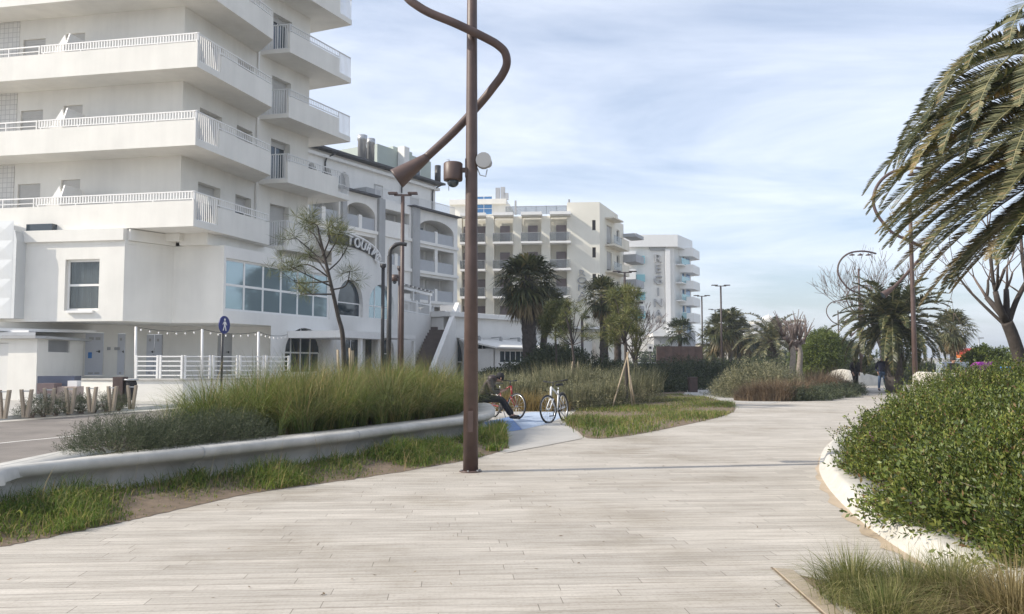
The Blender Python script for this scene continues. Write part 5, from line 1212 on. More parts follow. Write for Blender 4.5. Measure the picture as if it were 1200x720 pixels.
def t_lamp(u, y, v, label, w=1.35, mat='pole_brown', rz=0, one=False):
    x, _ = XY(u, y); z = PY(u, v, y)[2]; r = thing('street_lamp', label, 'street lamp', (0, 0, 0), 'slim dark lamp posts with flat heads')
    m = MB(); m.tube([(0, 0, 0), (0, 0, z - .05)], [.085, .07], 10); m.build('pole', mat, r)
    m = MB(); m.box(-.05 if one else -w * .3, w * .5 if one else w * .3, -.04, .04, z - .06, z); m.build('arm', mat, r)
    for s_ in ((1,) if one else (-1, 1)):
        m = MB(); m.box(min(s_ * w * .18, s_ * w * .5), max(s_ * w * .18, s_ * w * .5), -.14, .14, z + .004, z + .07); m.build('lamp_head', mat, r)
    r.location = (x, y, 0); r.rotation_euler.z = rz; return r
TL = t_lamp(470.5, 32, 228, 'tall slim twin head lamp post with loudspeaker, left of the near spiral lamp', 1.1, 'corten')
m = MB(); m.tube([(.18, .0, 4.75), (.34, .0, 4.75)], [.08, .13], 12); m.tube([(.05, 0, 4.75), (.2, 0, 4.75)], .03, 6); q = m.build('loudspeaker', 'pier', TL); q.location = (0, 0, 0)
t_lamp(733, 58, 319, 'twin head lamp post rising right of the cream hotel', 1.6)
t_lamp(846, 70, 335, 'tallest twin head lamp post beside the palm cluster', 1.5)
t_lamp(823.5, 80, 347, 'twin head lamp post just right of the blue hotel', 1.5)
t_lamp(839, 103, 363, 'short far twin head lamp post between two taller ones', 1.6)
t_lamp(851, 118, 371, 'farthest lamp post peeking above the palm cluster', 1.6)
t_lamp(746, 55, 355, 'single head lamp post beside the bare tree before the blue hotel', .9, one=True)
t_lamp(682.5, 46, 372, 'thin lamp post behind the small pine by the low cream building', .8, one=True)
def plain_pole(u, y, v, r_, label, cam=False, hook=False):
    x, _ = XY(u, y); z = PY(u, v, y)[2]; r = thing('pole', label, 'pole', (x, y, 0)); m = MB(); m.tube([(x, y, 0), (x, y, z)], r_, 10); m.build('shaft', 'black' if not cam else 'pole_brown', r)
    if hook: 
        m = MB(); m.tube(smooth_path([(x, y, z - .02), (x + .05, y, z + .25), (x + .3, y, z + .42), (x + .6, y, z + .4)], 4), r_ * .8, 8); m.build('hooked_top', 'black', r)
    else: m = MB(); m.lathe([(r_ * .8, 0), (r_ * 1.7, .08), (r_ * 1.7, .2)], (x, y, z), 10); m.build('cap', 'black' if not cam else 'pole_brown', r)
    if cam:
        zc = PY(u, 326, y)[2]; m = MB(); m.lathe([(.13, -.13), (.135, .13)], (x - .2, y, zc), 12); m.box(x - .1, x, y - .03, y + .03, zc, zc + .05); c = m.build('camera_housing', 'corten', r); m = MB(); m.ball((x - .2, y, zc - .17), .08, .08, .07, 10, 6); m.build('camera_dome', 'glass', c)
    return r
plain_pole(448, 36, 315, .075, 'thin dark pole with a wide cap before the second podium arch')
plain_pole(455.5, 30, 300, .085, 'dark pole with a hooked top between two thinner poles', hook=True)
plain_pole(467.5, 34, 318, .06, 'thin brown pole with a dome camera before the pergola', cam=True)
# ================================================================ bicycles
def make_bike(name, label, paint, steer=0.0):
    r = thing(name, label, 'bicycle', (0, 0, 0)); RW, WB = .34, 1.04
    ca, sa = math.cos(steer), math.sin(steer)
    def st(p):    # turn about the steering axis (front contact at x = WB)
        x, y, z = p; c = WB - .06; return (c + (x - c) * ca - y * sa, (x - c) * sa + y * ca, z)
    def wheel(cx, f):
        m = MB(); m.tube([f((cx + RW * math.cos(k * math.pi / 14), 0, RW + RW * math.sin(k * math.pi / 14))) for k in range(29)], .021, 8, cap=False); w = m.build('wheel', 'rubber', r)
        m = MB(); m.tube([f((cx + (RW - .03) * math.cos(k * math.pi / 14), 0, RW + (RW - .03) * math.sin(k * math.pi / 14))) for k in range(29)], .011, 6, cap=False); m.build('rim', 'chrome', w)
        m = MB()
        for k in range(14): a = k * math.pi / 7; m.tube([f((cx, .02 * (-1) ** k, RW)), f((cx + (RW - .03) * math.cos(a), 0, RW + (RW - .03) * math.sin(a)))], .0035, 3)
        m.tube([f((cx, -.05, RW)), f((cx, .05, RW))], .02, 8); m.build('spokes', 'metal', w)
    wheel(0, lambda p: p); wheel(WB, st)
    H0, H1 = (WB - .20, 0, .60), (WB - .27, 0, .88)
    m = MB(); bb = (.42, 0, .28); se = (.27, 0, .78)
    m.tube([H0, bb], .026, 8); m.tube([H1, (.30, 0, .68)], .022, 8); m.tube([bb, se], .02, 8)
    for y in (-.06, .06): m.tube([bb, (0, y, RW)], .011, 6); m.tube([(.30, 0, .70), (0, y, RW)], .010, 6)
    m.tube([H0, H1], .028, 8); m.build('frame', paint, r)
    m = MB()
    for y in (-.055, .055): m.tube([st((WB - .19, y, .58)), st((WB - .13, y, .52)), st((WB, y, RW))], .014, 6)
    m.tube([st((WB - .19, -.055, .58)), st((WB - .19, .055, .58))], .016, 6); m.build('fork', paint, r)
    m = MB(); m.tube([st(H1), st((WB - .29, 0, 1.0))], .016, 6); m.tube([st((WB - .36, -.29, 1.03)), st((WB - .27, -.1, 1.01)), st((WB - .25, 0, 1.0)), st((WB - .27, .1, 1.01)), st((WB - .36, .29, 1.03))], .012, 6); h = m.build('handlebar', 'black', r)
    for s_ in (-1, 1): m = MB(); m.tube([st((WB - .33, s_ * .22, 1.023)), st((WB - .41, s_ * .37, 1.04))], .019, 8); m.build('grip', 'rubber', h)
    m = MB(); m.tube([(.27, 0, .77), (.25, 0, .88)], .014, 6); m.build('seat_post', 'chrome', r)
    m = MB(); m.add([(.08, -.085, .90), (.08, .085, .90), (.25, .05, .92), (.40, .018, .91), (.40, -.018, .91), (.25, -.05, .92), (.09, -.07, .96), (.09, .07, .96), (.25, .04, .955), (.39, .012, .94), (.39, -.012, .94), (.25, -.04, .955)], [(0, 1, 2, 5), (5, 2, 3, 4), (7, 6, 11, 8), (8, 11, 10, 9), (1, 0, 6, 7), (2, 1, 7, 8), (3, 2, 8, 9), (4, 3, 9, 10), (5, 4, 10, 11), (0, 5, 11, 6)], True); m.build('saddle', 'rubber', r)
    m = MB(); m.tube([(.42, -.07, .28), (.42, -.045, .28)], .09, 16); m.tube([(.42, -.09, .28), (.42, .09, .28)], .018, 6); m.tube([(.42, -.09, .28), (.50, -.09, .15)], .012, 5); m.tube([(.42, .09, .28), (.34, .09, .41)], .012, 5); c = m.build('crankset', 'black', r)
    for s_, x, z in ((-1, .50, .15), (1, .34, .41)): m = MB(); m.box(x - .05, x + .05, s_ * .10 - (.09 if s_ < 0 else 0), s_ * .10 + (.09 if s_ > 0 else 0), z - .012, z + .012); m.build('pedal', 'rubber', c)
    m = MB(); m.tube([(RW * 1.1 * math.cos(k * math.pi / 12), 0, RW + RW * 1.1 * math.sin(k * math.pi / 12)) for k in range(2, 14)], .022, 6); m.build('mudguard', 'black', r)
    m = MB(); m.tube([(.38, .05, .26), (.30, .22, .02)], .012, 5); m.build('kickstand', 'metal', r)
    return r
bw = make_bike('bicycle', 'white bicycle with black handlebar, parked alone on the pale blue floor paint', 'bikewhite', R(-14))
x, y = G(644, 496); ang = math.atan2(-.92, -.40); bw.location = (x - math.cos(ang) * 1.04, y - math.sin(ang) * 1.04, 0); bw.rotation_euler = (R(4), 0, ang)
br = make_bike('bicycle', 'red bicycle parked beside the seated person in dark clothes', 'bikered', R(8))
x, y = G(604, 491.5); ang = math.atan2(-.80, .60); br.location = (x - math.cos(ang) * 1.04, y - math.sin(ang) * 1.04, 0); br.rotation_euler = (R(-4), 0, ang)
# ================================================================ people
def skin_mesh(name, V, E, rad, mat, parent, sub=2):
    me = bpy.data.meshes.new(name); o0 = org(parent); me.from_pydata([tuple(Vector(v) - o0) for v in V], E, [])
    o = bpy.data.objects.new(name, me); COL.objects.link(o)
    sk = o.modifiers.new('s', 'SKIN'); sk.use_smooth_shade = True; ss = o.modifiers.new('u', 'SUBSURF'); ss.levels = sub; ss.render_levels = sub
    for i, r_ in enumerate(rad):
        d = me.skin_vertices[0].data[i]; d.radius = (r_, r_) if not hasattr(r_, '__len__') else r_; d.use_root = (i == 0)
    dg = bpy.context.evaluated_depsgraph_get(); nm = bpy.data.meshes.new_from_object(o.evaluated_get(dg)); nm.name = name
    bpy.data.objects.remove(o); bpy.data.meshes.remove(me)
    for p in nm.polygons: p.use_smooth = True
    nm.materials.clear(); return link_mesh(name, nm, M[mat], parent)
def person(label, loc, J, top, bottom, hair, group=None, hood=False, hat=False):
    """J: joint dictionary in world coordinates"""
    r = thing('person', label, 'person', loc, group)
    g = lambda k: Vector(J[k])
    V = []; E = []; rad = []
    def add(p, r_, prev=None):
        V.append(tuple(p)); rad.append(r_); i = len(V) - 1
        if prev is not None: E.append((prev, i))
        return i
    pel = add(g('pelvis'), (.13, .10)); ch = add(g('chest'), (.135, .095), pel); nk = add(g('neck'), .055, ch); h0 = add(g('head') - Vector((0, 0, .06)), .07, nk); h1 = add(g('head') + Vector((0, 0, .03)), .095, h0); add(g('head') + Vector((0, 0, .10)), .075, h1)
    for s in 'lr':
        a = add(g('sh' + s), .062, ch); b = add(g('el' + s), .042, a); c = add(g('wr' + s), .03, b); d = add(g('wr' + s) + (g('ha' + s) - g('wr' + s)) * .6, (.042, .022), c)
        dirv = (g('ha' + s) - g('wr' + s)); side = dirv.cross(Vector((0, 0, 1)));  side = side.normalized() if side.length > 1e-4 else Vector((1, 0, 0))
        for k in range(4): e = add(V[d] + Vector() if False else Vector(V[d]) + dirv * .55 + side * (.03 - .02 * k), .011, d); add(Vector(V[e]) + dirv * (.45 + .1 * (k in (1, 2))) + Vector((0, 0, -.012)), .009, e)
        e = add(Vector(V[c]) + dirv * .35 + side * .05, .012, c); add(Vector(V[e]) + dirv * .4 + side * .01, .010, e)
    for s in 'lr':
        a = add(g('hip' + s), .085, pel); b = add(g('kn' + s), .058, a); c = add(g('an' + s), .036, b); add(g('an' + s) + (g('to' + s) - g('an' + s)) * .6, (.022, .016), c)
    skin_mesh('body', V, E, rad, 'skin', r, 1)
    # jacket
    V = []; E = []; rad = []
    p0 = add(g('pelvis') + Vector((0, 0, -.06)), (.185, .145)); p1 = add((g('pelvis') + g('chest')) / 2, (.175, .135), p0); p2 = add(g('chest'), (.19, .135), p1); add(g('neck') - Vector((0, 0, .015)), .078, p2)
    for s in 'lr': a = add(g('sh' + s), .085, p2); b = add(g('el' + s), .064, a); add(g('wr' + s) + (g('el' + s) - g('wr' + s)) * .08, .048, b)
    skin_mesh('jacket', V, E, rad, top, r, 2)
    V = []; E = []; rad = []
    p0 = add(g('pelvis') + Vector((0, 0, .02)), (.16, .12))
    for s in 'lr': a = add(g('hip' + s), .105, p0); b = add(g('kn' + s), .076, a); add(g('an' + s) + (g('kn' + s) - g('an' + s)) * .06, .062, b)
    skin_mesh('trousers', V, E, rad, bottom, r, 2)
    for s in 'lr':
        V = []; E = []; rad = []; d = g('to' + s) - g('an' + s)
        a = add(g('an' + s) - d * .25 + Vector((0, 0, -.03)), (.05, .045)); b = add(g('an' + s) + d * .4 + Vector((0, 0, -.02)), (.05, .042), a); add(g('to' + s), (.048, .036), b); skin_mesh('shoe', V, E, rad, 'rubber', r, 2)
    f = Vector(J['face']).normalized(); hd = g('head'); sd = f.cross(Vector((0, 0, 1))).normalized(); up = sd.cross(f).normalized()
    m = MB(); c = hd + up * .045 - f * .025; m.ball(tuple(c), .108, .108, .105, 14, 10)
    if hood: c2 = hd - f * .03 - up * .02; m.ball(tuple(c2), .125, .125, .15, 14, 10)
    m.build('cap' if hat else 'hair', hair, r)
    if hat: m = MB(); c = hd + up * .05 + f * .12; m.ball(tuple(c), .075, .075, .012, 12, 6); m.build('cap_brim', hair, r)
    fc = MB(); n0 = hd + f * .105; fc.ball(tuple(hd + f * .104 - up * .015), .016, .016, .022, 8, 6); fc.ball(tuple(hd + sd * .095), .014, .014, .028, 8, 6); fc.ball(tuple(hd - sd * .095), .014, .014, .028, 8, 6); fc.build('nose_and_ears', 'skin', r)
    ey = MB(); 
    for s in (-1, 1): ey.ball(tuple(hd + f * .088 + sd * .034 * s + up * .015), .012, .012, .008, 8, 5)
    ey.ball(tuple(hd + f * .092 - up * .058), .022, .022, .005, 8, 5); ey.build('eyes_and_mouth', 'hair', r)
    return r
def walker(label, u, v, top, bottom, hair, hgt, phase, face=-1):
    x, y = G(u, v); k = hgt / 1.75; fy = face
    P = lambda a, b, c: (x + a * k, y + b * k * fy, c * k)
    s = phase
    J = dict(pelvis=P(0, 0, .95), chest=P(0, .03, 1.30), neck=P(0, .02, 1.50), head=P(0, .05, 1.62), face=(0.05, fy, -.05),
             shl=P(-.19, .02, 1.42), shr=P(.19, .02, 1.42), ell=P(-.25, -.05 + .10 * s, 1.13), elr=P(.25, -.05 - .10 * s, 1.13), wrl=P(-.20, .14 + .12 * s, .93), wrr=P(.20, .14 - .1 * s, .93), hal=P(-.19, .18 + .14 * s, .84), har=P(.19, .18 - .12 * s, .84),
             hipl=P(-.09, 0, .90), hipr=P(.09, 0, .90), knl=P(-.10, .16 * s + .05, .50), knr=P(.10, -.10 * s + .05, .49), anl=P(-.10, .20 * s, .09), anr=P(.10, -.30 * s, .13 if s else .09), tol=P(-.11, .20 * s + .17, .04), tor=P(.11, -.30 * s + .16, .06 if s else .04))
    return person(label, (x, y, 0), J, top, bottom, hair)
walker('person in black coat and black trousers walking on the path', 1002.5, 457.5, 'cloth_black', 'cloth_black', 'hair', 1.78, .7)
walker('pale haired person in navy jacket and blue jeans walking on the path', 1034, 458.5, 'cloth_navy', 'jeans', 'hair_grey', 1.84, -.8)
# seated man on the far end of the bench
def seated():
    x, y = -.75, 21.5; z = .50
    P = lambda a, b, c: (x + a, y + b, z + c)
    J = dict(pelvis=P(0, .05, .13), chest=P(.15, .10, .45), neck=P(.31, .14, .60), head=P(.44, .18, .60), face=(.7, .25, -.75),
             shl=P(.23, .28, .52), shr=P(.19, -.09, .52), ell=P(.32, .40, .28), elr=P(.26, -.18, .26), wrl=P(.48, .28, .30), wrr=P(.46, -.02, .26), hal=P(.56, .20, .31), har=P(.55, .06, .30),
             hipl=P(.05, .16, .11), hipr=P(.05, -.04, .11), knl=P(.50, .55, .06), knr=P(.48, .28, .05), anl=P(.78, 1.05, -.38), anr=P(.72, .72, -.38), tol=P(.95, 1.12, -.42), tor=P(.90, .76, -.43))
    r = person('person in dark hooded jacket and black trousers sitting bent forward on the bench end', (x, y, 0), J, 'cloth_brown', 'cloth_black', 'cloth_black', hat=True)
    V = [J['neck'], (J['neck'][0] - .1, J['neck'][1] - .03, J['neck'][2] - .05)]
    m = MB(); m.ball((J['neck'][0] - .05, J['neck'][1] - .02, J['neck'][2] + .0), .13, .13, .09, 12, 8); m.build('hood', 'cloth_brown', r)
    m = MB(); c = Vector(J['har']) + Vector((.03, .03, .03)); m.box(c.x - .04, c.x + .04, c.y - .005, c.y + .07, c.z, c.z + .012)
    ph = m.build('phone', 'black'); tag(ph, 'small dark phone in the hands of the seated person', 'phone')
seated()
walker('person in black with dark hair standing behind the big bush, left of the striped hull', 1118, 466, 'cloth_black', 'cloth_black', 'hair', 1.72, .3)
# ================================================================ far right bits
x, y = XY(1140, 72); k = thing('red_dome_kiosk', 'round kiosk with red dome and orange band beyond the low cream wall', 'kiosk', (x, y, 0)); z1 = PY(1140, 415.5, y)[2]; z0 = PY(1140, 420, y)[2]
m = MB(); m.lathe([(.95, 0), (.95, z0)], (x, y, 0), 18); m.build('body', 'orange', k); m = MB(); m.lathe([(1.25, z0 + .003), (1.25, z1)], (x, y, 0), 20); m.build('band', 'orange', k)
m = MB(); h = PY(1140, 408, y)[2] - z1; m.lathe([(1.3, z1 + .003), (1.25, z1 + h * .4), (.95, z1 + h * .75), (.5, z1 + h * .95), (.06, z1 + h)], (x, y, 0), 20); m.build('dome', 'red', k)
F = Fr(XY(1104, 38), (1, .06)); hl = thing('striped_hull', 'grey blue planked panel with purple pointed end behind the low wall', 'boat', (*XY(1135, 38), 0))
zt, zb = F.Z(1130, 424), F.Z(1130, 441); m = MB(); a, b = 0, F.S(1142); n = 7
for i in range(n): F.poly(m, [(a, zb + (zt - zb) * i / n), (b - .3, zb + (zt - zb) * i / n), (b - .3, zb + (zt - zb) * (i + .9) / n), (a, zb + (zt - zb) * (i + .9) / n)], -.4, .02 * (i % 2))
F.box(m, a, b - .3, -.5, -.41, 0, zt - .05); m.build('hull', 'steelblue', hl)
m = MB(); F.poly(m, [(b - .27, zb), (b + .35, zb + .05), (F.S(1163), zt), (b + .2, zt - .02), (b - .15, (zt + zb) / 2)], -.4, .05); m.build('painted_bow', 'purple', hl)
x, y = XY(1188, 33); bb = thing('blue_cabinet', 'bright blue cabinet at the right edge beside the bare tree trunk', 'cabinet', (x, y, 0)); m = MB(); m.box(x - .2, x + .35, y, y + .5, 0, PY(1188, 432, y)[2]); m.box(x - .24, x + .39, y - .04, y + .54, PY(1188, 432, y)[2] + .003, PY(1188, 431, y)[2] + .03); m.build('body', 'bluebox', bb, bevel=.02)
x, y = XY(1148, 110); fl = thing('lamp_mast', 'thin far mast above the horizon near the red dome', 'mast', (x, y, 0)); m = MB(); m.tube([(x, y, 0), (x, y, PY(1148, 397, y)[2])], .08, 6); m.build('shaft', 'metal', fl); m = MB(); m.box(x - .1, x + .6, y - .1, y + .1, PY(1148, 397, y)[2], PY(1148, 397, y)[2] + .15); m.build('lamp_head', 'metal', fl)
# parked white car far away
def car():
    x, y = XY(766, 72); r = thing('parked_car', 'white car parked far off beside the brown screen, half hidden by shrubs', 'car', (x, y, 0))
    pr = [(-2, .35), (2, .35), (2.05, .7), (1.3, .85), (-1.9, .9), (-2.05, .7)]; m = MB(); F = Fr((x, y), (1, .1)); F.poly(m, pr, -1.6, 0); m.build('body', 'carpaint', r, bevel=.08)
    m = MB(); F.poly(m, [(-1.8, .905), (1.2, .86), (.5, 1.42), (-1.3, 1.45)], -1.5, -.1); m.build('cabin', 'glass', r, bevel=.05); m = MB(); F.poly(m, [(-1.35, 1.455), (.55, 1.43), (.5, 1.49), (-1.25, 1.51)], -1.45, -.15); m.build('roof', 'carpaint', r)
    for s_ in (-1.25, 1.25):
        for o in (-1.5, -.05):
            m = MB(); p = F.p(s_, o, .33); q = F.p(s_, o + .06, .33); m.tube([p, q], .33, 16); m.build('wheel', 'rubber', r)
car()
# ================================================================ vegetation
def nrm(a): return a / (np.linalg.norm(a, axis=-1, keepdims=True) + 1e-9)
def blades(name, X, Y, Z, h, lean, az, w, mat, parent=None, segs=3):
    n = len(X); d = np.stack([np.cos(az), np.sin(az), np.zeros(n)], 1); side = np.stack([-np.sin(az), np.cos(az), np.zeros(n)], 1)
    tw = rng.uniform(-1, 1, n); side = nrm(side + d * tw[:, None])
    V = []; 
    for k in range(segs + 1):
        t = k / segs
        c = np.stack([X, Y, Z], 1) + d * (lean * h * t ** 1.8)[:, None]
        c[:, 2] += h * (t - .55 * np.minimum(lean, 1.4) * t ** 2.6)
        ww = w * (1 - t ** 1.5) * .5
        if k < segs: V += [c - side * ww[:, None], c + side * ww[:, None]]
        else: V += [c]
    m = 2 * segs + 1; A = np.stack(V, 1).reshape(-1, 3); b = (np.arange(n) * m)[:, None]
    F4 = np.concatenate([b + np.array([[2 * k, 2 * k + 1, 2 * k + 3, 2 * k + 2]]) for k in range(segs - 1)]); F3 = b + np.array([[2 * segs - 2, 2 * segs - 1, 2 * segs]])
    return np_mesh(name, A, [F4, F3], mat, parent)
def leaves(P, D, S, L, W):
    """diamond leaves: base P, direction D, side S, length L, width W"""
    m = P + D * (L * .5)[:, None]
    A = np.stack([P, m - S * (W * .5)[:, None], P + D * L[:, None], m + S * (W * .5)[:, None]], 1).reshape(-1, 3)
    return A, (np.arange(len(P)) * 4)[:, None] + np.arange(4)[None]
def sprigs(P, D, length, k, L, W, spread=.8, jl=.3):
    """k leaves spiralling along each sprig (base P, axis D)"""
    n = len(P); u = rng.normal(size=(n, 3)); a = nrm(np.cross(D, u)); b = np.cross(D, a)
    PP = []; DD = []
    for j in range(k):
        t = (j + .5) / k; an = j * 2.4 + rng.uniform(0, .8, n)
        r = a * np.cos(an)[:, None] + b * np.sin(an)[:, None]
        PP.append(P + D * (length * t)[:, None]); DD.append(nrm(r * spread + D * (1 - .4 * spread)))
    PP = np.concatenate(PP); DD = np.concatenate(DD); S = nrm(np.cross(DD, rng.normal(size=DD.shape)))
    LL = L * rng.uniform(1 - jl, 1 + jl, len(PP))
    return leaves(PP, DD, S, LL, LL * W)
def lump(D, seed, amp=.16, f=3.0):
    r = np.random.default_rng(seed); v = np.zeros(len(D))
    for i in range(5): k = r.normal(size=3) * f; v += np.sin(D @ k + r.uniform(0, 6)) / 5 * 2
    return 1 + amp * v
def dome(c, rad, n, seed, amp=.16, up=.15, inner=.55, zmin=0.0):
    """points spread through the outer part of a lumpy dome, with outward directions"""
    D = nrm(rng.normal(size=(n * 2, 3))); D[:, 2] = np.abs(D[:, 2]) * 1.0 - .12; D = nrm(D)[:n]
    q = rng.uniform(inner ** 2, 1, n) ** .5 * lump(D, seed, amp)
    P = np.array(c) + D * q[:, None] * np.array(rad); P[:, 2] = np.maximum(P[:, 2], zmin)
    return P, nrm(D / np.array(rad) * np.mean(rad) + np.array([0, 0, up]) + rng.normal(size=D.shape) * .35)
def stems(c, rad, n, mat, parent, r0=.012, name='stems'):
    m = MB()
    for i in range(n):
        a = rnd.uniform(0, 6.28); e = rnd.uniform(.3, .9); q = rnd.uniform(.5, .85)
        t = (c[0] + rad[0] * q * math.cos(a) * math.cos(e), c[1] + rad[1] * q * math.sin(a) * math.cos(e), c[2] + rad[2] * q * math.sin(e) + .05)
        b = (c[0] + rnd.uniform(-.15, .15) * rad[0], c[1] + rnd.uniform(-.15, .15) * rad[1], c[2] - .05)
        mid = tuple((b[k] * .5 + t[k] * .5) + (0 if k < 2 else .08 * rad[2]) for k in range(3)); m.tube([b, mid, t], [r0, r0 * .7, r0 * .3], 4, sm=True)
    return m.build(name, mat, parent)
def shrub(name, label, c, rad, n, L, W, mat, seed, cat='shrub', group=None, k=8, sl=.16, amp=.16, inner=.55, up=.3, stem='twig', spread=.8, ns=14):
    r = thing(name, label, cat, c, group)
    P, D = dome(c, rad, n, seed, amp, up, inner, c[2] + .02)
    A, F = sprigs(P, D, np.full(n, sl), k, L, W, spread); np_mesh('foliage', A, F, mat, r); stems(c, rad, ns, stem, r)
    return r
# ---- near bush on the right: a few shrubs grown together
for i, (c, rad, n, lab) in enumerate((((8.1, 14.2, .1), (1.75, 2.6, 1.34), 7000, 'large glossy green bush farthest back behind the white kerb'),
                                      ((5.95, 9.9, .08), (1.64, 2.3, 1.14), 9200, 'broad glossy green bush with purple flowers in the middle of the white kerb'),
                                      ((4.52, 6.95, .08), (1.18, 1.55, .84), 7000, 'nearest green bush, hanging low over the white kerb at the bottom right'),
                                      ((8.7, 11.0, .1), (2.2, 2.4, 1.2), 4600, 'green bush at the right edge below the bare tree'),
                                      ((5.8, 6.7, .1), (1.5, 1.5, .92), 3600, 'green bush with brown twigs cut by the right edge'), ((4.22, 5.75, .08), (.95, .85, .62), 2400, 'small green bush lowest at the right edge above the dry tufts'))):
    r = thing('evergreen_bush', lab, 'bush', c, 'glossy green bushes behind the white kerb')
    P, D = dome(c, rad, n, 40 + i, .22, 1.1, .66, .14); A, F = sprigs(P, D, rng.uniform(.10, .30, n), 20, .035, .40, .62); np_mesh('foliage', A, F, 'bushleaf', r)
    P, D = dome(c, rad, 150, 40 + i, .20, 1.6, .9, .3); A, F = sprigs(P, D, rng.uniform(.25, .5, 150), 22, .040, .38, .6); np_mesh('young_shoots', A, F, 'bushleaf', r)
    P, D = dome(c, rad, n // 3, 90 + i, .20, .3, .35, .14); A, F = sprigs(P, D, np.full(len(P), .2), 8, .055, .42, .8); np_mesh('inner_foliage', A, F, 'bushleaf', r)
    stems(c, rad, 46, 'twig', r, .014); stems(c, tuple(q * 1.22 for q in rad), 90, 'bark_pale', r, .006, 'dry_twigs')
    P, D = dome(c, tuple(q * 1.0 for q in rad), 26, 40 + i, .20, .6, .93, .3); A, F = sprigs(P, D, np.full(len(P), .12), 8, .028, .6, .9); tag(np_mesh('blossom', A, F, 'bushflower', r), kind='stuff')
# ---- ornamental grass bank in the bench planter
def rim_depth(X, Y):
    q = np.array(INS); return np.sqrt(((X[:, None] - q[None, :, 0]) ** 2 + (Y[:, None] - q[None, :, 1]) ** 2).min(1))
X, Y = scatter(INS, 48000); d = rim_depth(X, Y)
front = (X + 3.9) * .75 - (Y - 11.6) * .66      # >0 towards the bench front
uu = 600 + 1000 * X / Y
keep = (uu > 172) & (d > .05); fp = np.array(smooth_path(front_top, 6)); fd = np.sqrt(((X[:, None] - fp[None, :, 0]) ** 2 + (Y[:, None] - fp[None, :, 1]) ** 2).min(1)); left = (uu < 330) & (fd < 1.2); keep &= ~left; X, Y, d = X[keep], Y[keep], d[keep]
cl = rng.normal(size=(150, 2)); ci = rng.integers(0, 150, len(X)); 
sx, sy = scatter(INS, 190)
ii = np.argmin((X[:, None] - sx) ** 2 + (Y[:, None] - sy) ** 2, 1); cx, cy = sx[ii], sy[ii]
X = X * .68 + cx * .32; Y = Y * .68 + cy * .32; az = np.arctan2(Y - cy, X - cx) + rng.normal(0, .7, len(X))
hh = rng.uniform(.85, 1.65, len(X)) * (.72 + .28 * np.minimum(d / 1.0, 1)) * np.random.default_rng(5).uniform(.62, 1.15, 190)[ii]
kind_ = np.random.default_rng(8).integers(0, 10, 190); kind_[(600 + 1000 * sx / sy) < 330] = 6; kind_ = kind_[ii]
for lo, hi, mt, lab in ((0, 3, 'tallgrass', 'olive arching ornamental grass filling the bench planter'), (3, 9, 'tallgrass_green', 'greener clumps of arching grass in the bench planter'), (9, 10, 'tallgrass_straw', 'straw yellow clumps of arching grass in the bench planter')):
    k = (kind_ >= lo) & (kind_ < hi)
    tag(blades('ornamental_grass', X[k], Y[k], np.full(k.sum(), .45), hh[k], rng.uniform(.25, 1.5, k.sum()), az[k], rng.uniform(.005, .011, k.sum()), mt, segs=5), lab, kind='stuff', cat='grass')
k = rng.random(len(X)) < .07
tag(blades('dry_grass', X[k], Y[k], np.full(k.sum(), .43), hh[k] * 1.08, rng.uniform(.1, .9, k.sum()), az[k], rng.uniform(.006, .012, k.sum()), 'drygrass', segs=5), 'straw coloured dry blades among the ornamental grass', kind='stuff', cat='grass')
# pampas plume and dark rosemary edge
for i, (u, d_) in enumerate(((180, .75), (202, .75), (226, .8), (252, .8), (278, .8), (305, .8), (330, .8))):
    p_ = G(u, np.interp(u, (100, 200, 300, 400), (537.5, 528, 518, 507.5)), .5); x, y_ = p_[0] - .87 * d_, p_[1] + .49 * d_; shrub('rosemary_bush', 'dark grey green rosemary bush spilling over the left end of the bench planter', (x, y_, .42), (.5, .5, .30), 680, .035, .14, 'rosemary', 200 + i, group='rosemary along the bench planter', k=14, sl=.22, up=.6, spread=.6)
# ---- verge grass along the bench
X, Y = scatter(strip_poly, 34000)
le = np.array(smooth_path(left_edge, 6)); dist_to = lambda X, Y, q: np.sqrt(((X[:, None] - q[None, :, 0]) ** 2 + (Y[:, None] - q[None, :, 1]) ** 2).min(1)); dl = dist_to(X, Y, le); fpl = np.array(smooth_path(front_top, 6))
def vz(X, Y): t = np.clip(dist_to(X, Y, le) / (dist_to(X, Y, le) + dist_to(X, Y, fpl) + 1e-6), 0, 1); return .002 + BERM * t * t * (3 - 2 * t)
pn = np.sin(X * 2.1 + Y * 1.3) + np.sin(X * .9 - Y * 2.7 + 1) + np.sin(X * 4.3 + Y * 3.1)
keep = rng.random(len(X)) < np.clip(.10 + dl * 1.1 + pn * .22, .03, 1); X, Y, dl, pn = X[keep], Y[keep], dl[keep], pn[keep]
h = rng.uniform(.05, .20, len(X)) * np.clip(.35 + dl * 1.25 + .25 * pn, .22, 2.1)
tag(blades('verge_grass', X, Y, vz(X, Y), h, rng.uniform(.2, 1.3, len(X)), rng.uniform(0, 6.28, len(X)), rng.uniform(.006, .013, len(X)), 'lawn', segs=3), 'patchy green verge grass between the bench and the paving', kind='stuff', cat='grass')
k = rng.random(len(X)) < .16
tag(blades('dry_verge_grass', X[k], Y[k], vz(X[k], Y[k]), h[k] * .8, rng.uniform(.5, 1.6, k.sum()), rng.uniform(0, 6.28, k.sum()), rng.uniform(.005, .011, k.sum()), 'drygrass', segs=3), 'dry straw among the verge grass', kind='stuff', cat='grass')
# seed heads standing in the verge
X, Y = scatter(strip_poly, 90); blv = blades('wild_oats', X, Y, vz(X, Y), rng.uniform(.3, .55, 90), rng.uniform(.1, .5, 90), rng.uniform(0, 6.28, 90), rng.uniform(.006, .01, 90), 'drygrass', segs=4); tag(blv, 'thin pale seed stalks standing in the verge grass', kind='stuff', cat='grass')
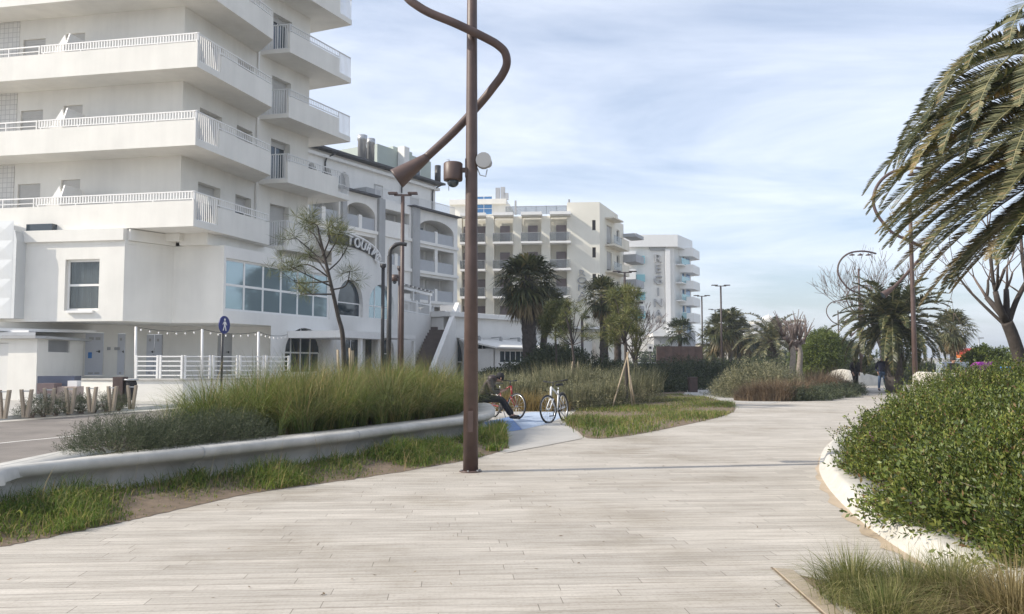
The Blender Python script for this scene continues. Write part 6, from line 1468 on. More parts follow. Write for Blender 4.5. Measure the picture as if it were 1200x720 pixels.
# broad-leaved weeds at the foot of the bench
wl = 0
for u, v in ((20, 600), (60, 590), (95, 585), (520, 530), (545, 527), (575, 529), (440, 545), (300, 556), (230, 575), (35, 615)):
    x, y = G(u, v); r_ = rnd.uniform(.14, .26); n = 60; c = (x, y, .01); r = thing('weed_clump', 'low leafy green weed clump in the verge grass', 'weed', c, 'weeds in the verge')
    a = rng.uniform(0, 6.28, n); blades('leaf', x + rng.normal(0, r_ * .4, n), y + rng.normal(0, r_ * .4, n), np.full(n, float(vz(np.array([x]), np.array([y]))[0])), rng.uniform(.10, .26, n), rng.uniform(.3, 1.2, n), a, rng.uniform(.014, .03, n), 'lawn', r, 3)
# ---- second lawn bed
X, Y = scatter(bed2, 34000); q = np.array(bed2); dl = np.sqrt(((X[:, None] - q[None, :, 0]) ** 2 + (Y[:, None] - q[None, :, 1]) ** 2).min(1))
pn = np.sin(X * 1.1 + Y * .6) + np.sin(X * .7 - Y * 1.2 + 1); keep = rng.random(len(X)) < np.clip(.45 + pn * .25, .1, 1); X, Y, pn, dl = X[keep], Y[keep], pn[keep], dl[keep]
X = X + rng.normal(0, .07, len(X)); Y = Y + rng.normal(0, .09, len(X)); h = rng.uniform(.06, .20, len(X)) * np.clip(.8 + .3 * pn + .9 * np.exp(-((X - 2.3) ** 2 + (Y - 20) ** 2) / 6), .4, 2)
tag(blades('lawn_grass', X, Y, np.full(len(X), .01), h, rng.uniform(.2, 1.2, len(X)), rng.uniform(0, 6.28, len(X)), rng.uniform(.010, .020, len(X)), 'lawn', segs=3), 'rough green grass bed beyond the bicycles', kind='stuff', cat='grass')
k = rng.random(len(X)) < .35 * (Y > 20) + .1
tag(blades('dry_lawn_grass', X[k], Y[k], np.full(k.sum(), .01), h[k] * .9, rng.uniform(.3, 1.4, k.sum()), rng.uniform(0, 6.28, k.sum()), rng.uniform(.010, .018, k.sum()), 'drygrass', segs=3), 'dry yellow grass in the bed beyond the bicycles', kind='stuff', cat='grass')
# ---- feather grass tufts in the near right corner
def tuft(u, v, label, n, h, spread, mat='tuft', cat='grass tuft'):
    x, y = G(u, v); r = thing('grass_tuft', label, cat, (x, y, 0)); a = rng.uniform(0, 6.28, n); q = np.abs(rng.normal(0, .09, n)) * spread
    blades('blade_clump', x + np.cos(a) * q, y + np.sin(a) * q, np.full(n, .0), rng.uniform(.5, 1.1, n) * h, rng.uniform(.15, 1.4, n) ** 1.2 * spread, a + rng.normal(0, .35, n), rng.uniform(.003, .007, n), mat, r, 6); return r
tuft(1000, 706, 'short feather grass tuft leaning over the brown border slab', 1500, .42, 1.0)
tuft(1065, 716, 'green and straw feather grass tuft in the middle of the corner bed', 1500, .42, 1.1, 'tuft')
tuft(1040, 735, 'low dry tuft at the bottom edge beside the border slab', 900, .34, 1.0)
tuft(1120, 722, 'dense feather grass tuft against the end of the white kerb', 2200, .48, 1.1)
tuft(1190, 745, 'straw coloured tuft in the very bottom right corner', 2200, .52, 1.2, 'drygrass')
X, Y = scatter([(2.2, 4.2), G(940, 676), G(1006, 692), (3.25, 5.7), (3.4, 4.2)], 2600)
tag(blades('corner_dry_grass', X, Y, np.full(len(X), .006), rng.uniform(.03, .12, len(X)), rng.uniform(.6, 1.8, len(X)), rng.uniform(0, 6.28, len(X)), rng.uniform(.003, .007, len(X)), 'drygrass', segs=3), 'flattened dry grass in the near right corner bed', kind='stuff', cat='grass')
X, Y = scatter([(3.5, 4.5), (3.6, 6.0), (4.1, 6.6), (6, 6.6), (6, 4.5)], 2600)
tag(blades('kerb_dry_grass', X, Y, np.full(len(X), .10), rng.uniform(.1, .4, len(X)), rng.uniform(.4, 1.5, len(X)), rng.uniform(0, 6.28, len(X)), rng.uniform(.003, .007, len(X)), 'drygrass', segs=4), 'dry grass and twigs under the nearest bush', kind='stuff', cat='grass')
# ---- mid-ground shrubs
def tall_brush(label, c, rad, n, mat, group, cat='shrub', name='brush', stemw=.010, seed=1):
    r = thing(name, label, cat, c, group); a = rng.uniform(0, 6.28, n); q = rng.uniform(0, 1, n) ** .5
    X, Y = c[0] + np.cos(a) * q * rad[0], c[1] + np.sin(a) * q * rad[1]
    h = rad[2] * rng.uniform(.6, 1.1, n) * np.sqrt(np.clip(1 - .94 * q ** 2, .03, 1))
    blades('stems', X, Y, np.full(n, c[2]), h, rng.uniform(.1, .8, n), a + rng.normal(0, .9, n), rng.uniform(.6, 1.3, n) * stemw, mat, r, 4); return r
gi = 0
for u, y, rx, hz in ((590, 27, 1.0, 1.1), (612, 28, 1.1, 1.2), (636, 29, 1.2, 1.3), (664, 29, 1.3, 1.4), (690, 30, 1.2, 1.5), (716, 31, 1.4, 1.5), (742, 32, 1.3, 1.5), (702, 27.5, 1.0, 1.0), (672, 26.5, .9, .9), (648, 33, 1.4, 1.4), (610, 34, 1.4, 1.35), (575, 30, 1.2, 1.2)):
    x, y = XY(u, y); gi += 1; y += 1.0; hz *= rnd.uniform(.68, 1.02); x, y = XY(u, y)
    r = shrub('silver_shrub', 'silvery grey green shrub with upright seed stems behind the bicycles', (x, y, 0), (rx, rx * .8, hz * .82), 900, .07, .3, 'greyleaf', 300 + gi, group='silvery shrubs behind the bicycles', k=8, sl=.28, up=.8, amp=.2)
    n = 520; a = rng.uniform(0, 6.28, n); q = rng.uniform(0, 1, n) ** .5; blades('seed_stems', x + np.cos(a) * q * rx * .9, y + np.sin(a) * q * rx * .7, np.full(n, hz * .35), hz * rng.uniform(.45, .95, n), rng.uniform(.05, .5, n), a, rng.uniform(.012, .024, n), 'greyleaf', r, 3)
for i, (u, y, rx, hz) in enumerate(((582, 27, .8, .9), (603, 26.7, .8, .9), (625, 26.8, .8, .9), (646, 26.6, .6, .75))):
    x, y = XY(u, y); tall_brush('rust and straw coloured grass clump behind the parked bicycles', (x, y, 0), (rx, .5, hz), 700, 'orangegrass', 'rust grasses behind the bicycles', 'grass tuft', 'grass_clump', .016)
for i, (u, y, rx, hz, lab) in enumerate(((775, 48, 2.4, 1.5, 0), (800, 52, 2.6, 1.6, 0), (835, 56, 2.6, 1.6, 0), (755, 44, 2.0, 1.3, 0), (720, 42, 2.2, 1.5, 0), (690, 42, 2.4, 1.7, 0), (662, 42, 2.4, 1.9, 0), (640, 41, 2.0, 2.0, 0), (615, 41, 1.8, 1.5, 0), (850, 52, 2.2, 1.4, 0), (583, 40, 1.8, 1.2, 0), (1012, 62, 2.8, 1.7, 1), (1040, 62, 3, 1.8, 1), (1070, 60, 2.8, 1.8, 1), (1095, 60, 2.4, 1.6, 1), (985, 66, 3, 2.0, 1), (870, 62, 3, 1.8, 0), (905, 66, 3, 2.0, 0))):
    x, y = XY(u, y); shrub('hedge_shrub', ('dark green hedge shrub behind the silvery shrubs on the left side of the path', 'dark hedge shrub behind the date palm and walkers')[lab], (x, y, 0), (rx, rx * .7, hz), 1500, .12, .4, 'darkleaf', 400 + i, group=('dark hedge left of the path', 'dark hedge behind the walkers')[lab], k=7, sl=.25, up=.4)
for i, (u, y, rx, hz) in enumerate(((872, 43, 1.4, 1.75), (890, 42.5, 1.6, 1.7), (908, 44, 1.5, 1.6), (868, 46, 1.6, 1.6))):
    y *= .86; rx *= .9; hz *= .88; x, y = XY(u, y); r = shrub('grey_bush', 'rounded grey green bush at the left end of the round bed, beside the russet brush', (x, y, 0), (rx, rx, hz * .85), 1500, .08, .3, 'greyleaf', 500 + i, group='grey bushes of the round bed', k=8, sl=.3, up=.7)
for i, (u, y, rx, hz) in enumerate(((886, 39.4, .9, 1.2), (903, 39.3, 1.0, 1.35), (925, 40.0, 1.0, 1.35), (940, 42, .9, 1.3), (953, 45, 1.1, 1.8), (968, 47, 1.1, 2.0), (960, 44, .8, 1.5))):
    y *= .86; rx *= .9; hz *= .88; x, y = XY(u, y); tall_brush('russet brown wispy brush growing in the round bed below the topped bare tree', (x, y, 0), (rx * 1.1, rx * .9, hz), 2200, 'redbrush', 'russet brush of the round bed', stemw=.016)
for i, (u, y, rx, hz) in enumerate(((925, 39.3, .8, .6), (940, 39.6, 1.1, .65), (955, 41, 1.1, .7), (972, 43, 1.1, .7), (985, 46, 1.1, .7), (945, 43, 1.2, .8), (990, 50, 1.0, .7))):
    y *= .86; hz *= .62; x, y = XY(u, y); shrub('low_shrub', 'low dark green shrub along the front edge of the round bed', (x, y, 0), (rx, rx * .7, hz), 800, .07, .3, 'rosemary', 600 + i, group='low shrubs edging the round bed', k=9, sl=.22, up=.5)
for i, (u, v) in enumerate(((14, 490), (28, 489), (44, 487.5), (60, 486), (76, 485), (92, 484), (108, 483), (122, 482))):
    x, y = G(u, v, .09); y += .9; shrub('hedge_plant', 'low dark green plant in the row behind the V-shaped bollards', (x, y, .09), (.42, .35, .42), 240, .05, .2, 'darkleaf', 700 + i, group='low plants behind the bollards', k=10, sl=.2, up=.7)
# ---- trees
def branch_tree(mb, tw, p, d, L, r, depth, up=.15, split=3, shrink=.72, spread=.6, minr=.008, curve=.25, seg=3):
    pts = [Vector(p)]; rad = [r]; d = Vector(d).normalized()
    for i in range(seg):
        d = (d + Vector((rnd.gauss(0, curve * .4), rnd.gauss(0, curve * .4), rnd.gauss(0, curve * .3) + up * .3))).normalized(); pts.append(pts[-1] + d * L / seg); rad.append(max(minr * .6, r * (1 - .35 * (i + 1) / seg)))
    (mb if r > .03 else tw).tube(pts, rad, 8 if r > .06 else 5 if r > .025 else 3)
    if depth <= 0: return
    for k in range(split):
        a = pts[-1] if k < 2 else pts[rnd.randint(1, seg)]
        n = Vector((rnd.gauss(0, 1), rnd.gauss(0, 1), rnd.gauss(0, .6))).normalized(); nd = (d + n * spread * rnd.uniform(.6, 1.3) + Vector((0, 0, up))).normalized()
        branch_tree(mb, tw, a, nd, L * shrink * rnd.uniform(.75, 1.2), max(minr, rad[-1] * rnd.uniform(.55, .8)), depth - 1, up, split, shrink, spread, minr, curve, seg)
def bare_tree(label, base, paths, depth=3, L=1.0, bark='bark', twig='twig', up=.15, spread=.6, split=3, minr=.008, curve=.25, name='bare_tree', group=None):
    """paths: trunk and main limbs as (points, r0, r1)"""
    r = thing(name, label, 'tree', base, group); tr = MB(); br = MB(); tw = MB()
    for i, (P, r0, r1) in enumerate(paths):
        Q = smooth_path(P, 4); n = len(Q); (tr if i == 0 else br).tube(Q, [r0 + (r1 - r0) * k / (n - 1) for k in range(n)], 12 if i == 0 else 8)
        d = Vector(Q[-1]) - Vector(Q[-2])
        for k in range(3): nn = Vector((rnd.gauss(0, 1), rnd.gauss(0, 1), rnd.gauss(0, .5))).normalized(); branch_tree(br, tw, Q[-1], d.normalized() + nn * spread * .8, L, r1 * .7, depth, up, split, .74, spread, minr, curve)
        if i:
            for k in range(3): j = rnd.randint(n // 3, n - 2); nn = Vector((rnd.gauss(0, 1), rnd.gauss(0, 1), rnd.gauss(.3, .5))).normalized(); branch_tree(br, tw, Q[j], nn + Vector((0, 0, .3)), L * .8, r1 * .6, depth - 1, up, split, .74, spread, minr, curve)
    tr.build('trunk', bark, r); br.build('branches', bark, r)
    if tw.v: tw.build('twigs', twig, r)
    return r
# big bare tree at the right edge
Yb = 15.5; q = lambda u, v, dy=0: PY(u, v, Yb + dy)
bare_tree('big bare tree with dark leaning trunk and thin twigs at the right edge', (*XY(1205, Yb), 0),
    [([(*XY(1212, Yb), 0), q(1207, 470), q(1198, 430), q(1187, 395), q(1180, 378)], .125, .10), ([q(1180, 378), q(1170, 352), q(1164, 330), q(1161, 300), q(1158, 270)], .045, .022), ([q(1181, 382), q(1190, 355), q(1203, 330), q(1225, 290), q(1240, 250)], .055, .03), ([q(1182, 385, .1), q(1160, 365, .3), q(1135, 340, .5), q(1120, 320, .6)], .035, .014), ([q(1203, 330), q(1198, 300, .3), q(1196, 265, .5)], .045, .02)], depth=3, L=.62, up=.12, spread=.6, minr=.005, split=2)
# topped bare tree in the round bed
def topped(label, u, y, vt, rr, seed, vtop=362):
    x, _ = XY(u, y); z = PY(u, vt, y)[2]; r = thing('topped_tree', label, 'tree', (x, y, 0)); tr = MB(); br = MB(); tr.tube(smooth_path([(x, y, 0), (x - .05, y, z * .4), (x + .03, y, z * .75), (x - .12, y, z)], 3), [rr + (rr * .7 - rr) * i / 9 for i in range(10)], 9); H = PY(u, vtop, y)[2]
    for k in range(9):
        a = k * 2.4 + rnd.uniform(0, .6); e = rnd.uniform(.25, .6); l = (H - z) * rnd.uniform(.25, .42); st = Vector((x - .1, y, z - rnd.uniform(0, .5))); kn = st + Vector((math.cos(a) * l * .7, math.sin(a) * l * .7, l * .55)); br.tube([st, (st + kn) / 2 + Vector((0, 0, .06)), kn], [rr * .55, rr * .42, rr * .36], 7)
        for j in range(4): d = Vector((rnd.gauss(math.cos(a) * .15, .22), rnd.gauss(0, .25), 1)).normalized(); br.tube([kn, kn + d * (H - kn.z) * rnd.uniform(.2, .5), kn + (d + Vector((rnd.gauss(0, .12), rnd.gauss(0, .12), 0))) * (H - kn.z) * rnd.uniform(.55, 1.0)], [.035, .024, .012], 4)
    tr.build('trunk', 'bark_pale', r); br.build('branches', 'twig', r)
topped('topped bare tree with pale trunk and upright shoots in the round bed', 929, 40, 398, .16, 1)
topped('dark topped bare tree just behind the pale trunked one', 937.5, 52, 402, .2, 2, 368)
def simple_bare(label, u, y, vtop, rr, L, depth, tr_frac=.35, spread=.55, n=4, minr=.012, bark='bark'):
    x, _ = XY(u, y); H = PY(u, vtop, y)[2]; P = [([(x, y, 0), (x + .05, y, H * tr_frac * .5), (x - .05, y, H * tr_frac)], rr, rr * .75)]
    for k in range(n): a = k * 6.28 / n + rnd.uniform(0, 1); l = H * .28; P.append(([(x - .05, y, H * tr_frac - .05), (x + math.cos(a) * l * .35, y + math.sin(a) * l * .35, H * tr_frac + l * .6), (x + math.cos(a) * l * .8, y + math.sin(a) * l * .8, H * tr_frac + l * 1.1)], rr * .5, rr * .25))
    return bare_tree(label, (x, y, 0), P, depth, L, bark, 'twig', .2, spread, 3, minr)
simple_bare('bare twiggy tree before the blue and white hotel, between two lamp posts', 745, 54, 372, .13, .85, 3)
simple_bare('wide bare tree with wispy crown behind the date palm', 1035, 66, 328, .22, 1.9, 3, .3, .6, 5, .016)
# ---- palms
def frond_geo(base, az, el, L, droop, nl, ll, lw, vee=.45, sweep_=.55, side_droop=.0, ragged=.2, seed=None, curl=0.0):
    """pinnate frond -> rachis points, leaflet verts, quads, tris"""
    n = 16; P = [np.array(base, float)]; e = el; a = az
    for i in range(n):
        t = (i + 1) / n; P.append(P[-1] + L / n * np.array([math.cos(a) * math.cos(e), math.sin(a) * math.cos(e), math.sin(e)])); e -= droop * (0.35 + 1.3 * t) / n; a += curl / n
    P = np.array(P); tt = np.linspace(.12, 1, nl); idx = tt * n; i0 = np.minimum(idx.astype(int), n - 1); fr = (idx - i0)[:, None]
    C = P[i0] * (1 - fr) + P[i0 + 1] * fr; T = nrm(P[i0 + 1] - P[i0])
    S = nrm(np.cross(T, np.array([0, 0, 1.0]))); U = np.cross(S, T)
    V = []
    for s in (-1, 1):
        jit = rng.normal(0, ragged, (nl, 3)); prof = np.sin(np.pi * np.clip(.12 + .88 * tt, 0, 1) ** .8) ** .6 * .9 + .1
        D = nrm(T * sweep_ + S * s * .85 + U * vee + jit * .5 - np.array([0, 0, side_droop])); l = ll * prof * rng.uniform(.8, 1.1, nl)
        W = nrm(np.cross(D, U + jit)) * lw * .5
        mid = C + D * (l * .5)[:, None]; tip = C + D * l[:, None] - np.array([0, 0, 1.0]) * (l * (.05 + side_droop * .5))[:, None]
        V.append(np.stack([C - W * .6, C + W * .6, mid + W, mid - W, tip], 1).reshape(-1, 3))
    return P, np.concatenate(V)
def leaflets_mesh(name, V, mat, parent):
    n = len(V) // 5; b = (np.arange(n) * 5)[:, None]; return np_mesh(name, V, [b + np.array([[0, 1, 2, 3]]), b + np.array([[3, 2, 4]])], mat, parent)
def trunk_palm(r, base, top, r0, r1, boots=True, mat='palmbark', skirt=0):
    m = MB(); n = 18; P = []; R_ = []
    for i in range(n + 1): t = i / n; P.append(tuple(base[k] * (1 - t) + top[k] * t for k in range(3))); R_.append((r0 + (r1 - r0) * t) * (1 + .06 * (-1) ** i))
    m.tube(P, R_, 12)
    if boots:
        for i in range(220):
            t = rnd.uniform(.05, 1); a = rnd.uniform(0, 6.28); c = [base[k] * (1 - t) + top[k] * t for k in range(3)]; rr = (r0 + (r1 - r0) * t); o = (math.cos(a), math.sin(a)); w = rr * .16
            p = (c[0] + o[0] * rr * .92, c[1] + o[1] * rr * .92, c[2]); tdx, tdy = -o[1] * w, o[0] * w; e = rr * rnd.uniform(.12, .4); hgt = rr * rnd.uniform(.4, .8)
            m.add([(p[0] - tdx, p[1] - tdy, p[2]), (p[0] + tdx, p[1] + tdy, p[2]), (p[0] + o[0] * e + tdx * .5, p[1] + o[1] * e + tdy * .5, p[2] + hgt), (p[0] + o[0] * e - tdx * .5, p[1] + o[1] * e - tdy * .5, p[2] + hgt)], [(0, 1, 2, 3), (3, 2, 1, 0)][:1])
    m.build('trunk', mat, r)
def date_palm(label, base, H, L, nf, rtr, mat='palm', ll=.45, lw=.05, nl=60, el=(-.5, 1.35), droop=(1.0, 1.9), name='date_palm', deadfrac=.0, tr=True):
    r = thing(name, label, 'palm tree', base); top = (base[0], base[1], base[2] + H)
    if tr: trunk_palm(r, base, top, rtr, rtr * .9)
    V = []; rm = MB()
    for i in range(nf):
        e = el[0] + (el[1] - el[0]) * (i + .5) / nf; a = i * 2.3999 + rnd.uniform(-.2, .2); P, v = frond_geo((top[0] + .15 * math.cos(a), top[1] + .15 * math.sin(a), top[2] + rnd.uniform(-.2, .25)), a, e, L * rnd.uniform(.85, 1.1), rnd.uniform(*droop), nl, ll, lw, ragged=.25, side_droop=.15)
        V.append(v); rm.tube([tuple(p) for p in P[::2]], [.035 - .003 * k for k in range(len(P[::2]))], 4)
    leaflets_mesh('crown', np.concatenate(V), mat, r); rm.build('frond_ribs', 'rachis', r)
    return r
def fan_palm(label, base, H, crown, nf, rtr, mat='palm', fan=.9, seg=18, skirt=10, name='fan_palm', r1=None, top=None, group=None):
    r = thing(name, label, 'palm tree', base, group); top = top or (base[0], base[1], base[2] + H); trunk_palm(r, base, top, rtr, r1 or rtr * .85)
    V = []; pm = MB(); Vd = []
    for i in range(nf + skirt):
        dead = i < skirt; e = rnd.uniform(-1.5, -1.1) if dead else -1.0 + 2.4 * (i - skirt + .5) / nf; a = i * 2.3999 + rnd.uniform(-.2, .2)
        d = np.array([math.cos(a) * math.cos(e), math.sin(a) * math.cos(e), math.sin(e)]); p0 = np.array(top) + np.array([math.cos(a), math.sin(a), 0]) * .1; pl = crown * rnd.uniform(.4, .62); c = p0 + d * pl - np.array([0, 0, .12 * pl])
        S = nrm(np.cross(d, np.array([0, 0, 1.0]))); U = np.cross(S, d); pm.tube([tuple(p0), tuple((p0 + c) / 2 + np.array([0, 0, .03])), tuple(c)], [.022, .018, .014], 4)
        an = np.linspace(-1.9, 1.9, seg) + rng.normal(0, .05, seg); l = fan * crown * .62 * (1 - .25 * np.abs(an) / 1.9) * rng.uniform(.85, 1.1, seg)
        D = nrm(d[None] * np.cos(an)[:, None] + S[None] * np.sin(an)[:, None] + U[None] * rng.normal(.08, .08, (seg, 1))); W = nrm(np.cross(D, U[None])) * (l * .055)[:, None]
        mid = c + D * (l * .55)[:, None]; tip = c + D * l[:, None] - np.array([0, 0, 1.0]) * (l * .33)[:, None]
        v = np.stack([c - W * .3, c + W * .3, mid + W, mid - W, tip], 1).reshape(-1, 3); (Vd if dead else V).append(v)
    leaflets_mesh('crown', np.concatenate(V), mat, r); pm.build('petioles', 'rachis', r)
    if Vd: leaflets_mesh('dead_skirt', np.concatenate(Vd), 'palm_dead', r)
    return r
def up_to(u, v, y, b=(0, 0)): return PY(u, v, y)[2]
x, y = XY(623, 46); fan_palm('tall dark fan palm with thick shaggy trunk before the cream hotel', (x, y, 0), up_to(618, 325, 46), 1.9, 70, .40, 'palm', skirt=34, r1=.36, top=(XY(617, 46)[0], y, up_to(618, 328, 46)))
x, y = XY(631, 49); fan_palm('thinner fan palm leaning right behind the tall thick trunked one', (x, y, 0), up_to(640, 352, 49), 1.5, 40, .2, 'palm', skirt=10, top=(XY(642, 49)[0], y, up_to(642, 358, 49)))
x, y = XY(708, 52); fan_palm('dark fan palm just right of the vertical letters on the cream hotel', (x, y, 0), up_to(712, 346, 52), 1.55, 46, .28, 'palm', skirt=14)
x, y = XY(724, 56); fan_palm('small dark fan palm behind the stake supported pine', (x, y, 0), up_to(722, 365, 56), 1.4, 34, .25, 'palm', skirt=8)
x, y = XY(797, 66); fan_palm('small dark palm before the ground floor of the blue and white hotel', (x, y, 0), up_to(797, 388, 66), 1.4, 32, .16, 'darkleaf', skirt=0)
for i, (u, y, v) in enumerate(((838, 78, 398), (846, 76, 384), (856, 77, 380), (867, 79, 392))):
    x, y = XY(u, y); fan_palm('fan palm with slim trunk in the cluster below the twin head lamp posts', (x, y, 0), up_to(u, v, y), 2.0, 34, .22, 'palm', skirt=6, group='palm cluster under the lamp posts')
x, y = XY(906, 70); date_palm('brownish date palm before the far grand hotel', (x, y, 0), up_to(906, 400, 70), 3.4, 40, .45, 'palm_grey', nl=34, ll=.55, lw=.08)
x, y = XY(1117, 50); fan_palm('tall fan palm with dry skirt beside the red dome', (x, y, 0), up_to(1117, 384, 50), 1.35, 52, .17, 'palm_grey', skirt=40)
x, y = XY(1047, 43); date_palm('date palm with thick trunk and drooping fronds behind the walkers', (x, y, 0), up_to(1047, 378, 43), 3.0, 92, .42, 'palm', nl=56, ll=.46, lw=.062, el=(-.75, 1.35), droop=(.9, 1.7))
# ---- big foreground palm at the right edge, trunk outside the frame
def near_palm():
    base = (8.2, 10.2, 0); r = thing('foreground_palm', 'large date palm reaching in with long feathery fronds at the right edge', 'palm tree', base)
    top = (8.0, 10.1, 4.5); trunk_palm(r, base, top, .40, .38); fr = []
    for e, L, dr in ((.85, 3.4, 2.3), (.66, 3.6, 2.1), (.50, 3.6, 1.85), (.40, 3.5, 1.65), (.22, 3.75, 1.3), (.06, 3.75, 1.0), (-.08, 3.65, .8), (-.20, 3.55, .65), (-.32, 3.45, .55), (-.42, 3.4, .5), (-.52, 3.2, .4)):
        for k in range(7): fr.append((2.3 + k * .25 + rnd.uniform(-.12, .12), e + rnd.uniform(-.08, .08), L * rnd.uniform(.92, 1.03), dr * rnd.uniform(.92, 1.08), rnd.choice(('palm', 'palm_grey', 'palm_grey', 'palm', 'palm_grey', 'palm_grey', 'palm_grey', 'palm_grey', 'palm', 'palm_yellow') if e > -.3 else ('palm', 'palm_grey', 'palm_dead'))))
    for k in range(14): fr.append((4.1 + k * .30, rnd.uniform(-.3, 1.2), rnd.uniform(3.0, 3.6), rnd.uniform(1.2, 2.0), 'palm'))
    for a, e, L, dr, mt in fr:
        P, v = frond_geo((top[0] + .2 * math.cos(a), top[1] + .2 * math.sin(a), top[2] + .2 * e), a, e, L, dr, 140, .34, .024, vee=.34, sweep_=.60, ragged=.10, side_droop=0.0, curl=rnd.uniform(-.15, .15))
        f = leaflets_mesh('frond', v, mt, r); m = MB(); m.tube([tuple(p) for p in P], [.020 - .001 * k for k in range(len(P))], 6); m.build('rib', 'rachis', f)
near_palm()
# ---- pines
def needle_tufts(P, n, L, W, spread=1.0, up=.3):
    m = len(P); Q = np.repeat(P, n, 0); D = nrm(rng.normal(size=Q.shape) * spread + np.array([0, 0, up])); S = nrm(np.cross(D, rng.normal(size=D.shape))); l = L * rng.uniform(.7, 1.2, len(Q)); return leaves(Q, D, S, l, np.full(len(Q), W))
def pine(label, trunk, limbs, tuft_n, nper, L, W, r0=.06, group=None, name='pine_tree'):
    r = thing(name, label, 'tree', (trunk[0][0], trunk[0][1], 0), group); m = MB(); Q = smooth_path(trunk, 5); n = len(Q); m.tube(Q, [r0 * (1 - .6 * i / n) for i in range(n)], 9); m.build('trunk', 'bark', r); b = MB(); P = []
    for lp in limbs:
        s = smooth_path(lp, 4); b.tube(s, [r0 * .34 * (1 - .6 * i / len(s)) for i in range(len(s))], 5)
        for k in range(tuft_n):
            c = Vector(s[rnd.randint(max(1, len(s) - 4), len(s) - 1)]) if k else Vector(s[-1]); e = c + Vector((rnd.gauss(0, .16), rnd.gauss(0, .16), rnd.gauss(.05, .12))); b.tube([c, e], [.009, .005], 3); P.append(tuple(e)); P.append(tuple((c + e) / 2))
    b.build('branches', 'bark', r); A, F = needle_tufts(np.array(P), nper, L, W); np_mesh('crown', A, F, 'pine', r); return r
Yp = 19.5; q = lambda u, v, dy=0: PY(u, v, Yp + dy)
pine('young leaning pine with sparse needle tufts in the grass bank', [(*XY(404, Yp), .4), q(402, 400), q(396, 370), q(387, 330), q(380, 300), q(374, 275)],
     [[q(387, 335), q(365, 325, -.3), q(340, 312, -.5)], [q(385, 325), q(360, 310), q(338, 318, .4)], [q(382, 310), q(360, 290, .3), q(348, 280)], [q(378, 295), q(368, 275), q(356, 268, .3)], [q(384, 318), q(398, 305, .4), q(408, 288)], [q(381, 305), q(393, 285), q(398, 272, -.3)], [q(387, 340), q(405, 335, .4), q(410, 318, .3)], [q(374, 275), q(372, 265), q(366, 262)], [q(388, 345), q(370, 345, -.4), q(352, 345, -.3)], [q(378, 300), q(386, 280, -.5), q(384, 268, -.5)], [q(384, 322), q(372, 305, .5), q(362, 302, .6)], [q(386, 330), q(350, 332, .3), q(345, 328, .2)]], 3, 40, .33, .008, .062)
Yq = 29; q = lambda u, v, dy=0: PY(u, v, Yq + dy)
lim = [[q(731, 402), q(731 + dx * .5, v + 8, dy), q(731 + dx, v, dy * 1.4)] for dx, v, dy in ((-14, 392, .2), (14, 388, .3), (-18, 376, -.3), (16, 372, .2), (-10, 362, .5), (10, 356, -.4), (0, 350, .2), (-15, 350, .1), (13, 348, .3), (4, 366, -.8), (-6, 380, -.8), (8, 384, .8), (-4, 344, .3), (6, 342, -.3), (-20, 396, .3), (18, 398, .2))]
pine('green pine supported by tall crossed stakes beside the lawn bed', [(*XY(733, Yq), 0), q(734, 440), q(733, 400), q(731, 370), q(729, 345)], lim, 4, 40, .32, .014, .07)
Yr = 33; q = lambda u, v, dy=0: PY(u, v, Yr + dy)
pine('thin young pine with open branches before the low cream wall', [(*XY(674, Yr), 0), q(673, 430), q(670, 400), q(666, 380), q(662, 366)], [[q(671, 405), q(671 + dx * .6, v + 4, dy), q(671 + dx, v, dy)] for dx, v, dy in ((-22, 392, .2), (18, 385, .3), (-12, 372, -.3), (14, 370, .4), (-20, 380, .5), (-6, 360, 0), (20, 396, -.4), (-14, 398, .3), (4, 364, .3))], 3, 30, .26, .014, .06)
Ys = 40; q = lambda u, v, dy=0: PY(u, v, Ys + dy)
pine('small bushy pine with yellow green needles right of the tall palms', [(*XY(652, Ys), 0), q(652, 420), q(651, 395), q(650, 375)], [[q(651, 390), q(651 + dx * .6, v + 4, dy), q(651 + dx, v, dy)] for dx, v, dy in ((-12, 378, .2), (12, 378, .3), (-8, 366, -.3), (8, 364, .4), (-14, 386, .5), (0, 360, 0), (13, 386, -.4), (5, 370, -.6), (-5, 372, .6))], 7, 46, .34, .02, .06)
def stakes(label, tops, feet, r_=.027):
    r = thing('tree_stakes', label, 'tree stakes', feet[0])
    for t, f in zip(tops, feet): m = MB(); m.tube([f, t], r_, 7); m.build('stake', 'stake', r)
stakes('tall crossed wooden stakes holding the green pine by the lawn bed', [PY(737, 412, 29), PY(735, 413, 28.6), PY(738, 440, 29.4)], [(*G(717, 480), 0), (*G(741, 479), 0), (*XY(744, 29.4), 0)])
stakes('short wooden stakes around the thin young pine', [PY(671, 424, 33), PY(677, 424, 33)], [(*XY(666, 32.6), 0), (*XY(678, 32.8), 0)])
P0 = lambda u, v, dy=0: PY(u, v, 19.2 + dy)
stakes('wooden stakes and crossbar round the foot of the leaning pine', [P0(396, 410), P0(413, 411, .4), P0(410, 408, .9)], [P0(397, 442), P0(414, 440, .4), P0(411, 440, .9)], .03)
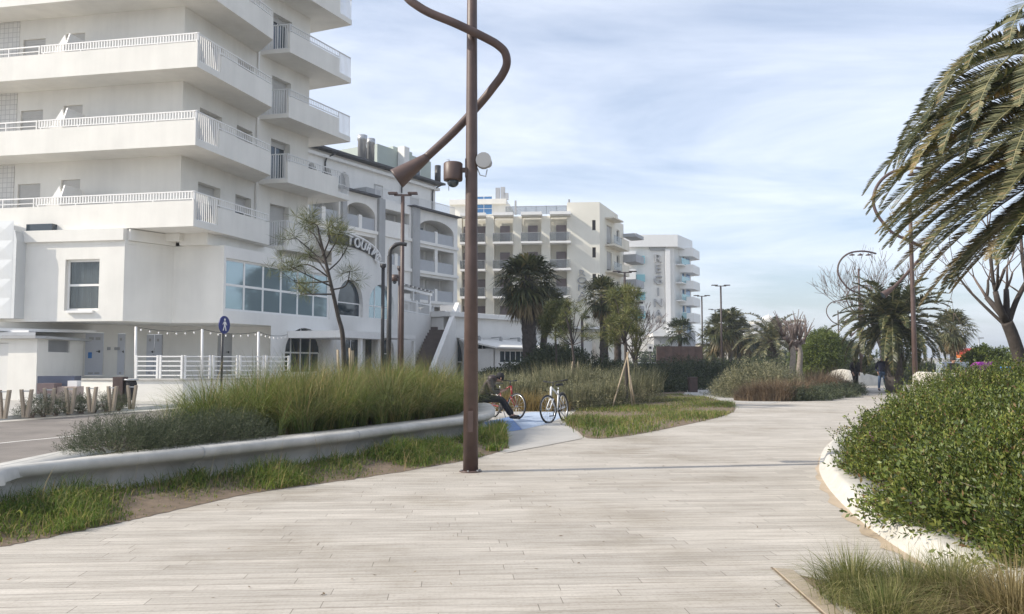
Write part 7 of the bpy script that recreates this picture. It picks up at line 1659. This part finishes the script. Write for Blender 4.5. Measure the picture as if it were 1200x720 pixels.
# ---- leafy trees
def leafy(label, u, y, vb, vt, rx, n, mat, seed, L=.13, name='leafy_tree', trunk=True):
    x, _ = XY(u, y); zt, zb = PY(u, vt, y)[2], max(.15, PY(u, vb, y)[2]); c = (x, y, (zt + zb) / 2); hz = (zt - zb) / 2; r = thing(name, label, 'tree', (x, y, 0)); m = MB(); m.tube([(x, y, 0), (x + .05, y, c[2] * .6), (x, y, c[2])], [.16, .12, .07], 8)
    for k in range(10): a = k * 2.4; m.tube([(x, y, c[2] * rnd.uniform(.4, .9)), (x + math.cos(a) * rx * .6, y + math.sin(a) * rx * .6, c[2] + rnd.uniform(-.3, .7) * hz)], [.05, .02], 5)
    m.build('trunk', 'bark', r); PP = []; DD = []
    rr = np.random.default_rng(seed)
    for k in range(26):
        d = nrm(rr.normal(size=3)); cc = np.array(c) + d * np.array([rx, rx, hz]) * rr.uniform(.45, .8); D = nrm(rng.normal(size=(n // 26, 3))); q = rng.uniform(.3, 1, len(D)) ** .5 * rx * rr.uniform(.28, .42); PP.append(cc + D * q[:, None]); DD.append(nrm(D + d + np.array([0, 0, .3])))
    PP = np.concatenate(PP); PP[:, 2] = np.maximum(PP[:, 2], .1); A, F = sprigs(PP, np.concatenate(DD), np.full(len(PP), .3), 7, L, .45); np_mesh('crown', A, F, mat, r); return r
leafy('round bright green tree between the topped tree and the spiral lamps', 962, 58, 445, 387, 1.75, 4200, 'treeleaf', 21)
leafy('darker green tree just right of the round bright one', 979, 64, 445, 393, 1.6, 3000, 'darkleaf', 22)
leafy('green leafy bush tree behind the purple bow at the right', 1163, 42, 448, 407, 1.1, 2600, 'treeleaf', 23)
leafy('dark bushy tree behind the topped tree', 893, 84, 430, 402, 1.9, 2000, 'darkleaf', 24, .2)
leafy('dark bushy tree right of the palm cluster', 878, 82, 430, 396, 1.6, 1600, 'darkleaf', 25, .2)
leafy('dark rounded shrub tree at the foot of the tall palms', 655, 43, 445, 412, 1.5, 2400, 'darkleaf', 26)
# far wood closing the horizon
n = 14000; X = rng.uniform(-60, 140, n); Yf = 135 + rng.uniform(0, 10, n); hgt = 2.0 + 1.3 * np.sin(X * .31) + .9 * np.sin(X * .83 + 1); P = np.stack([X, Yf, rng.uniform(0, 1, n) ** .7 * np.clip(hgt, .8, 5)], 1)
k = X / Yf < .45; P = P[k]; A, F = sprigs(P, nrm(rng.normal(size=P.shape) + np.array([0, -.4, .5])), np.full(len(P), .8), 4, .55, .5); tag(np_mesh('far_vegetation', A, F, 'darkleaf'), 'far dark line of shrubs and trees on the horizon', kind='stuff', cat='vegetation')

n = 150; X = rng.uniform(-3.5, 3.4, n); Yl = rng.uniform(4.2, 17, n); k = (X > -4.2 + .2 * (Yl - 8)) | (Yl < 7); X, Yl = X[k], Yl[k]; n = len(X)
a = rng.uniform(0, 6.28, n); D = np.stack([np.cos(a), np.sin(a), rng.uniform(.05, .3, n)], 1); A, F = leaves(np.stack([X, Yl, np.full(n, .006)], 1), nrm(D), np.stack([-np.sin(a), np.cos(a), rng.uniform(-.2, .3, n)], 1), rng.uniform(.02, .06, n), rng.uniform(.008, .02, n)); tag(np_mesh('leaf_litter', A, F, 'redbrush'), 'dry leaf bits scattered on the paving', kind='stuff', cat='litter')
# ================================================================ sky, sun, camera
SUN_EL, SUN_DIR = R(35), (-0.985, -0.17)      # towards the sun: left and a little behind the camera
w = bpy.data.worlds.new('World'); scene.world = w; w.use_nodes = True
nt = w.node_tree; bg = nt.nodes['Background']; L = nt.links
sky = N(nt, 'ShaderNodeTexSky', sky_type='NISHITA', sun_disc=False); sky.sun_elevation = SUN_EL; sky.sun_rotation = math.atan2(SUN_DIR[0], SUN_DIR[1]); sky.air_density = 1.0; sky.dust_density = 1.6; sky.ozone_density = 3.0
tc = N(nt, 'ShaderNodeTexCoord'); sp = N(nt, 'ShaderNodeSeparateXYZ'); L.new(tc.outputs['Generated'], sp.inputs[0])
# thin cloud sheet: project the view direction on a high plane so streaks flatten toward the horizon
mz = N(nt, 'ShaderNodeMath', operation='MAXIMUM'); mz.inputs[1].default_value = 0.0; L.new(sp.outputs['Z'], mz.inputs[0])
az = N(nt, 'ShaderNodeMath', operation='ADD'); az.inputs[1].default_value = 0.16; L.new(mz.outputs[0], az.inputs[0])
dx = N(nt, 'ShaderNodeMath', operation='DIVIDE'); dy = N(nt, 'ShaderNodeMath', operation='DIVIDE')
L.new(sp.outputs['X'], dx.inputs[0]); L.new(az.outputs[0], dx.inputs[1]); L.new(sp.outputs['Y'], dy.inputs[0]); L.new(az.outputs[0], dy.inputs[1])
cb = N(nt, 'ShaderNodeCombineXYZ'); L.new(dx.outputs[0], cb.inputs[0]); L.new(dy.outputs[0], cb.inputs[1])
mp = N(nt, 'ShaderNodeMapping'); mp.inputs['Scale'].default_value = (0.6, 1.2, 1); mp.inputs['Rotation'].default_value = (0, 0, R(12)); L.new(cb.outputs[0], mp.inputs['Vector'])
n1 = N(nt, 'ShaderNodeTexNoise', i_Scale=1.15, i_Detail=9.0, i_Roughness=0.58, i_Distortion=0.5); L.new(mp.outputs[0], n1.inputs['Vector'])
r1 = ramp(nt, [(0.34, (0, 0, 0)), (0.66, (1, 1, 1))]); L.new(n1.outputs['Fac'], r1.inputs['Fac'])
cm = N(nt, 'ShaderNodeMath', operation='MULTIPLY_ADD'); cm.inputs[1].default_value = 0.52; cm.inputs[2].default_value = 0.20; L.new(r1.outputs['Color'], cm.inputs[0])
mx = N(nt, 'ShaderNodeMix', data_type='RGBA'); L.new(cm.outputs[0], mx.inputs[0]); L.new(sky.outputs['Color'], mx.inputs[6]); mx.inputs[7].default_value = (7.2, 7.5, 8.2, 1)
L.new(mx.outputs[2], bg.inputs['Color']); bg.inputs['Strength'].default_value = 0.142
sl = bpy.data.lights.new('sun', 'SUN'); sl.energy = 4.4; sl.angle = R(0.55); sl.color = (1.0, 0.92, 0.79)
so = bpy.data.objects.new('sun', sl); COL.objects.link(so)
d = Vector((SUN_DIR[0] * math.cos(SUN_EL), SUN_DIR[1] * math.cos(SUN_EL), math.sin(SUN_EL))); so.rotation_euler = d.to_track_quat('Z', 'Y').to_euler(); so.location = (-20, -10, 30)
def haze():
    m = bpy.data.materials.new('air_haze'); m.use_nodes = True; nt = m.node_tree; nt.nodes.clear(); o = nt.nodes.new('ShaderNodeOutputMaterial'); v = nt.nodes.new('ShaderNodeVolumePrincipled')
    v.inputs['Color'].default_value = (.86, .92, 1, 1); v.inputs['Density'].default_value = 0.0007; v.inputs['Anisotropy'].default_value = 0.3; nt.links.new(v.outputs[0], o.inputs['Volume'])
    tag(MB().box(-1501, 1501, -61, 3001, -1.1, 42).build('haze', m), kind='stuff')
haze()
cam = bpy.data.cameras.new('camera'); co = bpy.data.objects.new('camera', cam); COL.objects.link(co)
cam.sensor_width = 36; cam.lens = 36 * FOC / 1200; cam.clip_start = 0.1; cam.clip_end = 6000
co.location = (0, 0, EYE); co.rotation_euler = (R(90) + PITCH, 0, 0); scene.camera = co
vs = scene.view_settings; vs.view_transform = 'Standard'; vs.look = 'None'; vs.gamma = 1; vs.use_curve_mapping = False; vs.exposure = 0.32
scene.render.resolution_x, scene.render.resolution_y = 1024, 614
scene.cycles.max_bounces = 6; scene.cycles.transparent_max_bounces = 12; scene.cycles.use_denoising = True
